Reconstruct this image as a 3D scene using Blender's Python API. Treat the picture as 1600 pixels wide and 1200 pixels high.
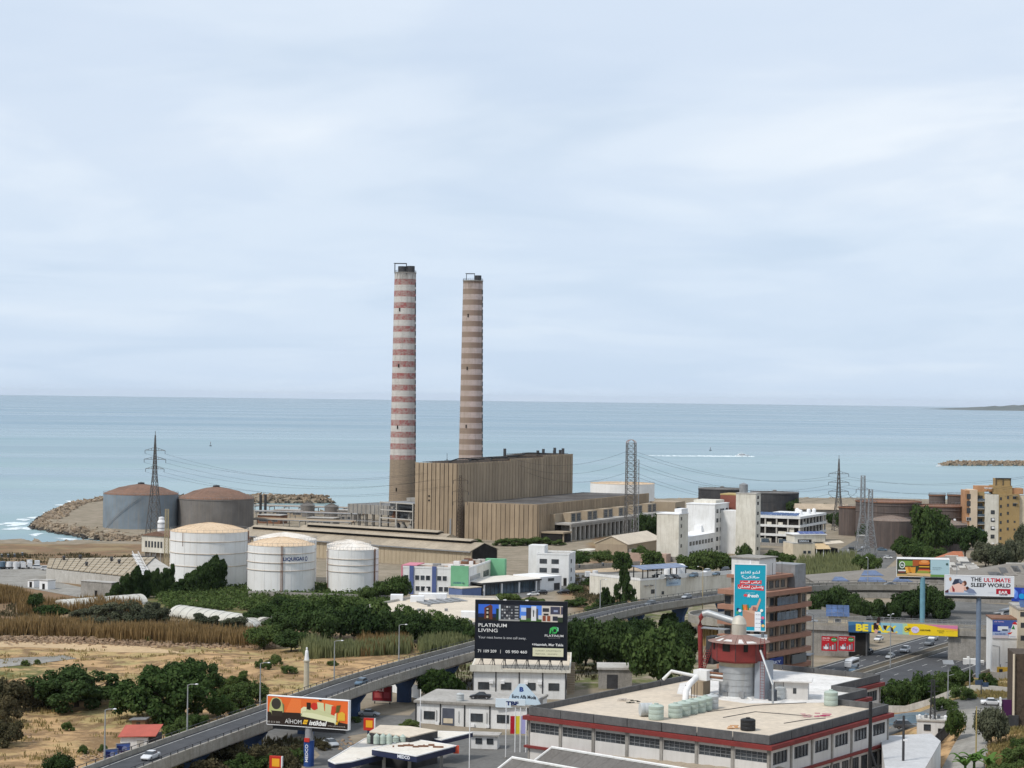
import bpy, bmesh, math, random
import numpy as np
from mathutils import Vector, Matrix
for o in list(bpy.data.objects): bpy.data.objects.remove(o)
scn = bpy.context.scene
C = scn.collection
R = math.radians
random.seed(7)
RNG = np.random.default_rng(11)

# ------------------------------------------------------------------ camera
HC = 75.0; FPX = 3150.0
PITCH = math.atan(23 / FPX); ROLL = math.atan(0.0125)
F_ = Vector((0, math.cos(PITCH), math.sin(PITCH))); U0 = Vector((0,-math.sin(PITCH), math.cos(PITCH))); R0 = Vector((1,0,0))
CX = math.cos(ROLL) * R0 + math.sin(ROLL) * U0
CY = -math.sin(ROLL) * R0 + math.cos(ROLL) * U0
cam_d = bpy.data.cameras.new('camera'); cam = bpy.data.objects.new('camera', cam_d); C.objects.link(cam)
cam_d.sensor_width = 36; cam_d.lens = 36 * FPX / 1600; cam_d.clip_start = 1; cam_d.clip_end = 400000
m = Matrix.Identity(4)
for i in range(3):
 m[i][0] = CX[i]; m[i][1] = CY[i]; m[i][2] = -F_[i]
m[2][3] = HC
cam.matrix_world = m
scn.camera = cam

# ------------------------------------------------------------------ light
SUN_EL = R(52); SUN_AZ = R(-128)      # azimuth measured from +Y towards +X: the sun stands behind and left of the camera
w = bpy.data.worlds.new('World'); scn.world = w; w.use_nodes = True
nt = w.node_tree; nt.nodes.clear(); N = nt.nodes; L = nt.links
out = N.new('ShaderNodeOutputWorld'); bg = N.new('ShaderNodeBackground'); L.new(bg.outputs[0], out.inputs[0])
sky = N.new('ShaderNodeTexSky'); sky.sky_type = 'NISHITA'; sky.sun_disc = False
sky.sun_elevation = SUN_EL; sky.sun_rotation = SUN_AZ; sky.air_density = 1.0; sky.dust_density = 1.2; sky.ozone_density = 1.5
tc = N.new('ShaderNodeTexCoord')
sep = N.new('ShaderNodeSeparateXYZ'); L.new(tc.outputs['Generated'], sep.inputs[0])
# project the view direction on a cloud layer high above (x/z, y/z) so that clouds flatten out towards the horizon
mx = N.new('ShaderNodeMath'); mx.operation = 'MAXIMUM'; L.new(sep.outputs[2], mx.inputs[0]); mx.inputs[1].default_value = 0.0
ad = N.new('ShaderNodeMath'); ad.operation = 'ADD'; L.new(mx.outputs[0], ad.inputs[0]); ad.inputs[1].default_value = 0.075
dx = N.new('ShaderNodeMath'); dx.operation = 'DIVIDE'; L.new(sep.outputs[0], dx.inputs[0]); L.new(ad.outputs[0], dx.inputs[1])
dy = N.new('ShaderNodeMath'); dy.operation = 'DIVIDE'; L.new(sep.outputs[1], dy.inputs[0]); L.new(ad.outputs[0], dy.inputs[1])
cmb = N.new('ShaderNodeCombineXYZ'); L.new(dx.outputs[0], cmb.inputs[0]); L.new(dy.outputs[0], cmb.inputs[1])
def wnoise(scale, detail, rough, off, dist=0.0, sy=1.0):
 mp = N.new('ShaderNodeMapping'); mp.inputs['Location'].default_value = off; mp.inputs['Scale'].default_value = (1, sy, 1)
 mp.inputs['Rotation'].default_value = (0,0, R(24))
 L.new(cmb.outputs[0], mp.inputs[0])
 n = N.new('ShaderNodeTexNoise'); n.inputs['Scale'].default_value = scale; n.inputs['Detail'].default_value = detail
 n.inputs['Roughness'].default_value = rough; n.inputs['Distortion'].default_value = dist
 L.new(mp.outputs[0], n.inputs['Vector']); return n
def wramp(src, stops):
 r = N.new('ShaderNodeValToRGB'); L.new(src, r.inputs[0])
 e = r.color_ramp.elements
 while len(e) < len(stops): e.new(0.5)
 for k, (p, c) in enumerate(stops): e[k].position = p; e[k].color = (*c, 1)
 r.color_ramp.interpolation = 'EASE'
 return r
def wmix(fac, a, b):
 x = N.new('ShaderNodeMix'); x.data_type = 'RGBA'
 if isinstance(fac, (int, float)): x.inputs['Factor'].default_value = fac
 else: L.new(fac, x.inputs['Factor'])
 for s, v in ((6, a),(7, b)):
  if isinstance(v, tuple): x.inputs[s].default_value = (*v, 1)
  else: L.new(v, x.inputs[s])
 return x.outputs[2]
n1 = wnoise(0.55,5,0.5,(3.1,1.7,0),0.5,0.8)
n2 = wnoise(0.95,6,0.52,(8.3,4.2,0),0.6,0.75)
veil = wramp(n1.outputs[0], [(0.34,(5.3,6.3,7.6)),(0.50,(6.5,7.3,8.35)),(0.68,(7.6,8.15,8.8))])
grey = wramp(n2.outputs[0], [(0.44,(0,0,0)),(0.60,(1,1,1))])
gm = N.new('ShaderNodeMath'); gm.operation = 'MULTIPLY'; L.new(grey.outputs[0], gm.inputs[0]); gm.inputs[1].default_value = 0.5
cl = wmix(gm.outputs[0], veil.outputs[0], (5.45,6.4,7.8))
# the veil thins near the horizon where clear air shows pale blue
hz = N.new('ShaderNodeMapRange'); L.new(sep.outputs[2], hz.inputs[0]); hz.inputs[1].default_value = 0.0; hz.inputs[2].default_value = 0.13
hz.inputs[3].default_value = 1.0; hz.inputs[4].default_value = 0.0
hm = N.new('ShaderNodeMath'); hm.operation = 'MULTIPLY'; L.new(hz.outputs[0], hm.inputs[0]); hm.inputs[1].default_value = 0.7
cl2 = wmix(hm.outputs[0], cl, (5.35,6.6,8.2))
fin = wmix(0.93, sky.outputs[0], cl2)
L.new(fin, bg.inputs[0]); bg.inputs[1].default_value = 0.088
sd = bpy.data.lights.new('sun', 'SUN'); sd.energy = 2.2; sd.angle = R(9); sd.color = (1.0,0.95,0.88)
so = bpy.data.objects.new('sun', sd); C.objects.link(so)
sdir = Vector((math.sin(SUN_AZ) * math.cos(SUN_EL), math.cos(SUN_AZ) * math.cos(SUN_EL), math.sin(SUN_EL)))
so.rotation_euler = (-sdir).to_track_quat('-Z', 'Y').to_euler(); so.location = sdir * 400
scn.view_settings.view_transform = 'Standard'; scn.view_settings.look = 'None'; scn.view_settings.gamma = 1
scn.view_settings.exposure = 0.42
scn.view_settings.use_curve_mapping = False
HAZE = 0.8e-5
scn.render.engine = 'CYCLES'
scn.cycles.max_bounces = 5; scn.cycles.transparent_max_bounces = 8

# ------------------------------------------------------------------ pixel -> place
def ray(px, py): return F_ + CX * ((px - 800) / FPX) - CY * ((py - 600) / FPX)
def P(px, py, z):
 d = ray(px, py); t = (z - HC) / d.z; return Vector((d.x * t, d.y * t, z))
def PY(px, py, Y):
 d = ray(px, py); t = Y / d.y; return Vector((d.x * t, Y, HC + d.z * t))
def proj(v):
 q = Vector((v[0], v[1], v[2] - HC)); dpt = q.dot(F_)
 return (800 + FPX * q.dot(CX) / dpt, 600 - FPX * q.dot(CY) / dpt)
def sst(a, b, x):
 t = min(1.0, max(0.0,(x - a) / (b - a))); return t * t * (3 - 2 * t)
def gz(x, y):
 if y >= 640: z = 4.0
 elif y >= 330: z = 4.0 + 4.0 * (640 - y) / 310
 elif y >= 270: z = 8 + 4.5 * ((330 - y) / 60) ** 1.3
 else: z = 12.5 + (270 - y) * 0.15
 z += 7.0 * sst(27,50,(x - 90) * .877 - (y - 514) * .48) * sst(60,95, x) * sst(545,440, y) * sst(120,260, y)
 if x < 10 and 395 < y < 660:
  k = sst(10,-30, x) * sst(395,420, y) * sst(660,600, y)
  z += k * (0.8 * math.sin(x * 0.06 + 1.3) * math.sin(y * 0.045) + 0.5 * math.sin(x * 0.13 + y * 0.07))
 return z
def G(px, py, dz=0.0):
 z = 6.0
 for _ in range(25):
  p = P(px, py, z + dz); z = 0.5 * z + 0.5 * gz(p.x, p.y)
 p = P(px, py, z + dz); p.z = gz(p.x, p.y); return p
def sc(p): return p.y / FPX      # metres per photo pixel at a point

# ------------------------------------------------------------------ scene helpers
def link(o): C.objects.link(o); return o
def thing(name, label, cat, loc=(0,0,0), rz=0.0, group=None):
 o = bpy.data.objects.new(name, None); link(o); o.empty_display_size = 1
 o.location = loc; o.rotation_euler = (0,0, rz); o['label'] = label; o['category'] = cat
 if group: o['group'] = group
 return o
def tag(o, label=None, cat=None, group=None, kind=None):
 if label: o['label'] = label
 if cat: o['category'] = cat
 if group: o['group'] = group
 if kind: o['kind'] = kind
 return o
class MB:
 def __init__(s): s.v = []; s.f = []; s.mi = []; s.m = 0
 def add(s, vs, fs):
  b = len(s.v); s.v += [tuple(q) for q in vs]; s.f += [tuple(b + i for i in f) for f in fs]; s.mi += [s.m] * len(fs); return s
 def box(s, x0, x1, y0, y1, z0, z1):
  return s.add([(x0, y0, z0),(x1, y0, z0),(x1, y1, z0),(x0, y1, z0),(x0, y0, z1),(x1, y0, z1),(x1, y1, z1),(x0, y1, z1)],
      [(0,3,2,1),(4,5,6,7),(0,1,5,4),(1,2,6,5),(2,3,7,6),(3,0,4,7)])
 def bc(s, cx, cy, cz, sx, sy, sz): return s.box(cx - sx / 2, cx + sx / 2, cy - sy / 2, cy + sy / 2, cz - sz / 2, cz + sz / 2)
 def prism(s, pts, z0, z1):
  n = len(pts); g = lambda z, i: z[i] if isinstance(z, (list, tuple)) else z
  vs = [(p[0], p[1], g(z0, i)) for i, p in enumerate(pts)] + [(p[0], p[1], g(z1, i)) for i, p in enumerate(pts)]
  fs = [tuple(range(n))[::-1], tuple(range(n, 2 * n))] + [(i, (i + 1) % n, n + (i + 1) % n, n + i) for i in range(n)]
  return s.add(vs, fs)
 def xprism(s, prof, x0, x1):       # profile in (y, z) extruded along x
  n = len(prof)
  vs = [(x0, p[0], p[1]) for p in prof] + [(x1, p[0], p[1]) for p in prof]
  fs = [tuple(range(n)), tuple(range(n, 2 * n))[::-1]] + [(i, n + i, n + (i + 1) % n, (i + 1) % n) for i in range(n)]
  return s.add(vs, fs)
 def yprism(s, prof, y0, y1):       # profile in (x, z) extruded along y
  n = len(prof)
  vs = [(p[0], y0, p[1]) for p in prof] + [(p[0], y1, p[1]) for p in prof]
  fs = [tuple(range(n))[::-1], tuple(range(n, 2 * n))] + [(i, (i + 1) % n, n + (i + 1) % n, n + i) for i in range(n)]
  return s.add(vs, fs)
 def lathe(s, prof, n=32, cx=0, cy=0, a0=0.0, a1=2 * math.pi, cap=True):
  full = abs(a1 - a0 - 2 * math.pi) < 1e-6; k = n if full else n + 1; b = len(prof)
  vs = []; fs = []
  for i in range(k):
   a = a0 + (a1 - a0) * i / n
   for (r, z) in prof: vs.append((cx + r * math.cos(a), cy + r * math.sin(a), z))
  for i in range(n):
   j = (i + 1) % k
   for q in range(b - 1): fs.append((i * b + q, j * b + q, j * b + q + 1, i * b + q + 1))
  if full and cap:
   if prof[0][0] > 1e-4: fs.append(tuple(i * b for i in range(k))[::-1])
   if prof[-1][0] > 1e-4: fs.append(tuple(i * b + b - 1 for i in range(k)))
  return s.add(vs, fs)
 def cyl(s, cx, cy, z0, z1, r, n=16, r1=None): return s.lathe([(r, z0),(r if r1 is None else r1, z1)], n, cx, cy)
 def tube(s, pts, r, n=6, r1=None):
  pts = [Vector(p) for p in pts]; k = len(pts); vs = []; fs = []
  up = Vector((0,0,1))
  for i, p in enumerate(pts):
   d = (pts[min(i + 1, k - 1)] - pts[max(i - 1,0)]).normalized()
   a = d.cross(up)
   if a.length < 1e-3: a = d.cross(Vector((1,0,0)))
   a.normalize(); b = a.cross(d)
   rr = r if r1 is None else r + (r1 - r) * i / (k - 1)
   for j in range(n):
    t = 2 * math.pi * (j + 0.5) / n; vs.append(p + a * (rr * math.cos(t)) + b * (rr * math.sin(t)))
  for i in range(k - 1):
   for j in range(n): fs.append((i * n + j, (i + 1) * n + j, (i + 1) * n + (j + 1) % n, i * n + (j + 1) % n))
  fs.append(tuple(range(n))); fs.append(tuple(range((k - 1) * n, k * n))[::-1])
  return s.add(vs, fs)
 def quad(s, a, b, c, d): return s.add([a, b, c, d], [(0,1,2,3)])
 def mesh(s, name, mats, smooth=False):
  me = bpy.data.meshes.new(name); me.from_pydata(s.v, [], s.f)
  for q in (mats if isinstance(mats, (list, tuple)) else [mats]): me.materials.append(q)
  if max(s.mi, default=0) > 0: me.polygons.foreach_set('material_index', s.mi)
  if smooth: me.polygons.foreach_set('use_smooth', [True] * len(me.polygons))
  me.update(); return me
 def build(s, name, mats, parent=None, smooth=False):
  o = bpy.data.objects.new(name, s.mesh(name, mats, smooth)); link(o)
  if parent: o.parent = parent
  return o
def inst(name, me, parent=None, loc=(0,0,0), rz=0.0, scale=None):
 o = bpy.data.objects.new(name, me); link(o)
 if parent: o.parent = parent
 o.location = loc; o.rotation_euler = (0,0, rz)
 if scale: o.scale = scale
 return o
def smooth_angle(o, a=40):
 me = o.data; me.polygons.foreach_set('use_smooth', [True] * len(me.polygons))
 me.set_sharp_from_angle(angle=R(a)); return o
def copy_tree(o, parent=None):
 c = o.copy(); link(c); c.parent = parent
 for ch in list(o.children): copy_tree(ch, c)
 return c
def base2(pa, pb):
 """origin and rotation of a frame whose x runs from pa to pb (left to right as seen), y away from the camera"""
 d = Vector((pb.x - pa.x, pb.y - pa.y)); return Vector((pa.x, pa.y, min(pa.z, pb.z))), math.atan2(d.y, d.x), d.length
def inpoly(pt, poly):
 x, y = pt; c = False; n = len(poly); j = n - 1
 for i in range(n):
  xi, yi = poly[i]; xj, yj = poly[j]
  if (yi > y) != (yj > y) and x < (xj - xi) * (y - yi) / (yj - yi) + xi: c = not c
  j = i
 return c

# ------------------------------------------------------------------ materials
def s2l(c):
 return tuple((v / 255 / 12.92 if v / 255 <= 0.04045 else ((v / 255 + 0.055) / 1.055) ** 2.4) for v in c)
_M = {}
def mat(name, c1, c2=None, scale=0.4, rough=0.8, streak=0.0, sc_=(0.05,0.04,0.03), bump=0.0, bscale=4.0, metal=0.0, vary=0.25, fine=0.0, spec=0.3, stretch=0.12, each=0.0):
 """painted / weathered surface: two-tone noise in metres plus run-off streaks down the walls"""
 if name in _M: return _M[name]
 m = bpy.data.materials.new(name); m.use_nodes = True; _M[name] = m
 nt = m.node_tree; N = nt.nodes; L = nt.links; b = N['Principled BSDF']
 b.inputs['Roughness'].default_value = rough; b.inputs['Metallic'].default_value = metal
 b.inputs['Specular IOR Level'].default_value = spec
 g = N.new('ShaderNodeNewGeometry')
 if c2 is None: c2 = tuple(v * (1 - vary) for v in c1)
 n = N.new('ShaderNodeTexNoise'); n.inputs['Scale'].default_value = scale; n.inputs['Detail'].default_value = 6; n.inputs['Roughness'].default_value = 0.65
 L.new(g.outputs['Position'], n.inputs['Vector'])
 r = N.new('ShaderNodeMapRange'); r.inputs[1].default_value = 0.36; r.inputs[2].default_value = 0.66; L.new(n.outputs[0], r.inputs[0])
 mx = N.new('ShaderNodeMix'); mx.data_type = 'RGBA'; L.new(r.outputs[0], mx.inputs['Factor'])
 mx.inputs[6].default_value = (*c1,1); mx.inputs[7].default_value = (*c2,1); col = mx.outputs[2]
 if streak > 0:
  mp = N.new('ShaderNodeMapping'); mp.inputs['Scale'].default_value = (1,1, stretch); L.new(g.outputs['Position'], mp.inputs[0])
  n2 = N.new('ShaderNodeTexNoise'); n2.inputs['Scale'].default_value = 1.1; n2.inputs['Detail'].default_value = 5; n2.inputs['Roughness'].default_value = 0.7
  L.new(mp.outputs[0], n2.inputs['Vector'])
  r2 = N.new('ShaderNodeMapRange'); r2.inputs[1].default_value = 0.47; r2.inputs[2].default_value = 0.74; r2.inputs[4].default_value = streak; L.new(n2.outputs[0], r2.inputs[0])
  m2 = N.new('ShaderNodeMix'); m2.data_type = 'RGBA'; L.new(r2.outputs[0], m2.inputs['Factor']); L.new(col, m2.inputs[6]); m2.inputs[7].default_value = (*sc_, 1); col = m2.outputs[2]
 if fine > 0:
  n3 = N.new('ShaderNodeTexNoise'); n3.inputs['Scale'].default_value = scale * 9; n3.inputs['Detail'].default_value = 3; L.new(g.outputs['Position'], n3.inputs['Vector'])
  r3 = N.new('ShaderNodeMapRange'); r3.inputs[1].default_value = 0.3; r3.inputs[2].default_value = 0.7; r3.inputs[3].default_value = 1 - fine; r3.inputs[4].default_value = 1 + fine * 0.5; L.new(n3.outputs[0], r3.inputs[0])
  m3 = N.new('ShaderNodeMix'); m3.data_type = 'RGBA'; m3.blend_type = 'MULTIPLY'; m3.inputs['Factor'].default_value = 1; L.new(col, m3.inputs[6])
  cc = N.new('ShaderNodeCombineColor');
  for i in range(3): L.new(r3.outputs[0], cc.inputs[i])
  L.new(cc.outputs[0], m3.inputs[7]); col = m3.outputs[2]
 if each > 0:
  oi = N.new('ShaderNodeObjectInfo'); r5 = N.new('ShaderNodeMapRange'); r5.inputs[3].default_value = 1 - each; r5.inputs[4].default_value = 1 + each * .6; L.new(oi.outputs['Random'], r5.inputs[0]); m5 = N.new('ShaderNodeMix'); m5.data_type = 'RGBA'; m5.blend_type = 'MULTIPLY'; m5.inputs['Factor'].default_value = 1; L.new(col, m5.inputs[6]); L.new(r5.outputs[0], m5.inputs[7]); col = m5.outputs[2]
 L.new(col, b.inputs['Base Color'])
 if bump > 0:
  n4 = N.new('ShaderNodeTexNoise'); n4.inputs['Scale'].default_value = bscale; n4.inputs['Detail'].default_value = 4; L.new(g.outputs['Position'], n4.inputs['Vector'])
  bp = N.new('ShaderNodeBump'); bp.inputs['Strength'].default_value = bump; bp.inputs['Distance'].default_value = 0.2; L.new(n4.outputs[0], bp.inputs['Height']); L.new(bp.outputs[0], b.inputs['Normal'])
 return m
def flat(name, c, rough=0.6, metal=0.0, spec=0.3): return mat(name, c, None, 0.8, rough, vary=0.10, metal=metal, spec=spec)
def ink(rgb):
 """printed colour of a poster or sign"""
 n = 'print_%02x%02x%02x' % rgb
 if n in _M: return _M[n]
 m = bpy.data.materials.new(n); m.use_nodes = True; _M[n] = m
 b = m.node_tree.nodes['Principled BSDF']; c = s2l(rgb); b.inputs['Base Color'].default_value = (*[v * 0.92 for v in c], 1); b.inputs['Roughness'].default_value = 0.55
 b.inputs['Specular IOR Level'].default_value = 0.2
 return m
def glassy(name, c=(0.03,0.035,0.04), rough=0.15):
 m = mat(name, c, tuple(v * 2.2 for v in c),0.35, rough, spec=0.5); return m
M = {}
M['concrete'] = mat('concrete', (0.34,0.32,0.29),(0.25,0.235,0.21),0.3,0.9,0.45,(0.10,0.09,0.08), fine=0.15)
M['concrete_pale'] = mat('concrete_pale', (0.50,0.48,0.44),(0.40,0.38,0.34),0.3,0.9,0.4,(0.16,0.14,0.12), fine=0.12)
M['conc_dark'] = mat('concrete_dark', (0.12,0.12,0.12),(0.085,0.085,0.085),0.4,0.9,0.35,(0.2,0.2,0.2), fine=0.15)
M['white'] = mat('white_wall', (0.74,0.74,0.73),(0.64,0.64,0.62),0.25,0.8,0.35,(0.36,0.33,0.29))
M['white_clean'] = mat('white_paint', (0.78,0.78,0.78),(0.70,0.70,0.70),0.4,0.7,0.12,(0.45,0.42,0.38))
M['white_warm'] = mat('white_warm_wall', (0.68,0.65,0.57),(0.56,0.53,0.45),0.2,0.85,0.5,(0.30,0.26,0.20))
M['cream'] = mat('cream_wall', (0.62,0.54,0.41),(0.54,0.46,0.34),0.3,0.85,0.25,(0.28,0.23,0.16))
M['beige'] = mat('beige_sheet', (0.36,0.29,0.205),(0.30,0.24,0.17),0.15,0.75,0.35,(0.19,0.145,0.10))
M['roof_beige'] = mat('roof_screed', (0.62,0.54,0.43),(0.52,0.45,0.36),0.12,0.9, fine=0.12)
M['roof_grey'] = mat('roof_grey', (0.42,0.40,0.37),(0.33,0.31,0.28),0.15,0.9, fine=0.2)
M['rust'] = mat('rusty_steel', (0.24,0.115,0.065),(0.16,0.085,0.055),0.35,0.85, fine=0.25)
M['steel'] = mat('galvanised_steel', (0.30,0.31,0.32),(0.22,0.225,0.23),0.6,0.55,0.25,(0.15,0.11,0.08), metal=0.3)
M['dark_steel'] = mat('dark_steel', (0.055,0.055,0.058),(0.035,0.035,0.037),0.6,0.6)
M['pylon'] = mat('pylon_steel', (0.13,0.125,0.12),(0.09,0.08,0.07),0.5,0.6)
M['black'] = flat('black_paint', (0.02,0.02,0.021),0.6)
M['glass'] = glassy('window_glass')
M['glass_b'] = glassy('window_glass_bluish', (0.05,0.07,0.09),0.12)
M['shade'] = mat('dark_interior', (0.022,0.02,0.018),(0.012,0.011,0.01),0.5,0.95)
M['asphalt'] = mat('asphalt', (0.075,0.077,0.082),(0.055,0.056,0.060),0.10,0.9, fine=0.18)
M['asphalt_old'] = mat('asphalt_old', (0.16,0.155,0.145),(0.11,0.107,0.10),0.12,0.92, fine=0.22)
M['paving'] = mat('pale_paving', (0.30,0.285,0.255),(0.22,0.205,0.18),0.10,0.92, fine=0.2)
M['line'] = mat('road_paint', (0.62,0.62,0.60),(0.45,0.45,0.43),0.8,0.8)
M['red'] = mat('red_paint', (0.215,0.032,0.028),(0.165,0.028,0.025),0.5,0.65,0.2,(0.10,0.03,0.025))
M['blue_pier'] = mat('blue_pier_paint', (0.035,0.075,0.17),(0.03,0.055,0.12),0.4,0.7,0.25,(0.05,0.05,0.05))
M['navy'] = mat('navy_fascia', (0.022,0.03,0.075),(0.018,0.024,0.06),0.5,0.5)
M['bark'] = mat('bark', (0.085,0.062,0.045),(0.05,0.038,0.028),1.5,0.95, bump=0.3)
M['solar'] = glassy('solar_cells', (0.03,0.055,0.12),0.12)
# ================================================================== land and sea
COAST = [(-1200,940),(-250,984),(-232,992),(-223,972),(-214,992),(-196,985),(-182,981),(-192,1003),(-234,1068),(-262,1112),(-268,1135),(-280,1210),
   (-290,1300),(-284,1372),(-240,1415),(-184,1446),(-132,1446),(-126,1418),(-180,1402),(-172,1266),(-95,1262),(-50,1300),(0,1385),(80,1462),(160,1500),
   (260,1522),(420,1500),(700,1450),(1300,1400)]
LAND = COAST + [(1300,-200),(-1200,-200)]
_ca = np.array(COAST)
def coast_dist(X, Y):
 a = _ca[:-1]; b = _ca[1:]; d = np.full(X.shape, 1e9)
 for p, q in zip(a, b):
  e = q - p; t = np.clip(((X - p[0]) * e[0] + (Y - p[1]) * e[1]) / (e @ e),0,1)
  d = np.minimum(d, np.hypot(X - p[0] - t * e[0], Y - p[1] - t * e[1]))
 return d
def inland(X, Y):
 c = np.zeros(X.shape, bool); n = len(LAND); j = n - 1
 for i in range(n):
  xi, yi = LAND[i]; xj, yj = LAND[j]
  if yi != yj: c ^= ((yi > Y) != (yj > Y)) & (X < (xj - xi) * (Y - yi) / (yj - yi) + xi)
  j = i
 return c
xs = np.arange(-560,681,4.0); ys = np.concatenate([np.arange(-40,360,10.0), np.arange(360,720,4.0), np.arange(720,1600,7.0)])
XX, YY = np.meshgrid(xs, ys); ZZ = np.vectorize(gz)(XX, YY)
dd = coast_dist(XX, YY); inl = inland(XX, YY)
sd_ = np.where(inl, dd, -dd)
ZZ = np.where(YY > 900, np.minimum(ZZ, np.clip(-1.5 + 0.55 * (sd_ + 2),-9,4.0)), ZZ)
nx, ny = len(xs), len(ys)
verts = np.stack([XX, YY, ZZ], -1).reshape(-1,3)
idx = np.arange(nx * ny).reshape(ny, nx)
faces = np.stack([idx[:-1, :-1], idx[:-1,1:], idx[1:, 1:], idx[1:, :-1]], -1).reshape(-1,4)
# what covers the soil, by place: x sand, y green, z paved dust
ZP = {'sand': [[(-60,1004),(420,1010),(560,1012),(745,1000),(560,1058),(360,1128),(160,1210),(-60,1300)], [(1180,1190),(1400,1085),(1500,1050),(1600,1020),(1700,1300),(1200,1300)]],
   'brown': [[(-60,850),(240,850),(225,935),(640,935),(700,985),(420,1010),(-60,1008)], [(880,925),(1010,890),(1010,960),(900,990)], [(930,838),(1040,838),(1040,880),(900,880)]],
   'green': [[(215,912),(600,922),(620,952),(420,975),(200,945)], [(640,985),(1090,940),(1090,1060),(900,1080),(640,1060)], [(260,1190),(480,1110),(500,1160),(430,1230),(240,1260)],
    [(1240,860),(1370,860),(1370,900),(1240,900)], [(1380,1050),(1540,1040),(1540,1100),(1380,1110)], [(-60,1030),(60,1030),(70,1060),(-60,1065)]]}
col = np.zeros((len(verts),4), np.float32); col[:, 3] = 1
rel = verts - np.array([0,0, HC]); dp = rel @ np.array(F_); dp[dp < 1] = 1
PXX = 800 + FPX * (rel @ np.array(CX)) / dp; PYY = 600 - FPX * (rel @ np.array(CY)) / dp
def npoly(px, py, poly):
 c = np.zeros(px.shape, bool); j = len(poly) - 1
 for i in range(len(poly)):
  xi, yi = poly[i]; xj, yj = poly[j]
  if yi != yj: c ^= ((yi > py) != (yj > py)) & (px < (xj - xi) * (py - yi) / (yj - yi) + xi)
  j = i
 return c
for k, nm in enumerate(('sand', 'brown', 'green')):
 for poly in ZP[nm]:
  mk = npoly(PXX, PYY, poly) & (verts[:, 1] > 60)
  if nm == 'green': col[mk, 2] = 1
  else: col[mk, :3] = 0; col[mk, k] = 1
me = bpy.data.meshes.new('terrain'); me.vertices.add(len(verts)); me.vertices.foreach_set('co', verts.ravel())
me.loops.add(faces.size); me.loops.foreach_set('vertex_index', faces.ravel()); me.polygons.add(len(faces))
me.polygons.foreach_set('loop_start', np.arange(0, faces.size, 4)); me.polygons.foreach_set('use_smooth', np.ones(len(faces), bool))
at = me.color_attributes.new('cover', 'FLOAT_COLOR', 'POINT'); at.data.foreach_set('color', col.ravel()); me.update(); me.validate()
terrain = link(bpy.data.objects.new('terrain', me)); tag(terrain, kind='structure')
def soil_material():
 m = bpy.data.materials.new('soil'); m.use_nodes = True; N = m.node_tree.nodes; L = m.node_tree.links; b = N['Principled BSDF']
 b.inputs['Roughness'].default_value = 0.95; b.inputs['Specular IOR Level'].default_value = 0.1
 g = N.new('ShaderNodeNewGeometry'); a = N.new('ShaderNodeVertexColor'); a.layer_name = 'cover'
 sp = N.new('ShaderNodeSeparateColor'); L.new(a.outputs[0], sp.inputs[0])
 def noise(s, d=6, r=0.6):
  n = N.new('ShaderNodeTexNoise'); n.inputs['Scale'].default_value = s; n.inputs['Detail'].default_value = d; n.inputs['Roughness'].default_value = r; L.new(g.outputs['Position'], n.inputs['Vector']); return n.outputs[0]
 def rng(src, lo, hi):
  r = N.new('ShaderNodeMapRange'); r.inputs[1].default_value = lo; r.inputs[2].default_value = hi; L.new(src, r.inputs[0]); return r.outputs[0]
 def mix(f, x, y):
  q = N.new('ShaderNodeMix'); q.data_type = 'RGBA'
  if isinstance(f, float): q.inputs['Factor'].default_value = f
  else: L.new(f, q.inputs['Factor'])
  for s, v in ((6, x),(7, y)):
   if isinstance(v, tuple): q.inputs[s].default_value = (*v, 1)
   else: L.new(v, q.inputs[s])
  return q.outputs[2]
 def mul(x, y):
  q = N.new('ShaderNodeMath'); q.operation = 'MULTIPLY'; L.new(x, q.inputs[0])
  if isinstance(y, float): q.inputs[1].default_value = y
  else: L.new(y, q.inputs[1])
  return q.outputs[0]
 big = noise(0.045,5); mid = noise(0.16,6,0.68); fin_ = noise(1.1,4,0.7)
 yard = mix(rng(mid, 0.35,0.65),(0.30,0.25,0.19),(0.21,0.175,0.13))
 sand = mix(rng(mid, 0.36,0.64),(0.48,0.31,0.16),(0.36,0.23,0.115))
 sand = mix(rng(big, 0.47,0.60), sand, (0.33,0.27,0.12))
 sand = mix(mul(rng(mid, 0.48,0.57),0.85), sand, (0.19,0.115,0.065)); sand = mix(mul(rng(noise(0.05,5,0.6),0.52,0.6),0.7), sand, (0.22,0.135,0.07))
 sand = mix(mul(rng(fin_, 0.55,0.72),0.35), sand, (0.55,0.41,0.26))
 brown = mix(rng(mid, 0.35,0.65),(0.23,0.14,0.085),(0.155,0.115,0.07))
 brown = mix(rng(big, 0.5,0.62), brown, (0.26,0.19,0.11))
 grn = mix(rng(fin_, 0.35,0.65),(0.075,0.105,0.03),(0.14,0.135,0.055))
 c = mix(sp.outputs[0], yard, sand); c = mix(sp.outputs[1], c, brown)
 gq = N.new('ShaderNodeMath'); gq.operation = 'ADD'; L.new(sp.outputs[2], gq.inputs[0]); gq.inputs[1].default_value = 0.12
 c = mix(mul(rng(mid, 0.40,0.58), mul(gq.outputs[0], 0.85)), c, grn)
 L.new(c, b.inputs['Base Color'])
 bp = N.new('ShaderNodeBump'); bp.inputs['Strength'].default_value = 0.7; bp.inputs['Distance'].default_value = 0.35; L.new(noise(0.7,6,0.7), bp.inputs['Height']); L.new(bp.outputs[0], b.inputs['Normal'])
 return m
me.materials.append(soil_material())

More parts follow.
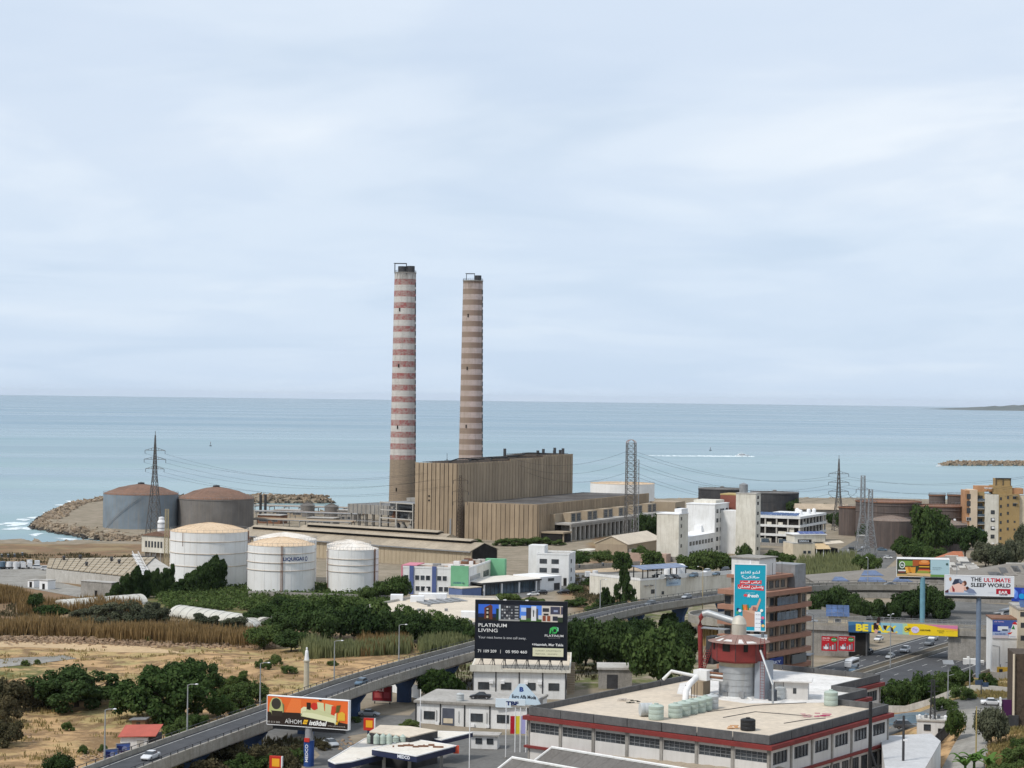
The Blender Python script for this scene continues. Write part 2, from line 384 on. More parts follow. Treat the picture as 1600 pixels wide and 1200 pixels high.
# sea: one sheet to the horizon, finer rings near the shore are not needed because waves are relief in the material
def sea_material():
 m = bpy.data.materials.new('sea_water'); m.use_nodes = True; N = m.node_tree.nodes; L = m.node_tree.links; b = N['Principled BSDF']
 g = N.new('ShaderNodeNewGeometry')
 def noise(s, d, r, scl, w=0.0):
  mp = N.new('ShaderNodeMapping'); mp.inputs['Scale'].default_value = scl; mp.inputs['Rotation'].default_value = (0,0, R(6)); L.new(g.outputs['Position'], mp.inputs[0])
  n = N.new('ShaderNodeTexNoise'); n.inputs['Scale'].default_value = s; n.inputs['Detail'].default_value = d; n.inputs['Roughness'].default_value = r; n.inputs['Distortion'].default_value = w
  L.new(mp.outputs[0], n.inputs['Vector']); return n.outputs[0]
 def rng(src, lo, hi, o0=0.0, o1=1.0):
  r = N.new('ShaderNodeMapRange'); r.inputs[1].default_value = lo; r.inputs[2].default_value = hi; r.inputs[3].default_value = o0; r.inputs[4].default_value = o1; L.new(src, r.inputs[0]); return r.outputs[0]
 sp = N.new('ShaderNodeSeparateXYZ'); L.new(g.outputs['Position'], sp.inputs[0])
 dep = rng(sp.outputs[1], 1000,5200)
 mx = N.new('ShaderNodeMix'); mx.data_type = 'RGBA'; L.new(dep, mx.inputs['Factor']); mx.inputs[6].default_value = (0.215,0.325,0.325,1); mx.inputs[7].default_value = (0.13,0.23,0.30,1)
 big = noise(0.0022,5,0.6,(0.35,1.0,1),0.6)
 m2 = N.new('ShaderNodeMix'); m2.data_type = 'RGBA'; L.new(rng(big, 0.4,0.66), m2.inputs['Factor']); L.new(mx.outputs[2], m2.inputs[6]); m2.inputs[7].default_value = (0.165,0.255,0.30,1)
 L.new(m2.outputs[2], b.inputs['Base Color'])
 L.new(rng(noise(0.0016,6,0.62,(0.3,1.2,1),0.8),0.38,0.64,0.24,0.36), b.inputs['Roughness'])
 b.inputs['IOR'].default_value = 1.33; b.inputs['Specular IOR Level'].default_value = 0.5
 h1 = noise(0.05,3,0.55,(0.5,1,1)); h2 = noise(0.30,3,0.6,(0.6,1,1)); h3 = noise(0.012,3,0.5,(0.4,1,1))
 a1 = N.new('ShaderNodeMath'); a1.operation = 'MULTIPLY_ADD'; L.new(h2, a1.inputs[0]); a1.inputs[1].default_value = 0.35; L.new(h1, a1.inputs[2])
 a2 = N.new('ShaderNodeMath'); a2.operation = 'MULTIPLY_ADD'; L.new(h3, a2.inputs[0]); a2.inputs[1].default_value = 2.0; L.new(a1.outputs[0], a2.inputs[2])
 bp = N.new('ShaderNodeBump'); bp.inputs['Strength'].default_value = 0.30; bp.inputs['Distance'].default_value = 1.6; L.new(a2.outputs[0], bp.inputs['Height']); L.new(bp.outputs[0], b.inputs['Normal'])
 return m
s = MB(); RS = 60000
ring = [(RS * math.sin(a), RS * math.cos(a)) for a in np.linspace(-1.2,1.2,97)]
s.add([(-900,-50,0),(900,-50,0)] + [(x, y, 0) for x, y in ring[::-1]], [tuple(range(len(ring) + 2))])
sea = s.build('sea', sea_material()); tag(sea, kind='structure')

# far headland with faint houses, about 11 km off
def headland():
 Y = 26000; k = Y / FPX; s = MB(); n = 60; top = [];
 xs_ = np.linspace(1535,1775, n)
 rows = []
 for j, dep in enumerate((0,900,2400,5000)):
  for i, x in enumerate(xs_):
   t = (x - 1535) / 240
   h = (0.0 + 30 * t ** 0.8) * k * 0.5 * (0.9 + 0.12 * math.sin(i * 0.9) + 0.08 * math.sin(i * 2.3 + 1))
   z = (-3, h * 0.45, h, -3)[j]
   rows.append(((x - 800) * k, Y + dep, z))
 fs = [(j * n + i, j * n + i + 1,(j + 1) * n + i + 1,(j + 1) * n + i) for j in range(3) for i in range(n - 1)]
 s.add(rows, fs); o = s.build('headland', mat('far_hill', (0.075,0.095,0.085),(0.13,0.14,0.13),0.002,0.95, fine=0.2), smooth=True); tag(o, kind='structure')
headland()

# ------------------------------------------------------------------ rocks
def rock_field(name, pts, mat_, kind='stuff', parent=None):
 """pts: (x, y, z, size); each rock is an uneven eight-cornered lump"""
 V = []; F = []
 cube = np.array([(-1,-1,-1),(1,-1,-1),(1,1,-1),(-1,1,-1),(-1,-1,1),(1,-1,1),(1,1,1),(-1,1,1)], float)
 cf = np.array([(0,3,2,1),(4,5,6,7),(0,1,5,4),(1,2,6,5),(2,3,7,6),(3,0,4,7)])
 n = len(pts); pts = np.array(pts, float)
 co = np.repeat(cube[None], n, 0) * RNG.uniform(0.55,1.0,(n, 8,3))
 a = RNG.uniform(0,6.28, n); ca, sa = np.cos(a), np.sin(a)
 x = co[:, :, 0] * ca[:, None] - co[:, :, 1] * sa[:, None]; y = co[:, :, 0] * sa[:, None] + co[:, :, 1] * ca[:, None]
 tl = RNG.uniform(-0.5,0.5, n); z = co[:, :, 2] * RNG.uniform(0.5,0.9,(n, 1)) + x * tl[:, None]
 co = np.stack([x, y, z], -1) * (pts[:, 3] / 2)[:, None, None] + pts[:, None, :3]
 fs = (cf[None] + (np.arange(n) * 8)[:, None, None]).reshape(-1,4)
 me = bpy.data.meshes.new(name); me.from_pydata(co.reshape(-1,3).tolist(), [], fs.tolist()); me.materials.append(mat_)
 o = link(bpy.data.objects.new(name, me)); o['kind'] = kind
 if parent: o.parent = parent
 return o
M['rock'] = mat('shore_rock', (0.40,0.31,0.215),(0.22,0.17,0.125),0.16,0.95, fine=0.35)
M['rock_d'] = mat('wet_rock', (0.09,0.075,0.06),(0.05,0.042,0.036),0.3,0.8, fine=0.3)
def shore_rocks():
 pts = []; wet = []
 for a, b, wd, top in ((6,7,9,2.4),(7,8,14,2.7),(8,9,15,2.7),(9,10,14,2.7),(10,11,16,4),(11,12,16,4),(12,13,16,4),(13,14,12,4),(14,15,12,4),(15,16,12,4),(16,17,12,4),(17,18,12,4),(18,19,8,3),(19,20,6,3),(20,21,6,3),(21,22,6,3),(22,23,6,3),(23,24,6,3),(24,25,6,3),(0,1,4,2),(1,2,5,2),(2,3,5,2),(3,4,5,2),(4,5,5,2),(5,6,5,2)):
  p = np.array(COAST[a], float); q = np.array(COAST[b], float)
  if a == 0: p = np.array((-420,976.0))
  L_ = np.linalg.norm(q - p); t = (q - p) / L_; nr = np.array((t[1], -t[0]))   # inland side
  for i in range(int(L_ * wd / 5.0)):
   u = random.uniform(-1, L_ + 1); v = random.uniform(-3, wd)
   x, y = p + t * u + nr * v
   z = max(-0.6, min(top, -0.4 + 0.5 * (v + 2))) + random.uniform(-0.2,0.6)
   (wet if z < 0.9 else pts).append((x, y, z, random.uniform(1.1,3.4)))
 rock_field('breakwater_rocks', pts, M['rock']); rock_field('wet_shore_rocks', wet, M['rock_d'])
 # the far mole on the right
 pts = []
 for i in range(900):
  t = random.random(); x = 1470 + 200 * t; v = random.gauss(0,0.4)
  c = P(x, 727 - 3 * t * 0,0); z = max(-0.5,(4.2 if t > 0.07 else 4.2 * t / 0.07) * max(0,1 - abs(v) * 0.8))
  pts.append((c.x, c.y + v * 22, z + random.uniform(-0.8,0.8), random.uniform(2,5)))
 rock_field('mole_rocks', pts, M['rock'])
shore_rocks()
# foam where the swell breaks on the point: low ragged sheets on the water
M['foam'] = mat('foam', (0.80,0.83,0.84),(0.55,0.65,0.68),0.25,0.9, fine=0.2)
def foam_patch(px, py, L_, W_, ang=0.0, n=22):
 c = P(px, py, 0.0); s = MB(); u = []
 for i in range(n):
  a = 2 * math.pi * i / n; k = random.uniform(0.55,1.0)
  u.append((math.cos(a) * L_ / 2 * k, math.sin(a) * W_ / 2 * k))
 s.add([(0,0,0)] + [(x, y, 0) for x, y in u], [(0, i + 1,(i + 1) % n + 1) for i in range(n)])
 return s, c, ang
def foam():
 allv = MB()
 for (px, py, L_, W_, a) in ((30,818,26,14,0),(55,808,22,10,.1),(18,817,14,8,0),(80,800,18,12,.2),(100,791,22,12,.3),(115,785,16,10,.3),(47,826,14,8,0),(8,820,18,7,0),(72,812,12,9,0),(135,784,14,8,.3),(58,836,10,5,0),(110,842,26,3.2,-.5),(150,849,24,3,-.5),(182,853,14,4,-.4),(88,798,10,6,0),(40,812,14,6,0),(25,826,22,5,0)):
  for q in range(5):
   s, c, _ = foam_patch(px + random.uniform(-8,8), py + random.uniform(-2,2), L_ * random.uniform(0.25,0.7), W_ * random.uniform(0.9,2.4))
   z = 0.06 + random.uniform(0,0.05); ca, sa = math.cos(a), math.sin(a)
   allv.add([(c.x + x * ca - y * sa, c.y + x * sa + y * ca, z) for x, y, _z in s.v], s.f)
 o = allv.build('breaking_foam', M['foam']); tag(o, kind='stuff')
foam()

# ------------------------------------------------------------------ motor yacht with its wake, buoys, skiff
def yacht():
 p = P(1160,713.5,0); r = thing('motor_yacht', 'white motor yacht running on the open sea ahead of its wake', 'boat', p, R(4))
 h = MB(); prof = []
 L_ = 19
 st = [(-L_ / 2,2.3,1.8),(-L_ / 4,2.5,1.9),(L_ * 0.1,2.4,2.1),(L_ * 0.32,1.5,2.5),(L_ / 2,0.05,2.9)]
 vs = []
 for x, wd, z in st: vs += [(x, -wd * 0.6,-0.4),(x, -wd, z),(x, wd, z),(x, wd * 0.6,-0.4)]
 fs = [(4 * i + j, 4 * i + 4 + j, 4 * i + 4 + (j + 1) % 4,4 * i + (j + 1) % 4) for i in range(4) for j in range(4)] + [(0,1,2,3)]
 h.add(vs, fs).build('hull', M['white_clean'], r)
 c = MB().prism([(-6,-1.9),(3.5,-1.9),(5.2,0),(3.5,1.9),(-6,1.9)], 1.9,3.7).build('cabin', M['white_clean'], r)
 MB().box(-5,3.2,-1.96,1.96,2.6,3.3).build('window', M['glass'], c)
 MB().box(-4,1,-1.5,1.5,4.6,4.9).box(-3.8,-3.4,-1.4,-1.1,3.7,4.6).box(0.2,0.6,-1.4,-1.1,3.7,4.6).box(-3.8,-3.4,1.1,1.4,3.7,4.6).box(0.2,0.6,1.1,1.4,3.7,4.6).build('flybridge', M['white_clean'], r)
 MB().tube([(-1.5,0,4.9),(-1.9,0,7.4)], 0.12).build('mast', M['white_clean'], r)
 wk = MB()
 for i in range(150):
  t = (i / 150) ** 1.3; L2 = random.uniform(4,10); hh = random.uniform(.5,1.5) * (1 - .8 * t)
  x = p.x - 9 - 120 * t + random.uniform(-4,4); y = p.y + random.uniform(-6 - 14 * t, 6 + 14 * t) - 14 * t; W2 = random.uniform(3,9)
  n = 9; u = [(x + math.cos(6.283 * k / n) * L2 / 2 * random.uniform(.6,1), y + math.sin(6.283 * k / n) * W2 * random.uniform(.6,1),0.05) for k in range(n)]
  wk.add(u + [(x, y, hh)], [(k, (k + 1) % n, n) for k in range(n)])
 for i in range(14):
  x = p.x + random.uniform(-10,15); y = p.y - 4 + random.uniform(-1,1); n = 8
  wk.add([(x + math.cos(6.283 * k / n) * 3, y + math.sin(6.283 * k / n) * 1.6,0.05) for k in range(n)] + [(x, y, random.uniform(.5,1.2))], [(k, (k + 1) % n, n) for k in range(n)])
 tag(wk.build('boat_wake', M['foam']), kind='stuff')
yacht()
def buoy(px, py, label, col_=None, h=5):
 p = P(px, py, 0); r = thing('buoy', label, 'buoy', p)
 MB().lathe([(0.2,-0.6),(1.6,-0.2),(1.8,0.6),(1.3,1.0),(0.1,1.1)], 14).build('float', M['dark_steel'], r)
 MB().tube([(0.9,0,1),(0,0, h)], 0.12).tube([(-0.9,0,1),(0,0, h)], 0.12).tube([(0,0.9,1),(0,0, h)], 0.12).build('frame', M['dark_steel'], r)
 MB().lathe([(0.1, h),(0.6, h + 0.3),(0.1, h + 1.2)], 8).build('top_mark', M['red'], r)
buoy(329,697, 'dark mooring buoy on open water behind the rust-roofed coastal tanks', h=5)
buoy(1110,704, 'small dark buoy on open water beside the yacht wake', h=4)
def skiff():
 p = P(1468,729,0); r = thing('small_boat', 'small white boat off the tip of the far rock mole', 'boat', p, R(10))
 MB().prism([(-4,-1.2),(2,-1.3),(4.6,0),(2,1.3),(-4,1.2)], -0.3,1.2).build('hull', M['white_clean'], r)
 MB().box(-2,1,-0.8,0.8,1.2,2.6).build('cabin', M['white_clean'], r)
skiff()

# ------------------------------------------------------------------ small shared pieces
_W = {}
def win_mesh(w_, h_, style='plain'):
 k = (round(w_, 2), round(h_, 2), style)
 if k in _W: return _W[k]
 f = 0.09 if w_ < 2.5 else 0.12; s = MB()
 s.m = 0; s.box(-w_ / 2, w_ / 2,-0.03,0.25,0, h_)
 s.m = 1
 for x0, x1, z0, z1 in ((-w_ / 2 - f, -w_ / 2,-f, h_ + f),(w_ / 2, w_ / 2 + f, -f, h_ + f),(-w_ / 2, w_ / 2,-f, 0),(-w_ / 2, w_ / 2, h_, h_ + f)): s.box(x0, x1,-0.10,0.25, z0, z1)
 nm = max(1, int(round(w_ / 1.1)))
 for i in range(1, nm): x = -w_ / 2 + w_ * i / nm; s.box(x - 0.04, x + 0.04,-0.075,0.2,0, h_)
 if style == 'grid':
  for j in range(1,3): z = h_ * j / 3; s.box(-w_ / 2, w_ / 2,-0.07,0.2, z - 0.04, z + 0.04)
 if style == 'sill': s.box(-w_ / 2 - 0.15, w_ / 2 + 0.15,-0.3,0.2,-f - 0.1,-f)
 fm = {'plain': M['steel'], 'grid': M['steel'], 'sill': M['concrete_pale'], 'white': M['white_clean'], 'dark': M['dark_steel']}[style]
 _W[k] = s.mesh('window', [M['glass'], fm]); return _W[k]
FACE = {'front': 0.0, 'right': R(90), 'back': R(180), 'left': R(-90)}
def window(parent, x, y, z, w_, h_, face='front', style='plain', name='window'):
 return inst(name, win_mesh(w_, h_, style), parent, (x, y, z), FACE[face])
def win_grid(parent, face, fixed, us, zs, w_, h_, style='plain'):
 for z in zs:
  for u in us:
   x, y = (u, fixed) if face in ('front', 'back') else (fixed, u)
   window(parent, x, y, z, w_, h_, face, style)
def parapet(parent, x0, x1, y0, y1, z, h_=0.9, t=0.25, mat_=None, name='parapet'):
 s = MB(); s.box(x0, x1, y0, y0 + t, z, z + h_).box(x0, x1, y1 - t, y1, z, z + h_).box(x0, x0 + t, y0 + t, y1 - t, z, z + h_).box(x1 - t, x1, y0 + t, y1 - t, z, z + h_)
 return s.build(name, mat_ or M['white'], parent)
# ================================================================== power station
PN = P(840,847,4.0); PR = R(-25)
def plant_pt(x, y, z=0.0):
 c, s = math.cos(PR), math.sin(PR); return Vector((PN.x + x * c - y * s, PN.y + x * s + y * c, PN.z + z))
M['clad'] = mat('beige_cladding', (0.36,0.275,0.185),(0.295,0.225,0.15),0.10,0.75,0.5,(0.185,0.135,0.095), stretch=0.05, each=.16)
M['clad_joint'] = mat('cladding_joint', (0.085,0.06,0.045),(0.06,0.045,0.035),0.3,0.9)
M['hall_roof'] = mat('hall_roof', (0.06,0.052,0.047),(0.10,0.082,0.068),0.12,0.9, fine=0.3)
M['skylight'] = mat('skylight_sheet', (0.17,0.165,0.16),(0.05,0.045,0.04),0.12,0.8, fine=0.3, each=.5)
def panels(parent, n, a0, a1, z0, z1, face, fixed, gap=0.42, dep=0.35, name='cladding_panel'):
 wd = (a1 - a0) / n
 s = MB(); s.box(-(wd - gap) / 2,(wd - gap) / 2,-dep, 0.0,0, z1 - z0); me = s.mesh(name, M['clad'])
 for i in range(n):
  u = a0 + wd * (i + 0.5); loc = (u, fixed, z0) if face == 'front' else (fixed, u, z0)
  inst(name, me, parent, loc, FACE[face])
def boiler_house():
 r = thing('boiler_house', 'tall beige ribbed boiler house of the power station beside the two chimneys', 'power station', PN, PR)
 for y0, y1, h in ((-2,60,38.0),(60,104,38.9),(104,145,40.0)):
  MB().box(-68,-44, y0, y1,0, h - 0.5).build('core', M['clad_joint'], r)
 panels(r, 10,-68,-44,0.0,38, 'front', -2.0)
 panels(r, 17,-2,60,0.0,38, 'right', -44); panels(r, 12,60,104,0,38.9, 'right', -44,0.5); panels(r, 11,104,145,0,40, 'right', -44,0.5)
 s = MB()
 for k in range(40):
  s.box(-67,-45,4 + k * 3.5,4.5 + k * 3.5,38 if k < 16 else (38.9 if k < 28 else 40),(38 if k < 16 else (38.9 if k < 28 else 40)) + 0.25)
 s.build('roof_rib', M['hall_roof'], r)
 rnd = random.Random(5)
 for (a, b) in ((2,38),(26,70),(48,96),(75,130)):
  z = 38.3 if a < 60 else 39.6
  pts = [(-47 - 6 * rnd.random(), a + (b - a) * t, z + 1.3 * math.sin(math.pi * t) + 0.2) for t in np.linspace(0,1,9)]
  MB().tube(pts, 0.35,8).build('roof_pipe', M['black'], r)
 for k, (x, y, h) in enumerate(((-50,110,2.4),(-52,122,3.0),(-47,126,2.2),(-49,131,3.6),(-46.5,137,3.2),(-50,141,2.2),(-60,88,3.6))):
  MB().box(x - 0.6, x + 0.6, y - 0.6, y + 0.6,38,40 + h).build('roof_vent', M['dark_steel'], r)
 # weather mast on the roof
 MB().tube([(-58,14,38),(-58,14,42.5)], 0.12).tube([(-59.5,14,37.6),(-58,14,39.6)], 0.1).tube([(-56.5,14,37.6),(-58,14,39.6)], 0.1).build('roof_mast', M['dark_steel'], r)
 for z in (20.6,18.4): MB().box(-60.1,-59.2,-2.5,-2.3, z, z + 0.9).build('vent_hole', M['shade'], r)
 MB().box(-47.8,-46.9,-2.55,-2.3,2,10).build('downpipe', M['steel'], r)
boiler_house()
def turbine_hall():
 r = thing('turbine_hall', 'long low beige turbine hall with dark roof and a colonnade along its side', 'power station', PN, PR)
 MB().box(-40.5,0,0,152,0,17.6).build('core', M['clad_joint'], r)
 panels(r, 16,-40.5,0,0.0,18.4, 'front', 0.0,0.30)
 panels(r, 6,0,14,0.0,18.4, 'right', 0.0,0.35)
 panels(r, 66,14,152,13.2,18.4, 'right', 0.0,0.45)
 MB().box(-40.2,-0.3,0.3,151.7,17.6,17.95).build('roof', M['hall_roof'], r)
 sk = MB(); sk.xprism([(-0.9,0),(0.9,0),(0.8,0.07),(-0.8,0.07)], -18,18); me_ = sk.mesh('skylight', M['skylight'])
 for k in range(30): inst('skylight', me_, r, (-20,4 + k * 5.0,17.95))
 MB().box(-0.3,0.15,0,152,18.4,18.7).box(-40.5,-0.3,-0.35,0.0,18.4,18.7).build('coping', M['clad'], r)
 # annexe: terrace roof on columns
 MB().box(0.02,3.0,14,150,0,13.2).build('annexe_wall', M['beige'], r)
 MB().box(3.0,12,14,150,8.0,8.9).build('terrace_roof', M['roof_grey'], r)
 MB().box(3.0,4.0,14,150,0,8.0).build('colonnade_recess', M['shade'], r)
 MB().box(11.2,11.9,14,150,6.9,8.0).build('beam', M['concrete'], r)
 cm = MB().box(-0.45,0.45,-0.45,0.45,0,6.9).mesh('column', M['concrete_pale'])
 for k in range(24): inst('column', cm, r, (11.5,15 + k * 5.8,0))
 pl = MB().box(0,7.2,-0.2,0.2,0,8.0).mesh('partition', M['concrete'])
 for k in range(12): inst('partition', pl, r, (4.0,20 + k * 11.6,0))
 for k in range(6):
  y = 24 + k * 21.5
  b = MB().box(3.0,7.4, y, y + 13.5,8.9,13.6).build('switch_room', M['beige'], r)
  win = win_mesh(4.4,3.8, 'grid')
  o = inst('window', win, b, (7.4, y + 3.4,9.2), FACE['right']); o = inst('window', win, b, (7.4, y + 10.2,9.2), FACE['right'])
 MB().box(0.2,13,2,13,4.4,5.2).box(12.2,12.8,3,3.6,0,4.4).box(0.2,0.8,1.9,2.5,0,4.4).build('loading_canopy', M['beige'], r)
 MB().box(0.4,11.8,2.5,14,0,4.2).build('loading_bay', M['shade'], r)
 b = MB().box(0.5,16,152.2,168,0,14).build('end_block', M['beige'], r)
 inst('window', win_mesh(7,8.0, 'grid'), b, (16,158,3), FACE['right'])
turbine_hall()

# ------------------------------------------------------------------ chimneys
def band_mat(name, ca, cb, bare, z_lo, period, z0, chip, dirt):
 m = bpy.data.materials.new(name); m.use_nodes = True; N = m.node_tree.nodes; L = m.node_tree.links; b = N['Principled BSDF']; b.inputs['Roughness'].default_value = 0.9; b.inputs['Specular IOR Level'].default_value = 0.15
 t = N.new('ShaderNodeTexCoord'); sp = N.new('ShaderNodeSeparateXYZ'); L.new(t.outputs['Object'], sp.inputs[0])
 def math_(op, x, y=None, z=None):
  q = N.new('ShaderNodeMath'); q.operation = op
  for i, v in enumerate((x, y, z)):
   if v is None: continue
   if isinstance(v, (int, float)): q.inputs[i].default_value = v
   else: L.new(v, q.inputs[i])
  return q.outputs[0]
 def noise(s, d, r, scl=(1,1,1)):
  mp = N.new('ShaderNodeMapping'); mp.inputs['Scale'].default_value = scl; L.new(t.outputs['Object'], mp.inputs[0])
  n = N.new('ShaderNodeTexNoise'); n.inputs['Scale'].default_value = s; n.inputs['Detail'].default_value = d; n.inputs['Roughness'].default_value = r; L.new(mp.outputs[0], n.inputs['Vector']); return n.outputs[0]
 def rng(src, lo, hi, o0=0.0, o1=1.0):
  r = N.new('ShaderNodeMapRange'); r.inputs[1].default_value = lo; r.inputs[2].default_value = hi; r.inputs[3].default_value = o0; r.inputs[4].default_value = o1; L.new(src, r.inputs[0]); return r.outputs[0]
 def mix(f, x, y):
  q = N.new('ShaderNodeMix'); q.data_type = 'RGBA';
  if isinstance(f, float): q.inputs['Factor'].default_value = f
  else: L.new(f, q.inputs['Factor'])
  for s, v in ((6, x),(7, y)):
   if isinstance(v, tuple): q.inputs[s].default_value = (*v, 1)
   else: L.new(v, q.inputs[s])
  return q.outputs[2]
 z = sp.outputs[2]
 fr = math_('FRACT', math_('DIVIDE', math_('SUBTRACT', z, z0), period)); isb = math_('LESS_THAN', fr, 0.5)
 wear = noise(0.55,6,0.7); hz = noise(0.5,4,0.6,(1,1,4))
 A = mix(rng(wear, 0.35,0.65), ca, tuple(v * 0.86 for v in ca)); A = mix(rng(noise(1.3,5,0.75),0.60,0.68), A, tuple(v * 0.45 for v in ca))
 faded = tuple(0.55 * x + 0.45 * y for x, y in zip(cb, bare)); B = mix(rng(wear, 0.42,0.50), cb, chip)
 B = mix(rng(hz, 0.35,0.7), B, faded)
 c = mix(isb, A, B)
 c = mix(math_('LESS_THAN', z, z_lo), c, mix(rng(hz, 0.35,0.65), bare, tuple(v * 0.8 for v in bare)))
 # soot and rain-washed dust
 st = noise(0.6,5,0.7,(1,1,0.06))
 c = mix(math_('MULTIPLY', rng(st, 0.5,0.72),0.35), c, (0.14,0.12,0.10))
 if dirt: c = mix(math_('MULTIPLY', rng(math_('ADD', math_('MULTIPLY', sp.outputs[0], -0.11), noise(0.12,4,0.6)),0.35,0.72), dirt), c, tuple(v * 0.95 for v in bare))
 top = math_('MULTIPLY', rng(z, 136,142), rng(noise(0.9,5,0.7,(1,1,0.15)),0.40,0.6)); c = mix(math_('MULTIPLY', top, 0.75), c, (0.035,0.03,0.028))
 # climbing-form joints
 jf = math_('LESS_THAN', math_('FRACT', math_('DIVIDE', z, 2.2)),0.05); c = mix(math_('MULTIPLY', jf, 0.3), c, (0.12,0.10,0.09))
 L.new(c, b.inputs['Base Color']); return m
def chimney(px, rim_y, H, r0, r1, mt, label, flues, gx):
 ye = 613 + 0.0125 * px; Y = (4 + H - HC) * FPX / (ye - rim_y); base = PY(px, 800, Y); base.z = 4.0
 r = thing('chimney', label, 'chimney', base, 0, 'power station chimneys')
 prof = [(r0,0)] + [(r0 + (r1 - r0) * (i / 16) ** 0.85, H * i / 16) for i in range(1,17)]
 sh = MB().lathe(prof, 48); sh_o = sh.build('shaft', mt, r); smooth_angle(sh_o)
 MB().lathe([(r1 - 0.6, H),(r1 + 0.25, H),(r1 + 0.25, H + 0.5),(r1 - 0.6, H + 0.5)], 40).build('rim', M['concrete'], r)
 MB().cyl(0,0, H - 0.3, H + 0.2, r1 - 0.4,32).build('cap_slab', M['conc_dark'], r)
 for fx, fy, fr, fh in flues:
  smooth_angle(MB().lathe([(fr, H - 0.2),(fr, H + fh),(fr - 0.3, H + fh),(fr - 0.3, H + fh - 1.2)], 24, fx, fy, cap=False).build('flue', M['dark_steel'], r))
  MB().cyl(fx, fy, H + fh - 1.3, H + fh - 1.1, fr - 0.25,20).build('flue_mouth', M['shade'], r)
 g = MB(); x0, x1, gh = gx
 g.tube([(x0,-2, H),(x0,-2, H + gh)], 0.16).tube([(x1,-2, H),(x1,-2, H + gh)], 0.16).tube([(x0 - 0.6,-2, H + gh),(x1 + 0.3,-2, H + gh)], 0.18).tube([(x0,2, H),(x0,2, H + gh)], 0.14).tube([(x1,2, H),(x1,2, H + gh)], 0.14).tube([(x0,2, H + gh),(x1,2, H + gh)], 0.14).tube([(x0,-2, H + gh),(x0,2, H + gh)], 0.12).tube([(x1,-2, H + gh),(x1,2, H + gh)], 0.12)
 g.build('hoist_frame', M['dark_steel'], r)
 rl = MB()
 for i in range(28):
  a = 2 * math.pi * i / 28; rl.tube([((r1) * math.cos(a), r1 * math.sin(a), H + 0.5),(r1 * math.cos(a), r1 * math.sin(a), H + 1.5)], 0.07,4)
 ring_ = [(r1 * math.cos(2 * math.pi * i / 28), r1 * math.sin(2 * math.pi * i / 28), H + 1.5) for i in range(29)]
 rl.tube(ring_, 0.07,4).build('railing', M['dark_steel'], r)
 for z in (17.5,53,88,120):
  for da in (-0.42,1.25):
   rr = r0 + (r1 - r0) * (z / H) ** 0.85; a = -math.pi / 2 + da
   o = MB().box(-0.35,0.35,-0.25,0.3,0,2.0).build('slit_opening', M['shade'], r); o.location = (rr * math.cos(a), rr * math.sin(a), z); o.rotation_euler = (0,0, a + math.pi / 2)
 ld = MB()
 for i in range(34):
  z = H * 0.03 + i * H * 0.028; rr = r0 + (r1 - r0) * (z / H) ** 0.85; a = -0.35
  ld.bc((rr + 0.25) * math.cos(a),(rr + 0.25) * math.sin(a), z, 0.5,0.5,2.6)
 ld.build('ladder_cage', M['dark_steel'], r)
 return base
m1 = band_mat('red_white_bands', (0.56,0.53,0.49),(0.33,0.09,0.095),(0.30,0.235,0.17),35.5,6.7,135.2,(0.40,0.31,0.285),0.0)
m2 = band_mat('faded_pink_bands', (0.56,0.455,0.42),(0.27,0.18,0.15),(0.28,0.225,0.165),29,6.5,134.0,(0.27,0.195,0.155),0.4)
CH1 = chimney(628.5,427,142,8.0,6.15, m1, 'tall chimney with red and white bands and two dark flues on top', [(-1.6,0.5,2.6,4.0),(3.0,0,2.4,4.2)], (-6.0,0.6,5.6))
CH2 = chimney(734.5,439.5,142,7.9,6.0, m2, 'tall brown chimney with faded pink bands and a single flue on top', [(3.1,0,2.0,3.6)], (-4.0,0.9,4.6))

# ------------------------------------------------------------------ flue-gas ducts and the open steel frame between them
def steel_frame():
 A = PY(594,835,1068); A.z = 4; B = PY(645,836,1050); B.z = 4; o, rz, L_ = base2(A, B)
 r = thing('boiler_steel_frame', 'open pale steel frame full of ducts at the foot of the red and white chimney', 'steel frame', o, rz)
 D = 22; H = 15.5
 for ix in range(3):
  for iy in range(3): MB().box(ix * L_ / 2 - .3, ix * L_ / 2 + .3, iy * D / 2 - .3, iy * D / 2 + .3,0, H).build('post', M['concrete_pale'], r)
 for z in (1.2,7.2,11.5, H):
  MB().box(-.3, L_ + .3,-.31,.29, z - .25, z + .25).box(-.3, L_ + .3, D - .3, D + .3, z - .25, z + .25).build('beam', M['concrete_pale'], r)
  MB().box(0.3, L_ - 0.3,0.3, D - 0.3, z - .12, z + .1).build('floor_grating', M['steel'], r)
 rnd = random.Random(3)
 for k in range(9):
  x = rnd.uniform(2, L_ - 2); y = rnd.uniform(2,8); z = rnd.choice((1.4,7.4)); h = rnd.uniform(2.2,4)
  MB().lathe([(1.5, z),(1.6, z + h * 0.5),(0.7, z + h),(0.7, z + h + 0.4)], 14, x, y).build('hopper', rnd.choice((M['steel'], M['concrete'], M['rust'])), r)
 MB().tube([(1,6,9.3),(L_ - 1,9,9.3)], 1.4,14).tube([(2,10,13.4),(L_ - 2,6,13.2)], 1.2,14).build('gas_duct', M['steel'], r)
 MB().box(1, L_ - 1,9,20,12.0,15.3).build('duct_housing', M['concrete'], r)
 MB().box(5, L_ - .2,14, D, 15.7,17.6).build('roof_housing', M['concrete'], r)
steel_frame()
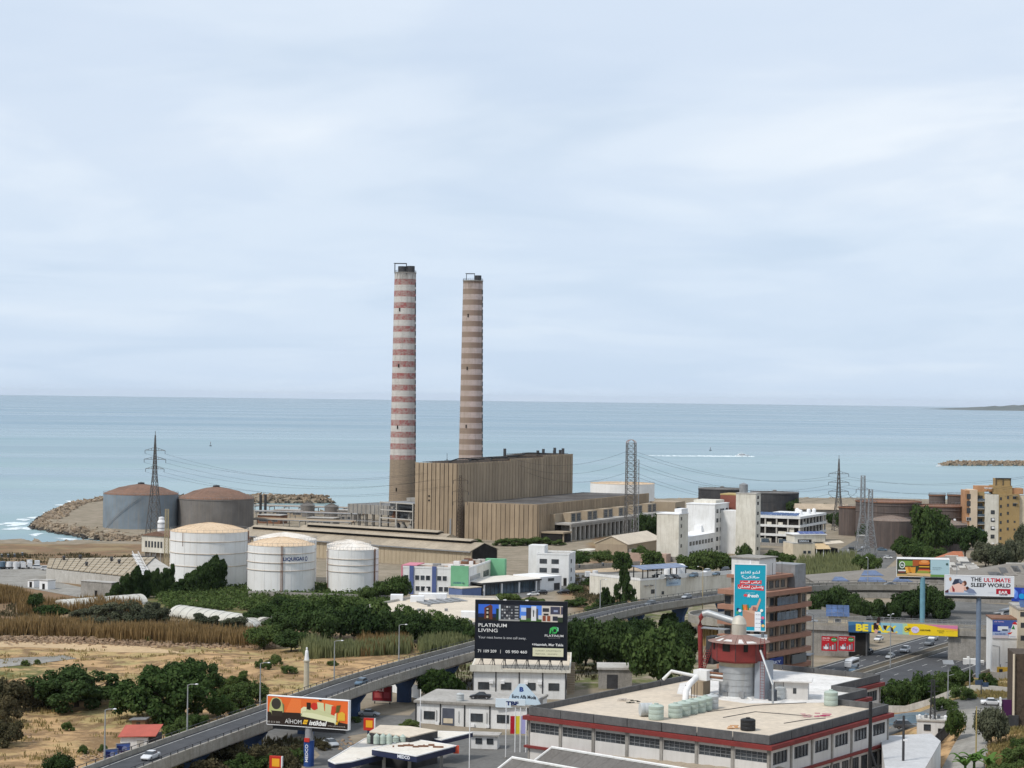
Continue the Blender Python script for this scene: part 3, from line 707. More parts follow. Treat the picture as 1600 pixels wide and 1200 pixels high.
def duct_house():
 A = PY(543,806,1105); A.z = 4; B = PY(612,811,1085); B.z = 4; o, rz, L_ = base2(A, B)
 r = thing('flue_duct', 'long grey flue duct raised on trestles beside the red and white chimney', 'duct', o, rz)
 MB().box(0, L_ - 2,0,9,7.4,12.4).box(L_ - 2, L_, 1,8,8,12).build('casing', M['concrete'], r)
 rb = MB().box(-.15,.15,-.25,0,7.3,12.5).mesh('stiffener', M['steel'])
 for k in range(10): inst('stiffener', rb, r, (1 + k * (L_ - 4) / 9,0,0))
 for k in range(5):
  for y in (0.8,8): MB().box(2 + k * 5.2 - .3,2 + k * 5.2 + .3, y - .3, y + .3,0,7.4).build('trestle_leg', M['concrete'], r)
 MB().box(-0.5, L_, -0.6,-0.4,3.4,3.8).box(-.5, L_, 9.2,9.5,3.4,3.8).build('tie_beam', M['steel'], r)
 MB().yprism([(0.4,12.4),(L_ - 3,12.4),(L_ - 3,14.6)], 2,7).build('sloped_roof', M['steel'], r)
duct_house()
# grey yard of pipe racks towards the harbour basin
def pipe_rack(px0, px1, py, Y, n, z0, label, seed):
 rnd = random.Random(seed)
 A = PY(px0, py, Y); B = PY(px1, py, Y - 18); A.z = B.z = 4; o, rz, L_ = base2(A, B)
 r = thing('pipe_rack', label, 'pipe rack', o, rz)
 k = int(L_ / 9)
 for i in range(k + 1):
  x = L_ * i / k; MB().box(x - .2, x + .2,0,.4,0, z0).box(x - .2, x + .2,7.6,8,0, z0).box(x - .25, x + .25,-.3,8.3, z0, z0 + .4).build('trestle', M['concrete'], r)
 for j in range(n):
  y = 0.6 + 7 * j / max(1, n - 1); rr = rnd.uniform(.22,.5)
  MB().tube([(-1, y, z0 + .42 + rr),(L_ + 1, y, z0 + .42 + rr)], rr, 8).build('pipe', rnd.choice((M['steel'], M['rust'], M['concrete'], M['beige'])), r)
 return r
pipe_rack(392,545,826,1095,6,3.2, 'pipe rack of mixed grey and rusty pipes behind the long warehouse roof', 1)
pipe_rack(400,560,812,1150,5,4.2, 'pipe rack crossing the yard in front of the small domed tanks', 2)
pipe_rack(398,560,803,1215,6,4.0, 'low pipe rack along the harbour basin', 4)
def low_sheds():
 for k, (px, py, w_, d_, h_, Y, lab, mt) in enumerate(((420,818,14,9,4.5,1120, 'low brown pump house between the pipe racks', 'rust'),(500,822,16,8,4.0,1108, 'grey flat-roofed pump house with a dark strip window in the pipe yard', 'concrete'),(452,806,20,10,3.4,1190, 'long low shed of weathered boards in the pipe yard', 'beige'),(540,812,10,8,6,1150, 'narrow grey block beside the flue duct', 'concrete'))):
  p = PY(px, py, Y); p.z = 4; r = thing('pump_house', lab, 'shed', p, R(-20))
  MB().box(-w_ / 2, w_ / 2,0, d_, 0, h_).build('wall', M[mt], r); MB().box(-w_ / 2 - .4, w_ / 2 + .4,-.4, d_ + .4, h_, h_ + .35).build('roof', M['roof_grey'], r)
  window(r, -w_ / 4,0,1.2, w_ * 0.35,1.2); window(r, w_ / 4,0,1.2, w_ * 0.25,1.2)
low_sheds()
# ================================================================== storage tanks
M['tank_white'] = mat('tank_white', (0.76,0.755,0.74),(0.69,0.685,0.665),0.18,0.6,0.30,(0.50,0.44,0.35), stretch=0.06)
M['hoop'] = mat('hoop_paint', (.55,.48,.39),(.42,.33,.25),.5,.8)
M['tank_roof_cream'] = mat('tank_roof_cream', (0.66,0.50,0.34),(0.56,0.42,0.28),0.2,0.85, fine=0.15)
M['tank_roof_white'] = mat('tank_roof_white', (0.74,0.70,0.64),(0.64,0.57,0.49),0.25,0.8, fine=0.12)
M['tank_blue'] = mat('tank_blue_grey', (0.20,0.245,0.285),(0.145,0.175,0.20),0.10,0.7,0.65,(0.26,0.235,0.20), stretch=0.05)
M['tank_grey'] = mat('tank_grey', (0.185,0.175,0.165),(0.13,0.12,0.11),0.10,0.8,0.6,(0.25,0.21,0.17), stretch=0.05)
M['tank_dark'] = mat('tank_dark', (0.05,0.052,0.056),(0.032,0.033,0.036),0.15,0.8,0.45,(0.10,0.085,0.075), stretch=0.06)
M['tank_rust'] = mat('tank_rust', (0.118,0.094,0.084),(0.085,0.068,0.062),0.10,0.85,0.65,(0.19,0.14,0.115), stretch=0.05)
M['roof_rust'] = mat('rusted_dome', (0.22,0.125,0.085),(0.155,0.10,0.075),0.10,0.9, fine=0.2)
M['roof_rust_pale'] = mat('rusted_cone', (0.24,0.185,0.15),(0.17,0.125,0.10),0.12,0.9, fine=0.2)
def tank(name, label, px, Yc, D, H, shell, roof, rise=2.2, hoops=(), group=None, rail=True, stair=True, open_top=False, z=4.0, knob=True, seams=0, stair_a=-0.55):
 p = PY(px, 800, Yc); p.z = z; r_ = D / 2; t = thing(name, label, 'storage tank', p, 0, group)
 sh = MB().lathe([(r_, 0),(r_, H)], 64, cap=False).build('shell', shell, t); smooth_angle(sh)
 if open_top:
  MB().lathe([(r_ - .35, H - 2.5),(r_ - .35, H + .02),(r_ + .35, H + .02),(r_ + .35, H - .5)], 64).build('wind_girder', M['rust'], t)
  MB().cyl(0,0, H - 2.6, H - 2.4, r_ - .3,48).build('floating_roof', roof, t)
 else:
  prof = [(r_ + .12, H),(r_ * .97, H + rise * .10),(r_ * .6, H + rise * .62),(r_ * .3, H + rise * .88),(1.3, H + rise)]
  smooth_angle(MB().lathe(prof, 64).build('roof', roof, t),60)
  rb = MB()
  for i in range(24):
   a = 2 * math.pi * i / 24; rb.tube([(r_ * math.cos(a), r_ * math.sin(a), H + .12),(r_ * .6 * math.cos(a), r_ * .6 * math.sin(a), H + rise * .62 + .05),(1.3 * math.cos(a),1.3 * math.sin(a), H + rise + .05)], .07,4)
  rb.build('roof_rafter', roof, t)
  if knob: MB().lathe([(r_ * .09, H + rise * .95),(r_ * .09, H + rise + .7),(0.2, H + rise + 1.0)], 16).build('roof_vent', M['dark_steel'] if roof == M['roof_rust'] else roof, t)
 for hz_, wd in hoops:
  MB().lathe([(r_ + .02, hz_),(r_ + .28, hz_ + wd / 2),(r_ + .02, hz_ + wd)], 64, cap=False).build('hoop', M['hoop'] if shell == M['tank_white'] else shell, t)
 if seams:
  s = MB()
  for i in range(seams):
   a = 2 * math.pi * i / seams; s.tube([((r_ + .02) * math.cos(a),(r_ + .02) * math.sin(a),0),((r_ + .02) * math.cos(a),(r_ + .02) * math.sin(a), H)], .07,4)
  s.build('plate_seam', shell, t)
 if rail:
  s = MB(); n = 40; pts = [(r_ * math.cos(2 * math.pi * i / n), r_ * math.sin(2 * math.pi * i / n), H + 1.1) for i in range(n + 1)]
  s.tube(pts, .05,4)
  for q in pts[:-1]: s.tube([(q[0], q[1], H), q], .05,4)
  s.build('railing', M['steel'], t)
 if stair:
  s = MB(); pts = []; n = 26; a0 = stair_a - .9
  for i in range(n + 1):
   a = a0 - math.pi / 2 + 1.1 * i / n; pts.append(((r_ + .5) * math.cos(a),(r_ + .5) * math.sin(a), H * i / n))
  for i in range(n): s.tube([pts[i], pts[i + 1]], .12,4); s.tube([(pts[i][0], pts[i][1], pts[i][2] + 1),(pts[i + 1][0], pts[i + 1][1], pts[i + 1][2] + 1)], .05,4)
  s.build('stair', M['steel'], t)
 return t
def pipe_up(t, D, H, angs, mat_, r=.16):
 for a in angs:
  q = D / 2 + .35; MB().tube([(q * math.cos(a), q * math.sin(a),0),(q * math.cos(a), q * math.sin(a), H + .3)], r, 6).build('riser_pipe', mat_, t)
T1 = tank('gas_tank', 'largest white fuel tank with a cream conical roof, beside the dark windblown cypresses', 328,749,28.9,20.6, M['tank_white'], M['tank_roof_cream'], 3.0,((17.2,.25),(12.8,.25),(8.2,.25)), stair=False, seams=18, knob=False)
pipe_up(T1,28.9,20.6,(-0.14,-0.10), M['rust'], .14)
MB().tube([(-8,-12.2,20.6),(-8,-12.2,15.6)], .08).build('drain_pipe', M['rust'], T1)
T2 = tank('gas_tank', 'white fuel tank with blue company lettering high on its shell', 440.5,729,24.2,17.4, M['tank_white'], M['tank_roof_cream'], 2.6,((14.6,.22),(11.4,.22),(8.6,.22)), stair=False, seams=16, knob=False)
pipe_up(T2,24.2,17.4,(-1.46,-1.42), M['rust'], .13)
LETTER = (T2,24.2)
T3 = tank('gas_tank', 'white fuel tank with a white roof, next to the pink-sided office block', 552.5,731,18.4,16.0, M['tank_white'], M['tank_roof_white'], 2.0,((12.6,.2),(10.4,.2),(8.0,.2)), stair=False, seams=12, knob=False)
pipe_up(T3,18.4,16.0,(-0.55,-0.50,-2.75), M['rust'], .13)
tank('gas_tank', 'white fuel tank half hidden behind the lettered tank', 446,772,24.0,16.2, M['tank_white'], M['tank_roof_white'], 2.6,((12.6,.22),), stair=False, knob=False)
tank('gas_tank', 'white fuel tank half hidden behind the small white-roofed tank', 546,764,16.6,15.0, M['tank_white'], M['tank_roof_white'], 1.8,((12.6,.2),), stair=False, knob=False)
# coastal tanks
tank('coastal_tank', 'big blue-grey oil tank with a rusty domed roof on the rocky point', 220,1078,39.6,17.8, M['tank_blue'], M['roof_rust'], 5.2,(), stair_a=0.0, seams=0)
tank('coastal_tank', 'big grey-brown oil tank with a rusty domed roof beside the blue-grey one', 337.5,1082,40.2,15.8, M['tank_grey'], M['roof_rust'], 6.0,((15.2,.4),), stair=False)
tank('small_tank', 'small white tank with a rusty cone roof in front of the grey coastal tank', 318.5,905,11.6,8.4, M['tank_white'], M['roof_rust_pale'], 1.3, stair=False, knob=False)
tank('small_tank', 'small brown tank without a roof rail between the two white-walled tanks', 318,885,6.4,6.6, M['tank_grey'], M['tank_grey'], .3, stair=False, knob=False, rail=False)
tank('small_tank', 'small brown domed tank beside the warehouse end', 375,905,10,7.0, M['roof_rust_pale'], M['roof_rust'], 1.6, stair=False, knob=False, rail=False)
tank('small_tank', 'low brown tank beside the brown domed tank', 349,890,6.5,6.2, M['tank_grey'], M['tank_grey'], .3, stair=False, knob=False, rail=False)
tank('small_tank', 'small grey tank with a domed cap near the harbour basin, beside the slim stacks', 480.5,1190,8.4,6.4, M['tank_grey'], M['tank_grey'], 1.8, stair=False, rail=True)
tank('small_tank', 'small grey tank with a domed cap near the harbour basin, beside the flue duct', 518,1195,8.4,5.6, M['tank_grey'], M['tank_grey'], 1.8, stair=False, rail=True)
tank('small_tank', 'wide low tank with a flat brown cone roof in the pipe yard', 518,960,13.5,4.0, M['tank_grey'], M['roof_rust_pale'], 1.4, stair=False, rail=False, knob=False)
tank('small_tank', 'pale low tank with a cone roof in the pipe yard', 460,968,8.5,5.0, M['concrete_pale'], M['roof_rust_pale'], 1.2, stair=False, rail=False, knob=False)
tank('small_tank', 'dark narrow tank in the pipe yard beside the pale one', 422,985,7.5,5.6, M['tank_grey'], M['roof_rust_pale'], 1.2, stair=False, rail=False, knob=False)
for k, px in enumerate((407,414.5)):
 p = PY(px, 800,1180); p.z = 4; t = thing('vent_stack', 'slim dark steel stack standing beside the grey coastal tank', 'stack', p, 0, 'slim stacks beside the grey coastal tank')
 MB().cyl(0,0,0,13,.8,12).build('pipe', M['tank_dark'], t); MB().lathe([(1.0,0),(1.0,.8)], 12).build('base', M['concrete'], t)
# behind the turbine hall and on the right
tank('white_tank', 'white tank with a yellowed rim behind the turbine hall', 972,1350,43,15.4, M['tank_white'], M['tank_roof_cream'], .8, stair=False, rail=True, knob=False)
tank('dark_tank', 'black oil tank with a railed rim behind the red-topped factory block', 1128,1245,29.3,17.2, M['tank_dark'], M['tank_grey'], .5,((16.3,.7),), stair=False)
tank('dark_tank', 'black oil tank with a bush growing at its foot, above the three-storey concrete building', 1210,1230,29.4,16.0, M['tank_dark'], M['tank_grey'], .5,((15,.7),), stair=False)
tank('rusty_tank', 'wide rusty open-topped tank behind the twin lattice pylons', 1388,1065,34,19.6, M['tank_rust'], M['tank_rust'], open_top=True, hoops=((17.5,.4),(14,.3)), stair=False, seams=30)
tank('rusty_tank', 'wide rusty open-topped tank behind the cream apartment block', 1470,1050,27.5,18.4, M['tank_rust'], M['tank_rust'], open_top=True, hoops=((16,.4),(12.5,.3)), stair=False, seams=26)
tank('rusty_tank', 'smaller dark rusty tank beside the twin lattice pylons', 1332,1085,14.5,15.2, M['tank_rust'], M['tank_rust'], open_top=True, stair=False, seams=16)
tank('rusty_tank', 'rusty tank with a shallow cone roof in front of the twin pylons tank', 1392,995,21.5,13.4, M['tank_rust'], M['roof_rust_pale'], 2.4, stair=False, seams=20, knob=False)
tank('rusty_tank', 'rusty tank with a shallow cone roof beside the tall tree', 1479,985,19.5,12.4, M['tank_rust'], M['roof_rust_pale'], 2.2, stair=False, seams=20, knob=False)
tank('rusty_tank', 'rusty tank barely showing above the far rusty tanks, near the pylons', 1464,1120,9,20.6, M['tank_rust'], M['tank_rust'], open_top=True, stair=False)
tank('rusty_tank', 'rusty tank barely showing above the far rusty tanks, near the apartment block', 1493,1118,9,20.8, M['tank_rust'], M['tank_rust'], open_top=True, stair=False)

# ================================================================== lattice pylons and cables
def lattice(s, b, t, z0, z1, n, r):
 """four-legged lattice from half-width b at z0 to t at z1"""
 q = [(-1,-1),(1,-1),(1,1),(-1,1)]
 def w_(i): return b + (t - b) * i / n
 for i in range(n):
  za, zb = z0 + (z1 - z0) * i / n, z0 + (z1 - z0) * (i + 1) / n; wa, wb = w_(i), w_(i + 1)
  for k in range(4):
   x0, y0 = q[k]; x1, y1 = q[(k + 1) % 4]
   s.tube([(x0 * wa, y0 * wa, za),(x1 * wb, y1 * wb, zb)], r * .62,4); s.tube([(x1 * wa, y1 * wa, za),(x0 * wb, y0 * wb, zb)], r * .62,4)
   s.tube([(x0 * wb, y0 * wb, zb),(x1 * wb, y1 * wb, zb)], r * .62,4)
ARM_TIPS = {}
def pylon(key, px, Y, H, label, arms, b=3.4, waist=(0.62,0.9), top=0.12, n=(7,8), rz=0.0, r=.19, mt=None, z=4.0, peak=True, group=None):
 p = PY(px, 800, Y); p.z = z; t = thing('lattice_pylon', label, 'pylon', p, rz, group); mt = mt or M['pylon']
 hw, ww = H * waist[0], waist[1]
 for sx, sy in ((-1,-1),(1,-1),(1,1),(-1,1)): MB().tube([(sx * b, sy * b, 0),(sx * ww, sy * ww, hw),(sx * top, sy * top, H)], r, 4).build('leg', mt, t)
 s = MB(); lattice(s, b, ww, 0, hw, n[0], r); s.build('lower_bracing', mt, t)
 s = MB(); lattice(s, ww, top, hw, H, n[1], r * .85); s.build('upper_bracing', mt, t)
 tips = []
 for za, la in arms:
  s = MB()
  for sd in (-1,1):
   s.tube([(0,-.5, za),(sd * la, 0, za)], r * .7,4).tube([(0,.5, za),(sd * la, 0, za)], r * .7,4).tube([(0,0, za + 1.5),(sd * la, 0, za)], r * .6,4)
   for f in (.35,.65): s.tube([(sd * la * f, 0, za),(sd * la * f, 0, za + 1.5 * (1 - f))], r * .5,4)
  a = s.build('cross_arm', mt, t)
  for sd in (-1,1):
   MB().tube([(sd * la, 0, za),(sd * la, 0, za - 1.6)], .13,6).build('insulator', M['dark_steel'], a)
   c, sn = math.cos(rz), math.sin(rz); tips.append(Vector((p.x + sd * la * c, p.y + sd * la * sn, p.z + za - 1.6)))
 if peak: MB().tube([(0,0, H - .5),(0,0, H + 2)], r * .8,4).build('peak', mt, t)
 ARM_TIPS[key] = tips; return t
pylon('L', 241,985,51, 'dark lattice pylon with three cross-arms in front of the blue-grey coastal tank', [(43.6,5.2),(39.2,5.6),(34.6,4.8)], rz=R(-12))
pylon('C', 985,960,50.6, 'tall lattice pylon with rounded red-tinted top beside the turbine hall colonnade', [], b=3.6, waist=(0.30,2.3), top=2.0, n=(3,13), peak=False, rz=R(8))
p = PY(985,800,960); p.z = 4
t = thing('pylon_head', 'rounded red and white lattice head on the tall pylon', 'pylon head', (p.x, p.y, 54.5), R(8))
s = MB()
for sx, sy in ((-1,-1),(1,-1),(1,1),(-1,1)): s.tube([(sx * 2.0, sy * 2.0,0),(sx * 1.75, sy * 1.75,.9),(sx * .9, sy * .9,1.55),(0,0,1.7)], .2,4)
s.build('hoop', mat('pylon_red', (0.30,0.12,0.10),(0.38,0.33,0.30),0.5,0.7), t)
pylon('C2', 994,985,42, 'paler slender lattice mast just behind the tall round-topped pylon', [], b=1.3, waist=(0.4,1.2), top=1.1, n=(7,11), peak=False, r=.13, mt=M['steel'])
pylon('B', 719,990,33, 'brown lattice mast standing against the boiler house wall', [(30.5,3.6),(25,4.0),(20,3.6)], b=1.7, waist=(0.5,1.2), top=.5, n=(9,9), peak=False, r=.11, mt=M['clad_joint'])
pylon('R1', 1310,1120,40, 'lattice pylon with two wide cross-arms beside the rusty tanks', [(31.6,5.6),(26.8,5.8),(21.8,5.6)], b=3.0, waist=(0.5,1.0), rz=R(5))
pylon('R2', 1348,945,37, 'taller one of twin lattice pylons standing before the rusty tanks', [(30.5,3.2)], b=3.4, waist=(0.55,1.0), top=.85, n=(7,7), peak=False, mt=M['steel'], r=.16)
pylon('R3', 1360,935,31, 'shorter one of twin lattice pylons standing before the rusty tanks', [(25.5,3.0)], b=3.2, waist=(0.55,1.0), top=.85, n=(7,6), peak=False, mt=M['steel'], r=.16)
# yellow mast by the substation
pylon('Y', 261,800,25.5, 'yellowish lattice mast beside the largest white fuel tank', [], b=.9, waist=(0.5,.75), top=.6, n=(10,10), peak=False, r=.09, mt=mat('yellow_mast', (0.42,0.36,0.22),(0.33,0.26,0.15),0.5,0.7))
def cable(a, b, sag, label, group, r=.055, n=18):
 s = MB(); pts = [a.lerp(b, i / n) - Vector((0,0,4 * sag * (i / n) * (1 - i / n))) for i in range(n + 1)]
 o = s.tube(pts, r, 4).build('power_cable', M['black']); tag(o, label, 'cable', group); return o
Lt = ARM_TIPS['L']
ends = [plant_pt(-62 + 3 * k, -1.5,33 - 3.2 * (k // 2)) for k in range(6)]
for k, (a, b) in enumerate(zip(Lt, ends)): cable(a, b, 7.5 + .5 * (k % 3), 'thin black power cable slung from the coastal pylon to the boiler house', 'cables from the coastal pylon', .05)
Cc = PY(985,800,960)
for k in range(6):
 z = 4 + (46.5,41.5,36.5)[k // 2]; sd = (-2.4,2.4)[k % 2]
 a = Vector((Cc.x + sd, Cc.y, z)); b = plant_pt(-42 + 2 * k, 60,39 + .3 * k - 4 * (k // 2))
 if k % 2 == 0: cable(a, b, 5, 'power cable running from the round-topped pylon to the boiler house', 'cables between round-topped pylon and boiler house')
 tip = ARM_TIPS['R1'][k]; cable(a, tip, 7 + k * .4, 'power cable running from the round-topped pylon towards the rusty tanks', 'cables from the round-topped pylon to the tank yard')
for k, tip in enumerate(ARM_TIPS['R1']):
 b = PY(1640 + 6 * k, 738 + 9 * (k // 2),1000); cable(tip, b, 5 + k * .5, 'power cable running from the tank-yard pylon past the cream apartment block', 'cables leaving the tank-yard pylon')
for key in ('R2', 'R3'):
 for k, tip in enumerate(ARM_TIPS[key]): cable(tip, ARM_TIPS['R1'][4 + k], 3, 'short power cable between the twin pylons and the tank-yard pylon', 'short cables at the twin pylons')
# ================================================================== middle distance: works, offices, factory
def sheet(name, px, z, mt, kind='structure', dz=0.0):
 s = MB(); pts = [P(x, y, z) for x, y in px]; s.add([(p.x, p.y, z + dz) for p in pts], [tuple(range(len(pts)))])
 o = s.build(name, mt); o['kind'] = kind; return o
def drape(name, px, mt, dz=0.03, n=26, kind='structure'):
 """sheet laid over the terrain: a fine grid clipped to the outline"""
 pl = [G(x, y) for x, y in px]; poly = [(p.x, p.y) for p in pl]
 bm = bmesh.new(); bm.faces.new([bm.verts.new((x, y, 0)) for x, y in poly])
 x0, x1 = min(p[0] for p in poly), max(p[0] for p in poly); y0, y1 = min(p[1] for p in poly), max(p[1] for p in poly)
 for i in range(1, n):
  bmesh.ops.bisect_plane(bm, geom=bm.verts[:] + bm.edges[:] + bm.faces[:], plane_co=(x0 + (x1 - x0) * i / n, 0,0), plane_no=(1,0,0))
  bmesh.ops.bisect_plane(bm, geom=bm.verts[:] + bm.edges[:] + bm.faces[:], plane_co=(0, y0 + (y1 - y0) * i / n, 0), plane_no=(0,1,0))
 for v in bm.verts: v.co.z = gz(v.co.x, v.co.y) + dz
 bmesh.ops.recalc_face_normals(bm, faces=bm.faces[:])
 me = bpy.data.meshes.new(name); bm.to_mesh(me); bm.free(); me.materials.append(mt)
 if me.polygons and me.polygons[0].normal.z < 0: me.flip_normals()
 o = link(bpy.data.objects.new(name, me)); o['kind'] = kind; return o
sheet('truck_yard', [(-60,882),(88,884),(84,908),(150,923),(128,934),(60,922),(-60,902)], 4.0, M['paving'], dz=.05)
sheet('parking_lot', [(1296,868),(1335,845),(1395,846),(1402,872),(1380,892),(1330,880)], 4.0, M['asphalt_old'], dz=.05)
sheet('forecourt', [(735,941),(880,905),(905,893),(1000,890),(1000,898),(900,918),(860,925),(760,946)], 4.0, M['asphalt_old'], dz=.05)
sheet('dirt_track', [(870,888),(1010,880),(1080,886),(1010,893),(900,895)], 4.0, mat('dirt_track', (0.46,0.36,0.25),(0.38,0.29,0.19),.2,.95, fine=.2), dz=.09)
sheet('lane', [(1462,850),(1474,850),(1478,880),(1464,880)], 4.0, M['asphalt_old'], dz=.05)

# low hall with the stepped corrugated roof, left
def stepped_hall():
 r = thing('low_storage_hall', 'low storage hall with a sloping ribbed roof beside the truck yard', 'hall', (0,0,0))
 fl, fr, ri, br, bl = Vector((-175,762)), Vector((-136,731)), Vector((-122,748)), Vector((-140,796)), Vector((-180,788))
 poly = [fl, fr, ri, br, bl]; zt = [9.0,8.6,8.8,10.6,10.2]
 MB().prism([tuple(p) for p in poly], 4.0, [z - .3 for z in zt]).build('wall', M['concrete_pale'], r)
 def pt(u, v):
  a = fl.lerp(fr, u); b = bl.lerp(br, u); z = (zt[0] + (zt[1] - zt[0]) * u) * (1 - v) + (zt[4] + (zt[3] - zt[4]) * u) * v; q = a.lerp(b, v); return Vector((q.x, q.y, z))
 tl = mat('roof_sheets', (0.42,0.36,0.27),(0.33,0.275,0.20),.25,.9, fine=.2)
 for i in range(16):
  for j in range(6):
   a, b, c, d = pt(i / 16 + .004, j / 6), pt((i + 1) / 16 - .004, j / 6), pt((i + 1) / 16 - .004,(j + 1) / 6 + .02), pt(i / 16 + .004,(j + 1) / 6 + .02)
   s = MB(); up = Vector((0,0,.05)); lo = Vector((0,0,.38))
   s.add([a, b, c, d, a + lo, b + lo, c + up * 2, d + up * 2], [(3,2,1,0),(4,5,6,7),(0,1,5,4),(1,2,6,5),(2,3,7,6),(3,0,4,7)]); s.build('roof_sheet', tl, r)
 for (u, v) in ((.15,.8),(.3,.9),(.42,.35),(.72,.6),(.62,.75)):
  q = pt(u, v); MB().lathe([(.5,0),(.5,1.2),(.8,1.3),(.5,1.9)], 10).build('roof_cowl', M['dark_steel'], r).location = q
 # outer stair up to the roof
 st = MB()
 a, b = Vector((-134,742,8.8)), Vector((-146,786,12.5))
 for i in range(14):
  q = a.lerp(b, i / 13); st.bc(q.x, q.y, q.z, 2.2,2.6,.15); st.tube([(q.x - 1.1, q.y, q.z),(q.x - 1.1, q.y, q.z + 1.3)], .06,4); st.tube([(q.x + 1.1, q.y, q.z),(q.x + 1.1, q.y, q.z + 1.3)], .06,4)
 for sx in (-1.1,1.1): st.tube([a + Vector((sx, 0,1.3)), b + Vector((sx, 0,1.3))], .08,4)
 st.build('roof_stair', M['white_clean'], r)
stepped_hall()
def yard_boxes():
 for k, (px, py, w_, h_, lab) in enumerate(((48,918,3,2.6, 'small white cabin at the edge of the truck yard'),(68,921,4,3.2, 'white site hut with a dark doorway beside the low storage hall'),(150,932,14,5, 'unfinished block hut with an open front below the storage hall'))):
  p = G(px, py); r = thing('site_hut', lab, 'hut', p, R(-30)); mt = M['white_clean'] if k < 2 else M['concrete']
  MB().box(-w_ / 2, w_ / 2,0,4,0, h_).build('wall', mt, r); MB().box(-w_ / 2 - .2, w_ / 2 + .2,-.2,4.2, h_, h_ + .2).build('roof', M['roof_grey'], r)
  MB().box(-.6,.6,-.08,0.1,0,2.1).build('door', M['shade'], r)
yard_boxes()
def substation():
 A = PY(221,878,853); B = PY(270,880,843); A.z = B.z = 4; o, rz, L_ = base2(A, B)
 r = thing('substation', 'white-walled substation building with a rusty roof on a recessed brown ground floor', 'building', o, rz)
 MB().box(1, L_ - .5,1.5,13,0,4.4).build('ground_floor', M['beige'], r)
 MB().box(0, L_, 0,14,4.4,11.4).build('upper_wall', M['white_warm'], r)
 MB().yprism([(-.5,11.4),(L_ + .5,11.4),(L_ / 2,13.4)], -.5,14.5).build('roof', M['roof_rust'], r)
 for k in range(6): window(r, 2.6 + k * 1.75,0,6.6,.8,2.4, 'front', 'dark')
 for k in range(4): MB().box(1.5 + k * 3,1.9 + k * 3,.2,.6,0,4.4).build('column', M['concrete'], r)
 w_ = thing('water_tower', 'small white banded water tower behind the substation roof', 'water tower', PY(252,830,880) * 1,0); w_.location.z = 4
 MB().lathe([(1.7,7),(1.7,15.5),(1.2,16.2),(1.2,17.4),(.2,17.6)], 18).build('drum', M['white_clean'], w_)
 MB().lathe([(1.0,0),(1.0,7)], 12).build('stem', M['concrete'], w_)
 for z in (8.5,10.5,12.5,14.5): MB().lathe([(1.72, z),(1.85, z + .2),(1.72, z + .4)], 18, cap=False).build('hoop', M['steel'], w_)
substation()
# transformers beside the substation
for k in range(7):
 p = PY(218 + 9 * (k % 4) + (4 if k > 3 else 0),874 + 16 * (k // 4) , 840 - 40 * (k // 4)); p.z = 4 if k < 4 else 8.8
 t = thing('transformer', 'dark finned transformer with bushings in the yard beside the substation', 'transformer', p, R(-15), 'transformers beside the substation')
 MB().box(-.9,.9,-.6,.6,0,2.0).build('casing', M['dark_steel'], t)
 for x in (-.5,0,.5): MB().tube([(x, 0,2.0),(x, 0,3.0)], .1,6).build('bushing', M['steel'], t)

# ------------------------------------------------------------------ the long warehouse and its neighbour
M['sheet_roof'] = mat('sheet_roof', (0.40,0.335,0.25),(0.31,0.26,0.195),.10,.85,.3,(.22,.17,.12), fine=.15, each=.14)
M['sheet_wall'] = mat('sheet_wall', (0.43,0.355,0.25),(0.36,0.295,0.205),.10,.85,.55,(.27,.205,.14), stretch=.06)
def warehouse(A, B, W_, ze, zr, label, monitor=True, open_end=False):
 o, rz, L_ = base2(A, B); o.z = 4
 r = thing('warehouse', label, 'warehouse', o, rz)
 MB().box(0, L_, 0, W_, 0, ze - .15).build('wall', M['sheet_wall'], r)
 n = int(L_ / 6)
 for sd in (0,1):
  for i in range(n):
   x0, x1 = L_ * i / n + .03, L_ * (i + 1) / n - .03; y0, y1 = (-.8, W_ / 2) if sd == 0 else (W_ + .8, W_ / 2)
   s = MB(); zc = ze - .8 * (zr - ze) / (W_ / 2) * 0 - .3
   s.add([(x0, y0, zc),(x1, y0, zc),(x1, y1, zr),(x0, y1, zr),(x0, y0, zc + .25),(x1, y0, zc + .25),(x1, y1, zr + .25),(x0, y1, zr + .25)], [(0,3,2,1),(4,5,6,7),(0,1,5,4),(1,2,6,5),(2,3,7,6),(3,0,4,7)]); s.build('roof_sheet', M['sheet_roof'], r)
 s = MB()
 for x in (0.0, L_ - .2): s.xprism([(0, ze - .2),(W_, ze - .2),(W_ / 2, zr - .05)], x, x + .2)
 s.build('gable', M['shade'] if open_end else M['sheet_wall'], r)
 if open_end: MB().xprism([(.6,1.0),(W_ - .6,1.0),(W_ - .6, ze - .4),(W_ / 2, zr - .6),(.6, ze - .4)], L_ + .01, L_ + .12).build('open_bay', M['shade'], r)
 if monitor:
  MB().box(4, L_ - 6, W_ / 2 - 2.0, W_ / 2 + 2.0, zr - .3, zr + .7).build('ridge_louvre', M['shade'], r)
  MB().xprism([(W_ / 2 - 2.8, zr + .7),(W_ / 2 + 2.8, zr + .7),(W_ / 2, zr + 1.5)], 3.5, L_ - 5.5).build('ridge_roof', M['sheet_roof'], r)
 rb = MB().box(-.06,.06,-.12,0,0, ze - .4).mesh('wall_rib', M['sheet_wall'])
 for i in range(int(L_ / 2.2)): inst('wall_rib', rb, r, (1 + i * 2.2,0,0))
 MB().box(-.2, L_ + .2,-1.1,-.8, ze - .55, ze - .1).build('gutter', M['steel'], r)
 return r
warehouse(Vector((-125,918,4)), Vector((-16,836,4)),18,7.6,10.4, 'very long beige sheet-metal warehouse behind the white fuel tanks', True, True)
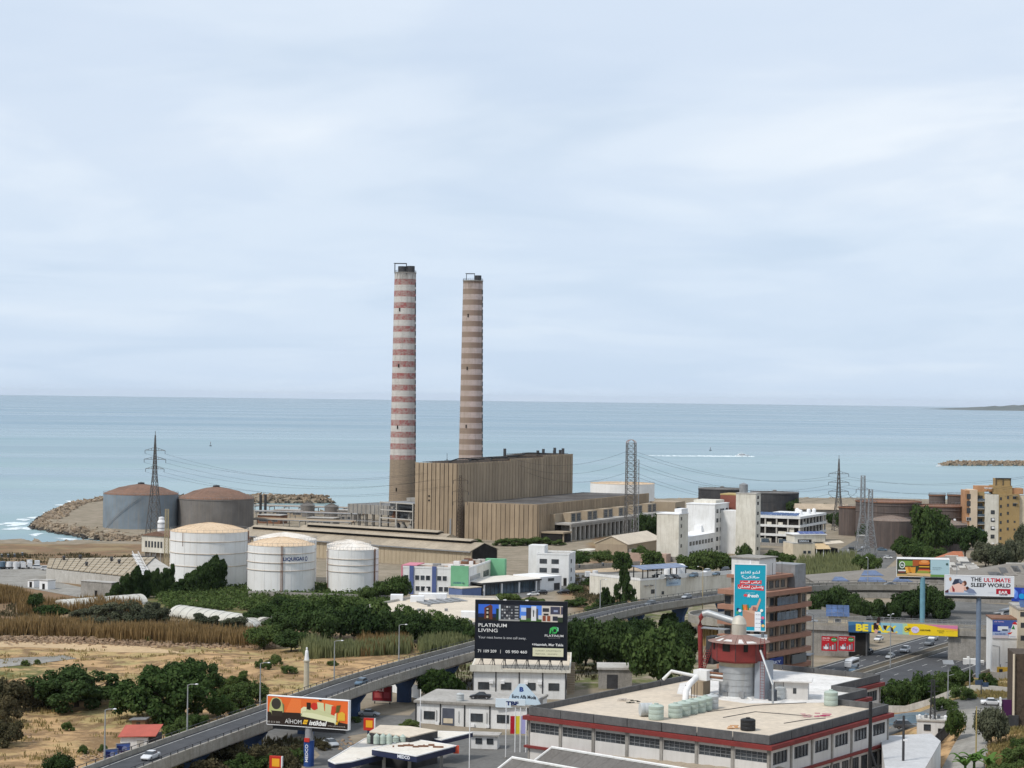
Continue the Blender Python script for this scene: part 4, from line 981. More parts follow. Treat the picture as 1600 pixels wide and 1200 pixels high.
warehouse(Vector((-100,931,4)), Vector((-30,881,4)),14,8.6,11.0, 'second shorter beige warehouse in front of the boiler house foot', True)

# ------------------------------------------------------------------ office block with coloured panels
M['pink'] = mat('pink_panel', (0.58,0.20,0.26),(0.50,0.18,0.23),.5,.7); M['green_p'] = mat('green_panel', (0.17,0.42,0.24),(0.15,0.37,0.21),.3,.7,.2,(.12,.25,.15))
M['blue_p'] = mat('blue_panel', (0.085,0.12,0.28),(0.07,0.10,0.23),.4,.7)
_txt = {}
def text_obj(body, parent, mt, w_, h_, loc, name='lettering', bold=0.0, face='front', align='L', italic=0.0, depth=.02, keep=False):
 """raised print fitted into a w_ x h_ box, lower-left corner at loc on a wall that faces -y"""
 cu = bpy.data.curves.new('t', 'FONT'); cu.body = body; cu.size = 1; cu.offset = bold; cu.resolution_u = 3; cu.shear = italic
 o = bpy.data.objects.new('t', cu); me = bpy.data.meshes.new_from_object(o); bpy.data.objects.remove(o); bpy.data.curves.remove(cu)
 n = len(me.vertices)
 if n == 0: return None
 co = np.empty(n * 3); me.vertices.foreach_get('co', co); co = co.reshape(-1,3)
 mn, mx_ = co.min(0), co.max(0); sx = w_ / max(1e-6, mx_[0] - mn[0]); sz = h_ / max(1e-6, mx_[1] - mn[1])
 if keep: sx = min(sx, sz * 1.0)
 x = (co[:, 0] - mn[0]) * sx; z = (co[:, 1] - mn[1]) * sz
 me.vertices.foreach_set('co', np.stack([x, np.zeros(n), z], -1).ravel()); me.update()
 me.materials.clear(); me.materials.append(mt); me.name = name
 ob = link(bpy.data.objects.new(name, me)); ob.parent = parent; ob.location = loc; ob.rotation_euler = (0,0, FACE[face]); return ob
def tank_letters():
 t, D = LETTER
 for ob in (text_obj('LIQUIGAS', t, ink((38,62,120)),8.2,1.5,(0,0,0), bold=.03), MB().add([(9.3 + a * math.cos(q) * .75,0,.75 + a * math.sin(q)) for a in (.55,.85) for q in np.linspace(0,6.283,17)], [(i, i + 1, i + 18, i + 17) for i in range(16)]).build('emblem', ink((38,62,120)), t)):
  for v in ob.data.vertices: a = -math.pi / 2 + math.asin(.16) + v.co.x / (D / 2); v.co = ((D / 2 + .06) * math.cos(a),(D / 2 + .06) * math.sin(a),12.1 + v.co.z)
tank_letters()
def office():
 o = P(629,928,4.0); rz = R(-12); r = thing('office_block', 'two-storey white office block with blue pillars, a pink end and green panels', 'office building', o, rz)
 W_, D = 24.2,40; H = 9.4
 MB().box(0, W_, 0,14,0, H).build('front_wall', M['white'], r)
 MB().box(W_ - 14, W_ - .02,14, D, 0, H - .02).build('wing_wall', M['white_warm'], r)
 MB().box(0.3, W_ - .3,.3,13.8, H, H + .06).box(W_ - 13.7, W_ - .3,13.8, D - .3, H, H + .06).build('roof', mat('office_roof', (.34,.22,.15),(.42,.33,.25),.15,.9, fine=.2), r)
 parapet(r, -.1, W_ + .1,-.1,14.1, H + .07,.7,.3); MB().box(W_ - .3, W_ + .1,14.1, D, H + .07, H + .8).build('parapet', M['white'], r)
 MB().box(-.6,0,-.1,14,0, H + .9).build('end_panel', M['pink'], r); MB().box(-.5,5,.4,12, H + .8, H + 1.1).build('roof_trim', M['pink'], r)
 for x in (2.6,11.0): MB().box(x, x + 1.5,-.5,-.11,0, H + .9).build('pillar', M['blue_p'], r)
 g = MB().box(W_ - 6.2, W_ + .3,-.7,-.12,1.2, H + 1.4).build('sign_panel', M['green_p'], r)
 text_obj('LIQUIGAS', g, ink((35,60,120)),2.9,.75,(W_ - 5.2,-.73,4.3), bold=.02)
 MB().lathe([(.36,0),(.46,.02),(.46,.1),(.36,.1)], 16).build('emblem', ink((35,60,120)), g).location = (W_ - 1.6,-.74,4.7)
 for z, us in ((1.3,(1.3,5.6,7.6,9.6,14.2,16.2)),(5.2,(1.3,5.4,7.4,9.4,13.6,15.6))):
  for u in us: window(r, u, -.0, z, 1.55,1.7, 'front', 'white')
 MB().box(8.2,9.4,-.1,.1,0,2.4).build('door', M['white_clean'], r)
 for k in range(9): window(r, W_, 3.5 + k * 1.9,5.0,1.3,1.8, 'right', 'white')
 for k in range(3): window(r, W_ - .02,26 + k * 3.2,4.8,2,2, 'right', 'dark')
 g2 = MB().box(W_ - 2, W_ + 5.5, D - 3, D, 1, H + 1.2).build('sign_panel', M['green_p'], r)
 rnd = random.Random(2)
 for k in range(16):
  x = rnd.uniform(W_ - 12, W_ - 2) if k > 5 else rnd.uniform(4,20); y = rnd.uniform(15, D - 3) if k > 5 else rnd.uniform(2,12); s_ = rnd.uniform(.7,1.5)
  MB().box(x - s_, x + s_, y - s_ * .6, y + s_ * .6, H + .06, H + .06 + rnd.uniform(.6,1.4)).build('roof_unit', rnd.choice((M['white_clean'], M['steel'], M['concrete_pale'], M['rust'])), r)
 # taller back block
 b = thing('office_annexe', 'white three-storey annexe with a stair tower behind the green-panelled office', 'office building', P(838,914,4.0), R(-12))
 MB().box(0,12.5,0,14,0,11.6).build('wall', M['white'], b); MB().box(-4,2.2,4,11,0,14.8).build('stair_tower', M['white'], b)
 MB().box(.3,12.2,.3,13.7,11.6,11.7).build('roof', M['roof_grey'], b); parapet(b, -.1,12.6,-.1,14.1,11.71,.6,.25)
 for z in (1.6,5.0,8.4):
  for u in (2.6,7.2): window(b, u, 0, z, 2.6,1.5, 'front', 'dark')
  window(b, 12.5,5, z, 2.0,1.4, 'right')
 MB().box(10.5,11.7,-.15,0.1,0,3).build('door', M['shade'], b)
office()
def showroom():
 A = P(754,931,4); B = P(876,921,4); o, rz, L_ = base2(A, B); r = thing('showroom', 'low showroom with a glass front and a broad white overhanging roof', 'showroom', o, rz)
 MB().box(.6, L_ * .72,1.2,16,0,4.0).build('back_wall', M['shade'], r); MB().box(L_ * .72, L_, -.4,14,0,5.2).build('side_block', M['white_clean'], r)
 MB().box(-1.5, L_ * .72,-1.2,17,4.1,4.7).build('roof', M['dark_steel'], r); MB().box(-1.4, L_ * .72,-1.1,16.9,4.7,4.78).build('roof_screed', mat('pale_screed', (.66,.62,.55),(.58,.53,.46),.2,.9), r)
 pn = MB().box(-.9,.9,-.05,.05,.1,3.95).mesh('glass_pane', M['glass_b']); fr_ = MB().box(-.06,.06,-.12,.12,0,4.05).mesh('mullion', M['dark_steel'])
 n = int((L_ * .72 - .8) / 2.0)
 for i in range(n): inst('glass_pane', pn, r, (1.7 + i * 2.0,.9,0)); inst('mullion', fr_, r, (.7 + i * 2.0,.9,0))
 c = MB().box(-.25,.25,-.25,.25,0,4.1).mesh('column', M['white_clean'])
 for i in range(4): inst('column', c, r, (i * L_ * .22,-.7,0))
 MB().box(L_ - 4, L_ - 1,-.5,-.35,0,2.6).build('shutter', M['dark_steel'], r); window(r, L_ * .86,-.4,3.6,3,.9)
 MB().box(-11,-1.6,-1,6,0,3.2).build('low_wing', mat('blue_wing', (.12,.17,.33),(.10,.14,.27),.4,.7), r); MB().box(-11.2,-1.55,-1.2,6.2,3.2,3.5).build('low_wing_roof', M['roof_beige'], r)
showroom()
def flat_depot():
 r = thing('depot', 'wide flat-roofed depot with a patched screed roof beyond the thicket', 'depot')
 pts = [P(x, y, 8.5) for x, y in ((556,952),(690,984),(800,966),(775,935),(664,931))]
 MB().prism([(p.x, p.y) for p in pts], 4,8.2).build('wall', M['white_warm'], r); MB().prism([(p.x, p.y) for p in pts], 8.2,8.5).build('roof', M['roof_beige'], r)
 s = MB(); n = len(pts)
 for i in range(n):
  a, b = pts[i], pts[(i + 1) % n]; d = (b - a).normalized(); q = Vector((-d.y, d.x, 0)) * .15
  s.prism([(a.x - q.x, a.y - q.y),(b.x - q.x, b.y - q.y),(b.x + q.x, b.y + q.y),(a.x + q.x, a.y + q.y)], 8.5,9.2)
 s.build('parapet', M['concrete_pale'], r)
 for k in range(6):
  c = P(662 + 11 * k, 941.5 - 1.0 * k, 8.7); d = Vector((.93,.36,0)); e = Vector((-.36,.93,0))
  s = MB(); q = [c + d * u * 1.3 + e * v * 5 for u, v in ((-1,-1),(1,-1),(1,1),(-1,1))]; s.prism([(p.x, p.y) for p in q], 8.55, [8.9,8.7,8.75,9.0]); s.build('loose_roof_sheet', M['steel'], r)
 for px, py, w_ in ((738,965,3.4),(652,940,2.2),(676,936,4.6),(620,938,2)):
  c = P(px, py, 8.5); MB().box(c.x - w_, c.x + w_, c.y - 2, c.y + 2,8.5,8.5 + 1.9).build('roof_cabin', M['white_clean'], r)
 for k in range(8):
  c = P(random.uniform(610,735), random.uniform(945,975),8.5); MB().box(c.x - .5, c.x + .5, c.y - .5, c.y + .5,8.5,9.3).build('roof_unit', M['steel'], r)
flat_depot()

# ------------------------------------------------------------------ gable shed, white factory with towers
def gable_shed():
 o = P(980,873,4.0); r = thing('gable_shed', 'beige gable shed with a bright roof beside the white factory tower', 'shed', o, R(-25))
 MB().box(-15.5,0,0,44,0,6.2).build('wall', M['beige'], r); MB().yprism([(-15.5,6.2),(0,6.2),(-7.75,9.6)], 0,44).build('gable', M['sheet_wall'], r)
 for i in range(11):
  y0, y1 = i * 4 - .4, i * 4 + 3.94
  for x0, x1 in ((-16.1,-7.75),(.6,-7.75)):
   s = MB(); s.add([(x0, y0,6.15),(x0, y1,6.15),(x1, y1,9.7),(x1, y0,9.7),(x0, y0,6.4),(x0, y1,6.4),(x1, y1,9.95),(x1, y0,9.95)], [(0,1,2,3),(7,6,5,4),(0,4,5,1),(1,5,6,2),(2,6,7,3),(3,7,4,0)]); s.build('roof_sheet', M['roof_beige'], r)
 MB().box(0.02,4.5,1,9,0,4.2).build('lean_to', M['concrete'], r); MB().box(-22,-15.6,-6,6,0,3.4).build('side_store', M['white_warm'], r)
gable_shed()
def factory():
 o = P(1060,877,4.0); r = thing('white_factory', 'long white factory with a blank silo tower in front and a five-storey block behind', 'factory', o, R(-25))
 Wt = M['white']; Ww = M['white_warm']
 MB().box(-10.4,0,0,12,0,20.6).build('silo_tower', Ww, r); MB().box(-10.6,.2,-.2,12.2,20.6,21.0).build('tower_roof', M['white_clean'], r); MB().box(-3.2,.1,3,11,21.0,23.0).build('tower_penthouse', M['white_clean'], r)
 for z in (1.6,6,10.4,14.8,18): window(r, 0,3.2, z, 1.4,1.3, 'right', 'dark')
 MB().box(-12,-.05,12,48,0,9.8).build('wing', Wt, r); MB().box(-12.1,0,12.1,48,9.8,10.1).build('wing_roof', M['white_clean'], r)
 for z in (1.6,6.0):
  for k in range(8): window(r, -.05,15.5 + k * 4.1, z, 2.4,1.6, 'right', 'dark')
 MB().box(-14,0,48,68,0,22.9).build('main_block', Wt, r); MB().box(-14.2,.2,47.8,68.2,22.9,23.3).build('block_roof', M['white_clean'], r); MB().box(-13,-2,55,67,23.3,24.6).build('penthouse', M['white_warm'], r)
 for z in (1.8,6.1,10.4,14.7,19.0):
  for y in (51.5,56.5,59.6,64.8): window(r, 0, y, z, 2.4,1.7, 'right', 'dark')
 MB().box(-9.5,-6,46.5,48,10.1,13.2).build('roof_hut', M['white_clean'], r)
 MB().box(9.6,19.2,49.8,57,0,28.4).build('lift_tower', Ww, r); MB().box(9.4,19.4,49.6,57.2,28.4,28.8).build('lift_tower_roof', M['concrete_pale'], r)
 for z in (2.5,8.4,14.3,18.8,23.4,26.2): window(r, 19.2,53, z, 2.0,1.3, 'right', 'dark');
 MB().box(0.02,9.6,56,66,0,20).build('link_block', Wt, r)
 MB().box(-5,5,70,82,0,26.6).build('red_block', mat('brick_red_wall', (.24,.085,.06),(.19,.07,.05),.3,.85), r); MB().box(-5.1,5.1,69.9,82.1,26.6,27.2).build('red_block_roof', mat('ochre_edge', (.45,.33,.14), None, .5,.8), r)
 MB().lathe([(2.0,28.8),(2.0,32.6),(.3,33.3)], 18,12,53.5).build('water_drum', M['steel'], r)
 MB().box(-16,22,-4,-3.6,0,2.2).build('yard_wall', M['concrete'], r)
 MB().box(-20,-2,-10,-4.2,0,3.6).build('porch', mat('pink_render', (.42,.30,.24), None, .3,.9), r)
factory()
def open_floors():
 o = P(1250,853,4.0); r = thing('concrete_frame_building', 'three-storey concrete building with open dark floors and white slab edges', 'building', o, R(-25))
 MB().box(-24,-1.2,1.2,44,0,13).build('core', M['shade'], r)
 for z in (4.4,8.9,13.2): MB().box(-25,0,0,46, z, z + 1.15).build('floor_slab', M['white'], r)
 c = MB().box(-.35,.35,-.35,.35,0,13.2).mesh('column', M['concrete_pale'])
 for k in range(5): inst('column', c, r, (-24 + k * 5.85,.6,0))
 for k in range(1,9): inst('column', c, r, (-.6,.6 + k * 5.6,0))
 rnd = random.Random(9)
 for z in (0,5.55,10.05):
  for k in range(4):
   if rnd.random() < .75: MB().box(-23.4 + k * 5.85,-23.4 + k * 5.85 + rnd.choice((2.4,4.4)),.9,1.19, z, z + rnd.choice((1.2,3.3))).build('infill_wall', M['white_warm'], r)
  for k in range(8):
   if rnd.random() < .6: MB().box(-1.19,-.95,1.4 + k * 5.6,1.4 + k * 5.6 + rnd.choice((2.6,4.4)), z, z + rnd.choice((1.3,3.3))).build('infill_wall', M['concrete_pale'], r)
 pv = MB().add([(-1.2,0,.3),(1.2,0,.3),(1.2,2.2,1.4),(-1.2,2.2,1.4)], [(0,1,2,3)]).mesh('solar_panel', M['solar'])
 for i in range(8):
  for j in range(2): inst('solar_panel', pv, r, (-22.5 + i * 2.7,2 + j * 3,14.4))
 for (x, y) in ((-6,20),(-9,26),(-5,31),(-12,34),(-4,37)): MB().lathe([(1,14.35),(1.05,16.2),(.5,16.8)], 14, x, y).build('roof_tank', M['white_clean'], r)
 for k in range(2): MB().box(-20 + 9 * k, -16 + 9 * k, -.05,.2,.2,3).build('shop_front', M['glass_b'], r)
 MB().box(-26,-1,-7,-6.7,0,1.5).build('forecourt_wall', M['concrete'], r)
open_floors()
def restaurant():
 o = P(1239,874,4.0); r = thing('roadside_restaurant', 'beige roadside building with tan awnings and a blue-panelled upper roof', 'restaurant', o, R(14))
 MB().box(0,10.6,0,12,0,7.0).build('wall', M['cream'], r); MB().box(0,10.6,-.02,12.1,7.0,7.4).build('coping', M['concrete_pale'], r)
 window(r, 5.6,0,2.6,1.3,1.2); window(r, 7.8,0,2.6,1.3,1.2)
 sg = MB().box(2.2,8.8,-.25,-.05,7.5,9.0).build('sign', M['black'], r)
 text_obj('DINING &', sg, ink((225,232,240)),4.8,.9,(2.7,-.28,7.8), bold=.02)
 MB().box(3,18,6,16,7.4,10.6).build('upper_floor', M['white_warm'], r); MB().box(2.4,18.6,5.4,16.6,10.6,11).build('upper_roof', M['white_clean'], r)
 pv = MB().add([(-1.2,0,0),(1.2,0,0),(1.2,4,.9),(-1.2,4,.9)], [(0,1,2,3)]).mesh('solar_panel', M['blue_p'])
 for i in range(5): inst('solar_panel', pv, r, (7 + i * 2.5,6,11.1))
 tn = mat('tan_awning', (.55,.41,.24),(.47,.35,.2),.5,.8)
 s = MB(); s.add([(10.7,-1.4,4.6),(17.8,-1.4,4.6),(18.4,5,6.6),(11.2,5,6.6),(10.7,-1.4,4.75),(17.8,-1.4,4.75),(18.4,5,6.75),(11.2,5,6.75)], [(0,3,2,1),(4,5,6,7),(0,1,5,4),(1,2,6,5),(2,3,7,6),(3,0,4,7)]).build('awning', tn, r)
 s = MB(); s.add([(17,2.6,6.4),(27,5,6.9),(27,10,7.6),(17,8,7.4),(17,2.6,6.55),(27,5,7.05),(27,10,7.75),(17,8,7.55)], [(0,3,2,1),(4,5,6,7),(0,1,5,4),(1,2,6,5),(2,3,7,6),(3,0,4,7)]).build('awning', M['roof_beige'], r)
 MB().box(10.8,24,5.4,12,0,4.4).build('terrace_back', M['shade'], r)
 for x in (11,14.4,17.6,22,26.4): MB().box(x - .12, x + .12,-1,-.8,0,4.7).build('post', M['white_clean'], r)
restaurant()
def parking_block():
 A = P(1000,937,4.2); B = P(1150,925,4.2); o, rz, L_ = base2(A, B); r = thing('parking_block', 'white retaining block with a rooftop car park under blue solar canopies', 'car park', o, rz)
 MB().box(0, L_, 0,26,0,6.6).build('wall', M['white_warm'], r); MB().box(.3, L_ - .3,.3,25.8,6.6,6.7).build('deck', M['paving'], r)
 MB().box(0,9.5,-.1,.2,6.7,7.3).box(9.5, L_, -.12,.2,6.7,8.2).box(0,.25,.2,26,6.7,7.6).build('parapet', M['white'], r)
 window(r, 6.4,0,1.9,1.6,1.3, 'front', 'dark'); window(r, 11.5,0,1.3,1.0,1.0, 'front', 'dark')
 for x in (2.5,5.2): MB().lathe([(.1,0),(.65,.22),(.75,.5)], 14).build('dish', M['steel'], r).location = (x, -.8,4.6)
 sg = MB().box(13.2,20.5,-.22,-.12,4.1,7.2).build('sign', mat('pale_blue_sign', (.45,.57,.68), None, .5,.6), r)
 text_obj('AUTO', sg, ink((235,240,245)),4.2,.8,(14.2,-.25,5.8)); text_obj('SERVICE', sg, ink((70,100,150)),5,.6,(14.2,-.25,4.7))
 for i in range(7):
  c = MB(); x = 3.5 + i * 3.3; c.add([(x, 2.0,10.2),(x + 3.2,2.0,10.2),(x + 3.2,8,11.2),(x, 8,11.2),(x, 2.0,10.35),(x + 3.2,2.0,10.35),(x + 3.2,8,11.35),(x, 8,11.35)], [(0,3,2,1),(4,5,6,7),(0,1,5,4),(1,2,6,5),(2,3,7,6),(3,0,4,7)]); c.build('solar_canopy', M['solar'], r)
 for x in (3.8,11,18,26): MB().box(x - .15, x + .15,2.4,2.7,6.7,10.25).box(x - .15, x + .15,7,7.3,6.7,11).build('canopy_post', M['black'], r)
 for x, y, q in ((31,12,1.5),(34.2,13,1.8),(27.6,13.5,1.2)): MB().lathe([(q, 6.7),(q, 6.7 + q * 1.7),(q * .5,6.7 + q * 2)], 16, x, y).build('water_tank', M['white_clean'], r)
 return o, rz, L_
PARK = parking_block()

# ------------------------------------------------------------------ apartments and sheds on the right
def apartment():
 Y = 1028; k = Y / FPX; o = PY(1539,851, Y); o.z = 4; X = lambda px: (px - 1539) * k
 r = thing('apartment_block', 'cream and ochre apartment block with rooftop rooms, beside the rusty tanks', 'apartment building', o, R(-3))
 Z = lambda py: (851 - py) * k
 oc = mat('ochre_wall', (.35,.245,.11),(.30,.21,.095),.2,.85,.2,(.2,.14,.08)); og = mat('orange_wall', (.46,.25,.13), None, .3,.85); pc = mat('pale_peach', (.62,.50,.37),(.55,.44,.32),.2,.85,.2,(.35,.27,.19))
 MB().box(X(1508), X(1515),1,14,0, Z(768)).build('orange_bay', og, r); MB().box(X(1515), X(1527),.6,14,0, Z(767)).build('cream_bay', pc, r)
 MB().box(X(1527), X(1539),3,14,0, Z(770)).build('balcony_bay', oc, r); MB().box(X(1539), X(1559.5),0,15,0, Z(774)).build('white_bay', M['white_warm'], r)
 MB().box(X(1559.5), X(1592),.3,18,0, Z(773)).build('ochre_bay', oc, r); MB().box(X(1592), X(1630),2,18,0, Z(776)).build('end_bay', M['cream'], r)
 MB().box(X(1552), X(1582),3,14, Z(773), Z(760)).build('penthouse', oc, r); MB().box(X(1557), X(1580),4,12, Z(760), Z(749)).build('roof_room', oc, r)
 MB().box(X(1581), X(1600),4,12, Z(773), Z(764)).build('roof_shed', og, r); MB().box(X(1526), X(1552),5,12, Z(770), Z(761)).build('roof_shed', og, r)
 s = MB()
 for x in (1557,1568,1580): s.box(X(x) - .15, X(x) + .15,3.6,3.9, Z(760), Z(748))
 s.box(X(1556), X(1581),3.5,4, Z(749), Z(748)).build('pergola', M['dark_steel'], r)
 for py in (777,788,799): window(r, X(1513.5),.6, Z(py + 4),1.7,2.4, 'front', 'dark')
 window(r, X(1514),.6, Z(815),2.2,1.6, 'front', 'white')
 for py in (804,816,829,842): window(r, X(1550.5),0, Z(py),1.8,1.8, 'front', 'dark')
 for py in (808,821,846): MB().box(X(1549), X(1553),-.5,0, Z(py + 6), Z(py + 3)).build('air_conditioner', M['white_clean'], r)
 for j, py in enumerate((782,794,806.5,819,831,844)):
  window(r, X(1563),.3, Z(py),.8,1.3, 'front', 'dark')
  if j < 5: window(r, X(1574),.3, Z(py - 2),.8,1.3, 'front', 'dark')
 for py in (780,791): window(r, X(1584),.3, Z(py),1.6,1.2, 'front', 'dark'); MB().box(X(1581.5), X(1588.5),-.7,.3, Z(py - 4), Z(py - 4.8)).build('awning', M['concrete'], r)
 for py in (817,829,841): window(r, X(1584.5),.3, Z(py),.7,.8, 'front', 'dark')
 for py in (784,796,808,820,832):
  MB().box(X(1526.5), X(1539),1.2,3, Z(py + 1), Z(py)).build('balcony_slab', M['concrete_pale'], r); MB().box(X(1526.7), X(1538.6),1.2,1.35, Z(py), Z(py) + 1.1).build('balcony_rail', M['glass_b'], r)
  window(r, X(1532),3, Z(py) + .3,2.6,2.2, 'front', 'dark')
 for x in (1542,1548): MB().lathe([(.1,0),(1.2,.5),(1.3,.8)], 14).build('dish', M['white_clean'], r).location = (X(x),3, Z(766))
 # low house in front
 h = thing('cream_house', 'small cream house with a chimney beside the apartment block', 'house', PY(1486,851,1000) * 1,0); h.location.z = 4
 q = 1000 / FPX
 MB().box(0,25 * q, 0,9,0,11).build('wall', pc, h); MB().box(-.2,25 * q + .2,-.2,9.2,11,11.4).build('roof', M['concrete_pale'], h); MB().box(2,2.9,3,4,11.4,14).build('chimney_stack', M['white_clean'], h); window(h, 5.4,0,7.4,1.2,1.3, 'front', 'dark'); window(h, 2,0,2.4,1.2,1.3, 'front', 'dark')
apartment()
def hip_shed(label, eave, ridge, Yf, D, ze, zr, mt, zb=4.0):
 """eave: (px left, px right), ridge: (px left, px right)"""
 k = Yf / FPX; x0, x1 = (eave[0] - 800) * k, (eave[1] - 800) * k; kr = (Yf + D / 2) / FPX; a, b = (ridge[0] - 800) * kr, (ridge[1] - 800) * kr
 r = thing('hip_roof_shed', label, 'shed', (x0, Yf, zb)); L_ = x1 - x0; a -= x0; b -= x0
 MB().box(0.4, L_ - .4,.4, D - .4,0, ze).build('wall', M['concrete'], r)
 def slab(n, q):
  s = MB(); s.add([Vector(v) for v in q] + [Vector(v) + Vector((0,0,.2)) for v in q], [tuple(range(len(q)))[::-1], tuple(range(len(q),2 * len(q)))] + [(i, (i + 1) % len(q), len(q) + (i + 1) % len(q), len(q) + i) for i in range(len(q))]); return s.build(n, mt, r)
 slab('roof_slope', [(0,0, ze),(L_, 0, ze),(b, D / 2, zr),(a, D / 2, zr)]); slab('roof_slope', [(L_, D, ze),(0, D, ze),(a, D / 2, zr),(b, D / 2, zr)])
 slab('roof_hip', [(0, D, ze),(0,0, ze),(a, D / 2, zr)]); slab('roof_hip', [(L_, 0, ze),(L_, D, ze),(b, D / 2, zr)])
 return r, L_, D, a, b
M['shed_roof'] = mat('grey_brown_roof', (.22,.20,.175),(.18,.163,.14),.1,.9, fine=.12)
r1, L1, D1, a1, b1 = hip_shed('grey hip-roofed shed carrying blue solar panels behind the flyover', (1278,1462),(1378,1400),735,34,5.0,9.2, M['shed_roof'])
for (u0, u1, v0, v1) in ((.14,.30,.12,.42),(.36,.62,.12,.42),(.42,.62,.52,.85),(.66,.84,.14,.40)):
 q = [(L1 * u, D1 / 2 * v, 5.0 + 4.2 * v + .32) for u, v in ((u0, v0),(u1, v0),(u1 - .05, v1),(u0 + .05, v1))]; MB().quad(*q).build('solar_panel', M['solar'], r1)
def roof_bits(h, n, seed):
 r, L_, D, a, b = h; rnd = random.Random(seed); ze, zr = (5.5,12.0) if seed == 1 else (6.0,12.4)
 for _ in range(n):
  v = rnd.uniform(.1,.8); x0 = a * v + 1; x1 = L_ - (L_ - b) * v - 4; u = rnd.uniform(x0, max(x0 + .1, x1)); w_ = rnd.choice((1.2,2.6,4.2)); v1 = min(.97, v + rnd.choice((.1,.25)))
  q = [(u, D / 2 * v, ze + (zr - ze) * v + .26),(u + w_, D / 2 * v, ze + (zr - ze) * v + .26),(u + w_, D / 2 * v1, ze + (zr - ze) * v1 + .26),(u, D / 2 * v1, ze + (zr - ze) * v1 + .26)]
  s_ = MB(); s_.add(q + [(x, y, z + .12) for x, y, z in q], [(4,5,6,7),(0,1,5,4),(1,2,6,5),(3,0,4,7)]); s_.build('roof_patch', rnd.choice((M['roof_grey'], M['concrete_pale'], M['conc_dark'], M['shed_roof'])), r)
 MB().tube([(a, D / 2, zr + .25),(b, D / 2, zr + .25)], .35,6).build('ridge_cap', M['concrete_pale'], r)
roof_bits(hip_shed('grey hip-roofed shed behind the burger billboard', (1418,1566),(1480,1500),760,40,5.5,12.0, M['shed_roof']),14,1)
roof_bits(hip_shed('grey hip-roofed shed behind the white mattress billboard', (1500,1700),(1575,1610),722,40,6.0,12.4, M['shed_roof']),16,2)
r2, *_ = hip_shed('small house with an orange tiled hip roof among the trees', (1470,1512),(1492,1506),815,12,7.6,11.0, mat('orange_tiles', (.42,.155,.08),(.34,.13,.07),.6,.9, fine=.3))
def villa():
 o = P(1380,849,4.0); r = thing('villa', 'pale stone villa with a flat parapet among trees below the twin pylons', 'house', o, R(-8))
 MB().box(0,8.4,0,9,0,9.4).build('wall', M['concrete_pale'], r); MB().box(-.3,8.7,-.3,9.3,9.4,9.9).build('cornice', M['white'], r); MB().lathe([(1.5,9.9),(1.4,10.8),(.2,11.4)], 14,4,4).build('dome', M['white_warm'], r)
 for z in (1.6,5.4):
  for u in (2,6.2): window(r, u, 0, z, 1.3,1.8, 'front', 'sill')
 MB().box(-1.2,9.4,-2.6,-2.3,0,2.4).build('garden_wall', M['concrete'], r)
 o2 = P(1342,849,4.0); q = thing('long_wall_house', 'low stone outbuilding beside the pale villa', 'house', o2, R(-3))
 MB().box(0,11,0,6,0,3.6).build('wall', M['concrete'], q); MB().box(-.3,11.3,-.3,6.3,3.6,4).build('roof', M['concrete_pale'], q); window(q, 3,0,1,1.2,1.4); window(q, 7.5,0,1,1.2,1.4)
 o3 = P(1255,792,4.0); w_ = thing('harbour_shed', 'long low shed with a tan roof behind the three-storey concrete building', 'shed', PY(1244,800,1180) * 1, R(-4)); w_.location.z = 4
 MB().box(0,30,0,14,0,8.5).build('wall', M['concrete'], w_); MB().xprism([(-1,8.5),(15,8.5),(7,11.5)], -.5,30.5).build('roof', mat('tan_roof', (.45,.36,.26), None, .1,.9, fine=.15), w_)
 for k in range(6): window(w_, 3 + k * 4.8,0,4.6,2.2,1.6)
 w2 = thing('harbour_shed', 'pale wall-like shed between the white factory and the turbine hall', 'shed', PY(1040,800,1040) * 1, R(-20)); w2.location.z = 4
 MB().box(0,26,0,9,0,9).build('wall', M['concrete_pale'], w2); MB().box(-.3,26.3,-.3,9.3,9,9.5).build('roof', M['roof_grey'], w2)
 for k in range(4): window(w2,3 + k * 6,0,3,2.2,1.6)
 w3 = thing('harbour_shed', 'low shed roof behind the round-topped pylon, at the end of the turbine hall', 'shed', PY(1010,800,1110) * 1, R(-20)); w3.location.z = 4
 MB().box(0,32,0,12,0,7).build('wall', M['beige'], w3); MB().box(-.5,32.5,-.5,12.5,7,7.6).build('roof', M['roof_grey'], w3)
 for k in range(5): window(w3,3 + k * 6,0,3,2.2,1.6)
villa()
# ================================================================== flyover, highway, overpass
def catmull(pts, step=3.0):
 out_ = []; P_ = [pts[0] * 2 - pts[1]] + pts + [pts[-1] * 2 - pts[-2]]
 for i in range(1, len(P_) - 2):
  p0, p1, p2, p3 = P_[i - 1:i + 3]; n = max(2, int((p2 - p1).length / step))
  for j in range(n):
   t = j / n; out_.append(.5 * ((2 * p1) + (p2 - p0) * t + (2 * p0 - 5 * p1 + 4 * p2 - p3) * t * t + (3 * p1 - p0 - 3 * p2 + p3) * t ** 3))
 out_.append(pts[-1]); return out_
def ribbon(s, path, o0, o1, z0, z1):
 """solid strip along a path between side offsets o0..o1 (right positive) and heights z0..z1 above the path"""
 n = len(path); vs = []
 for i, p in enumerate(path):
  d = path[min(i + 1, n - 1)] - path[max(i - 1,0)]; d.z = 0; d.normalize(); q = Vector((d.y, -d.x, 0))
  a, b = p + q * o0, p + q * o1; vs += [(a.x, a.y, p.z + z0),(b.x, b.y, p.z + z0),(b.x, b.y, p.z + z1),(a.x, a.y, p.z + z1)]
 fs = [(4 * i + k, 4 * i + (k + 1) % 4,4 * i + 4 + (k + 1) % 4,4 * i + 4 + k) for i in range(n - 1) for k in range(4)] + [(0,3,2,1), tuple(4 * n - 4 + k for k in range(4))]
 return s.add(vs, fs)
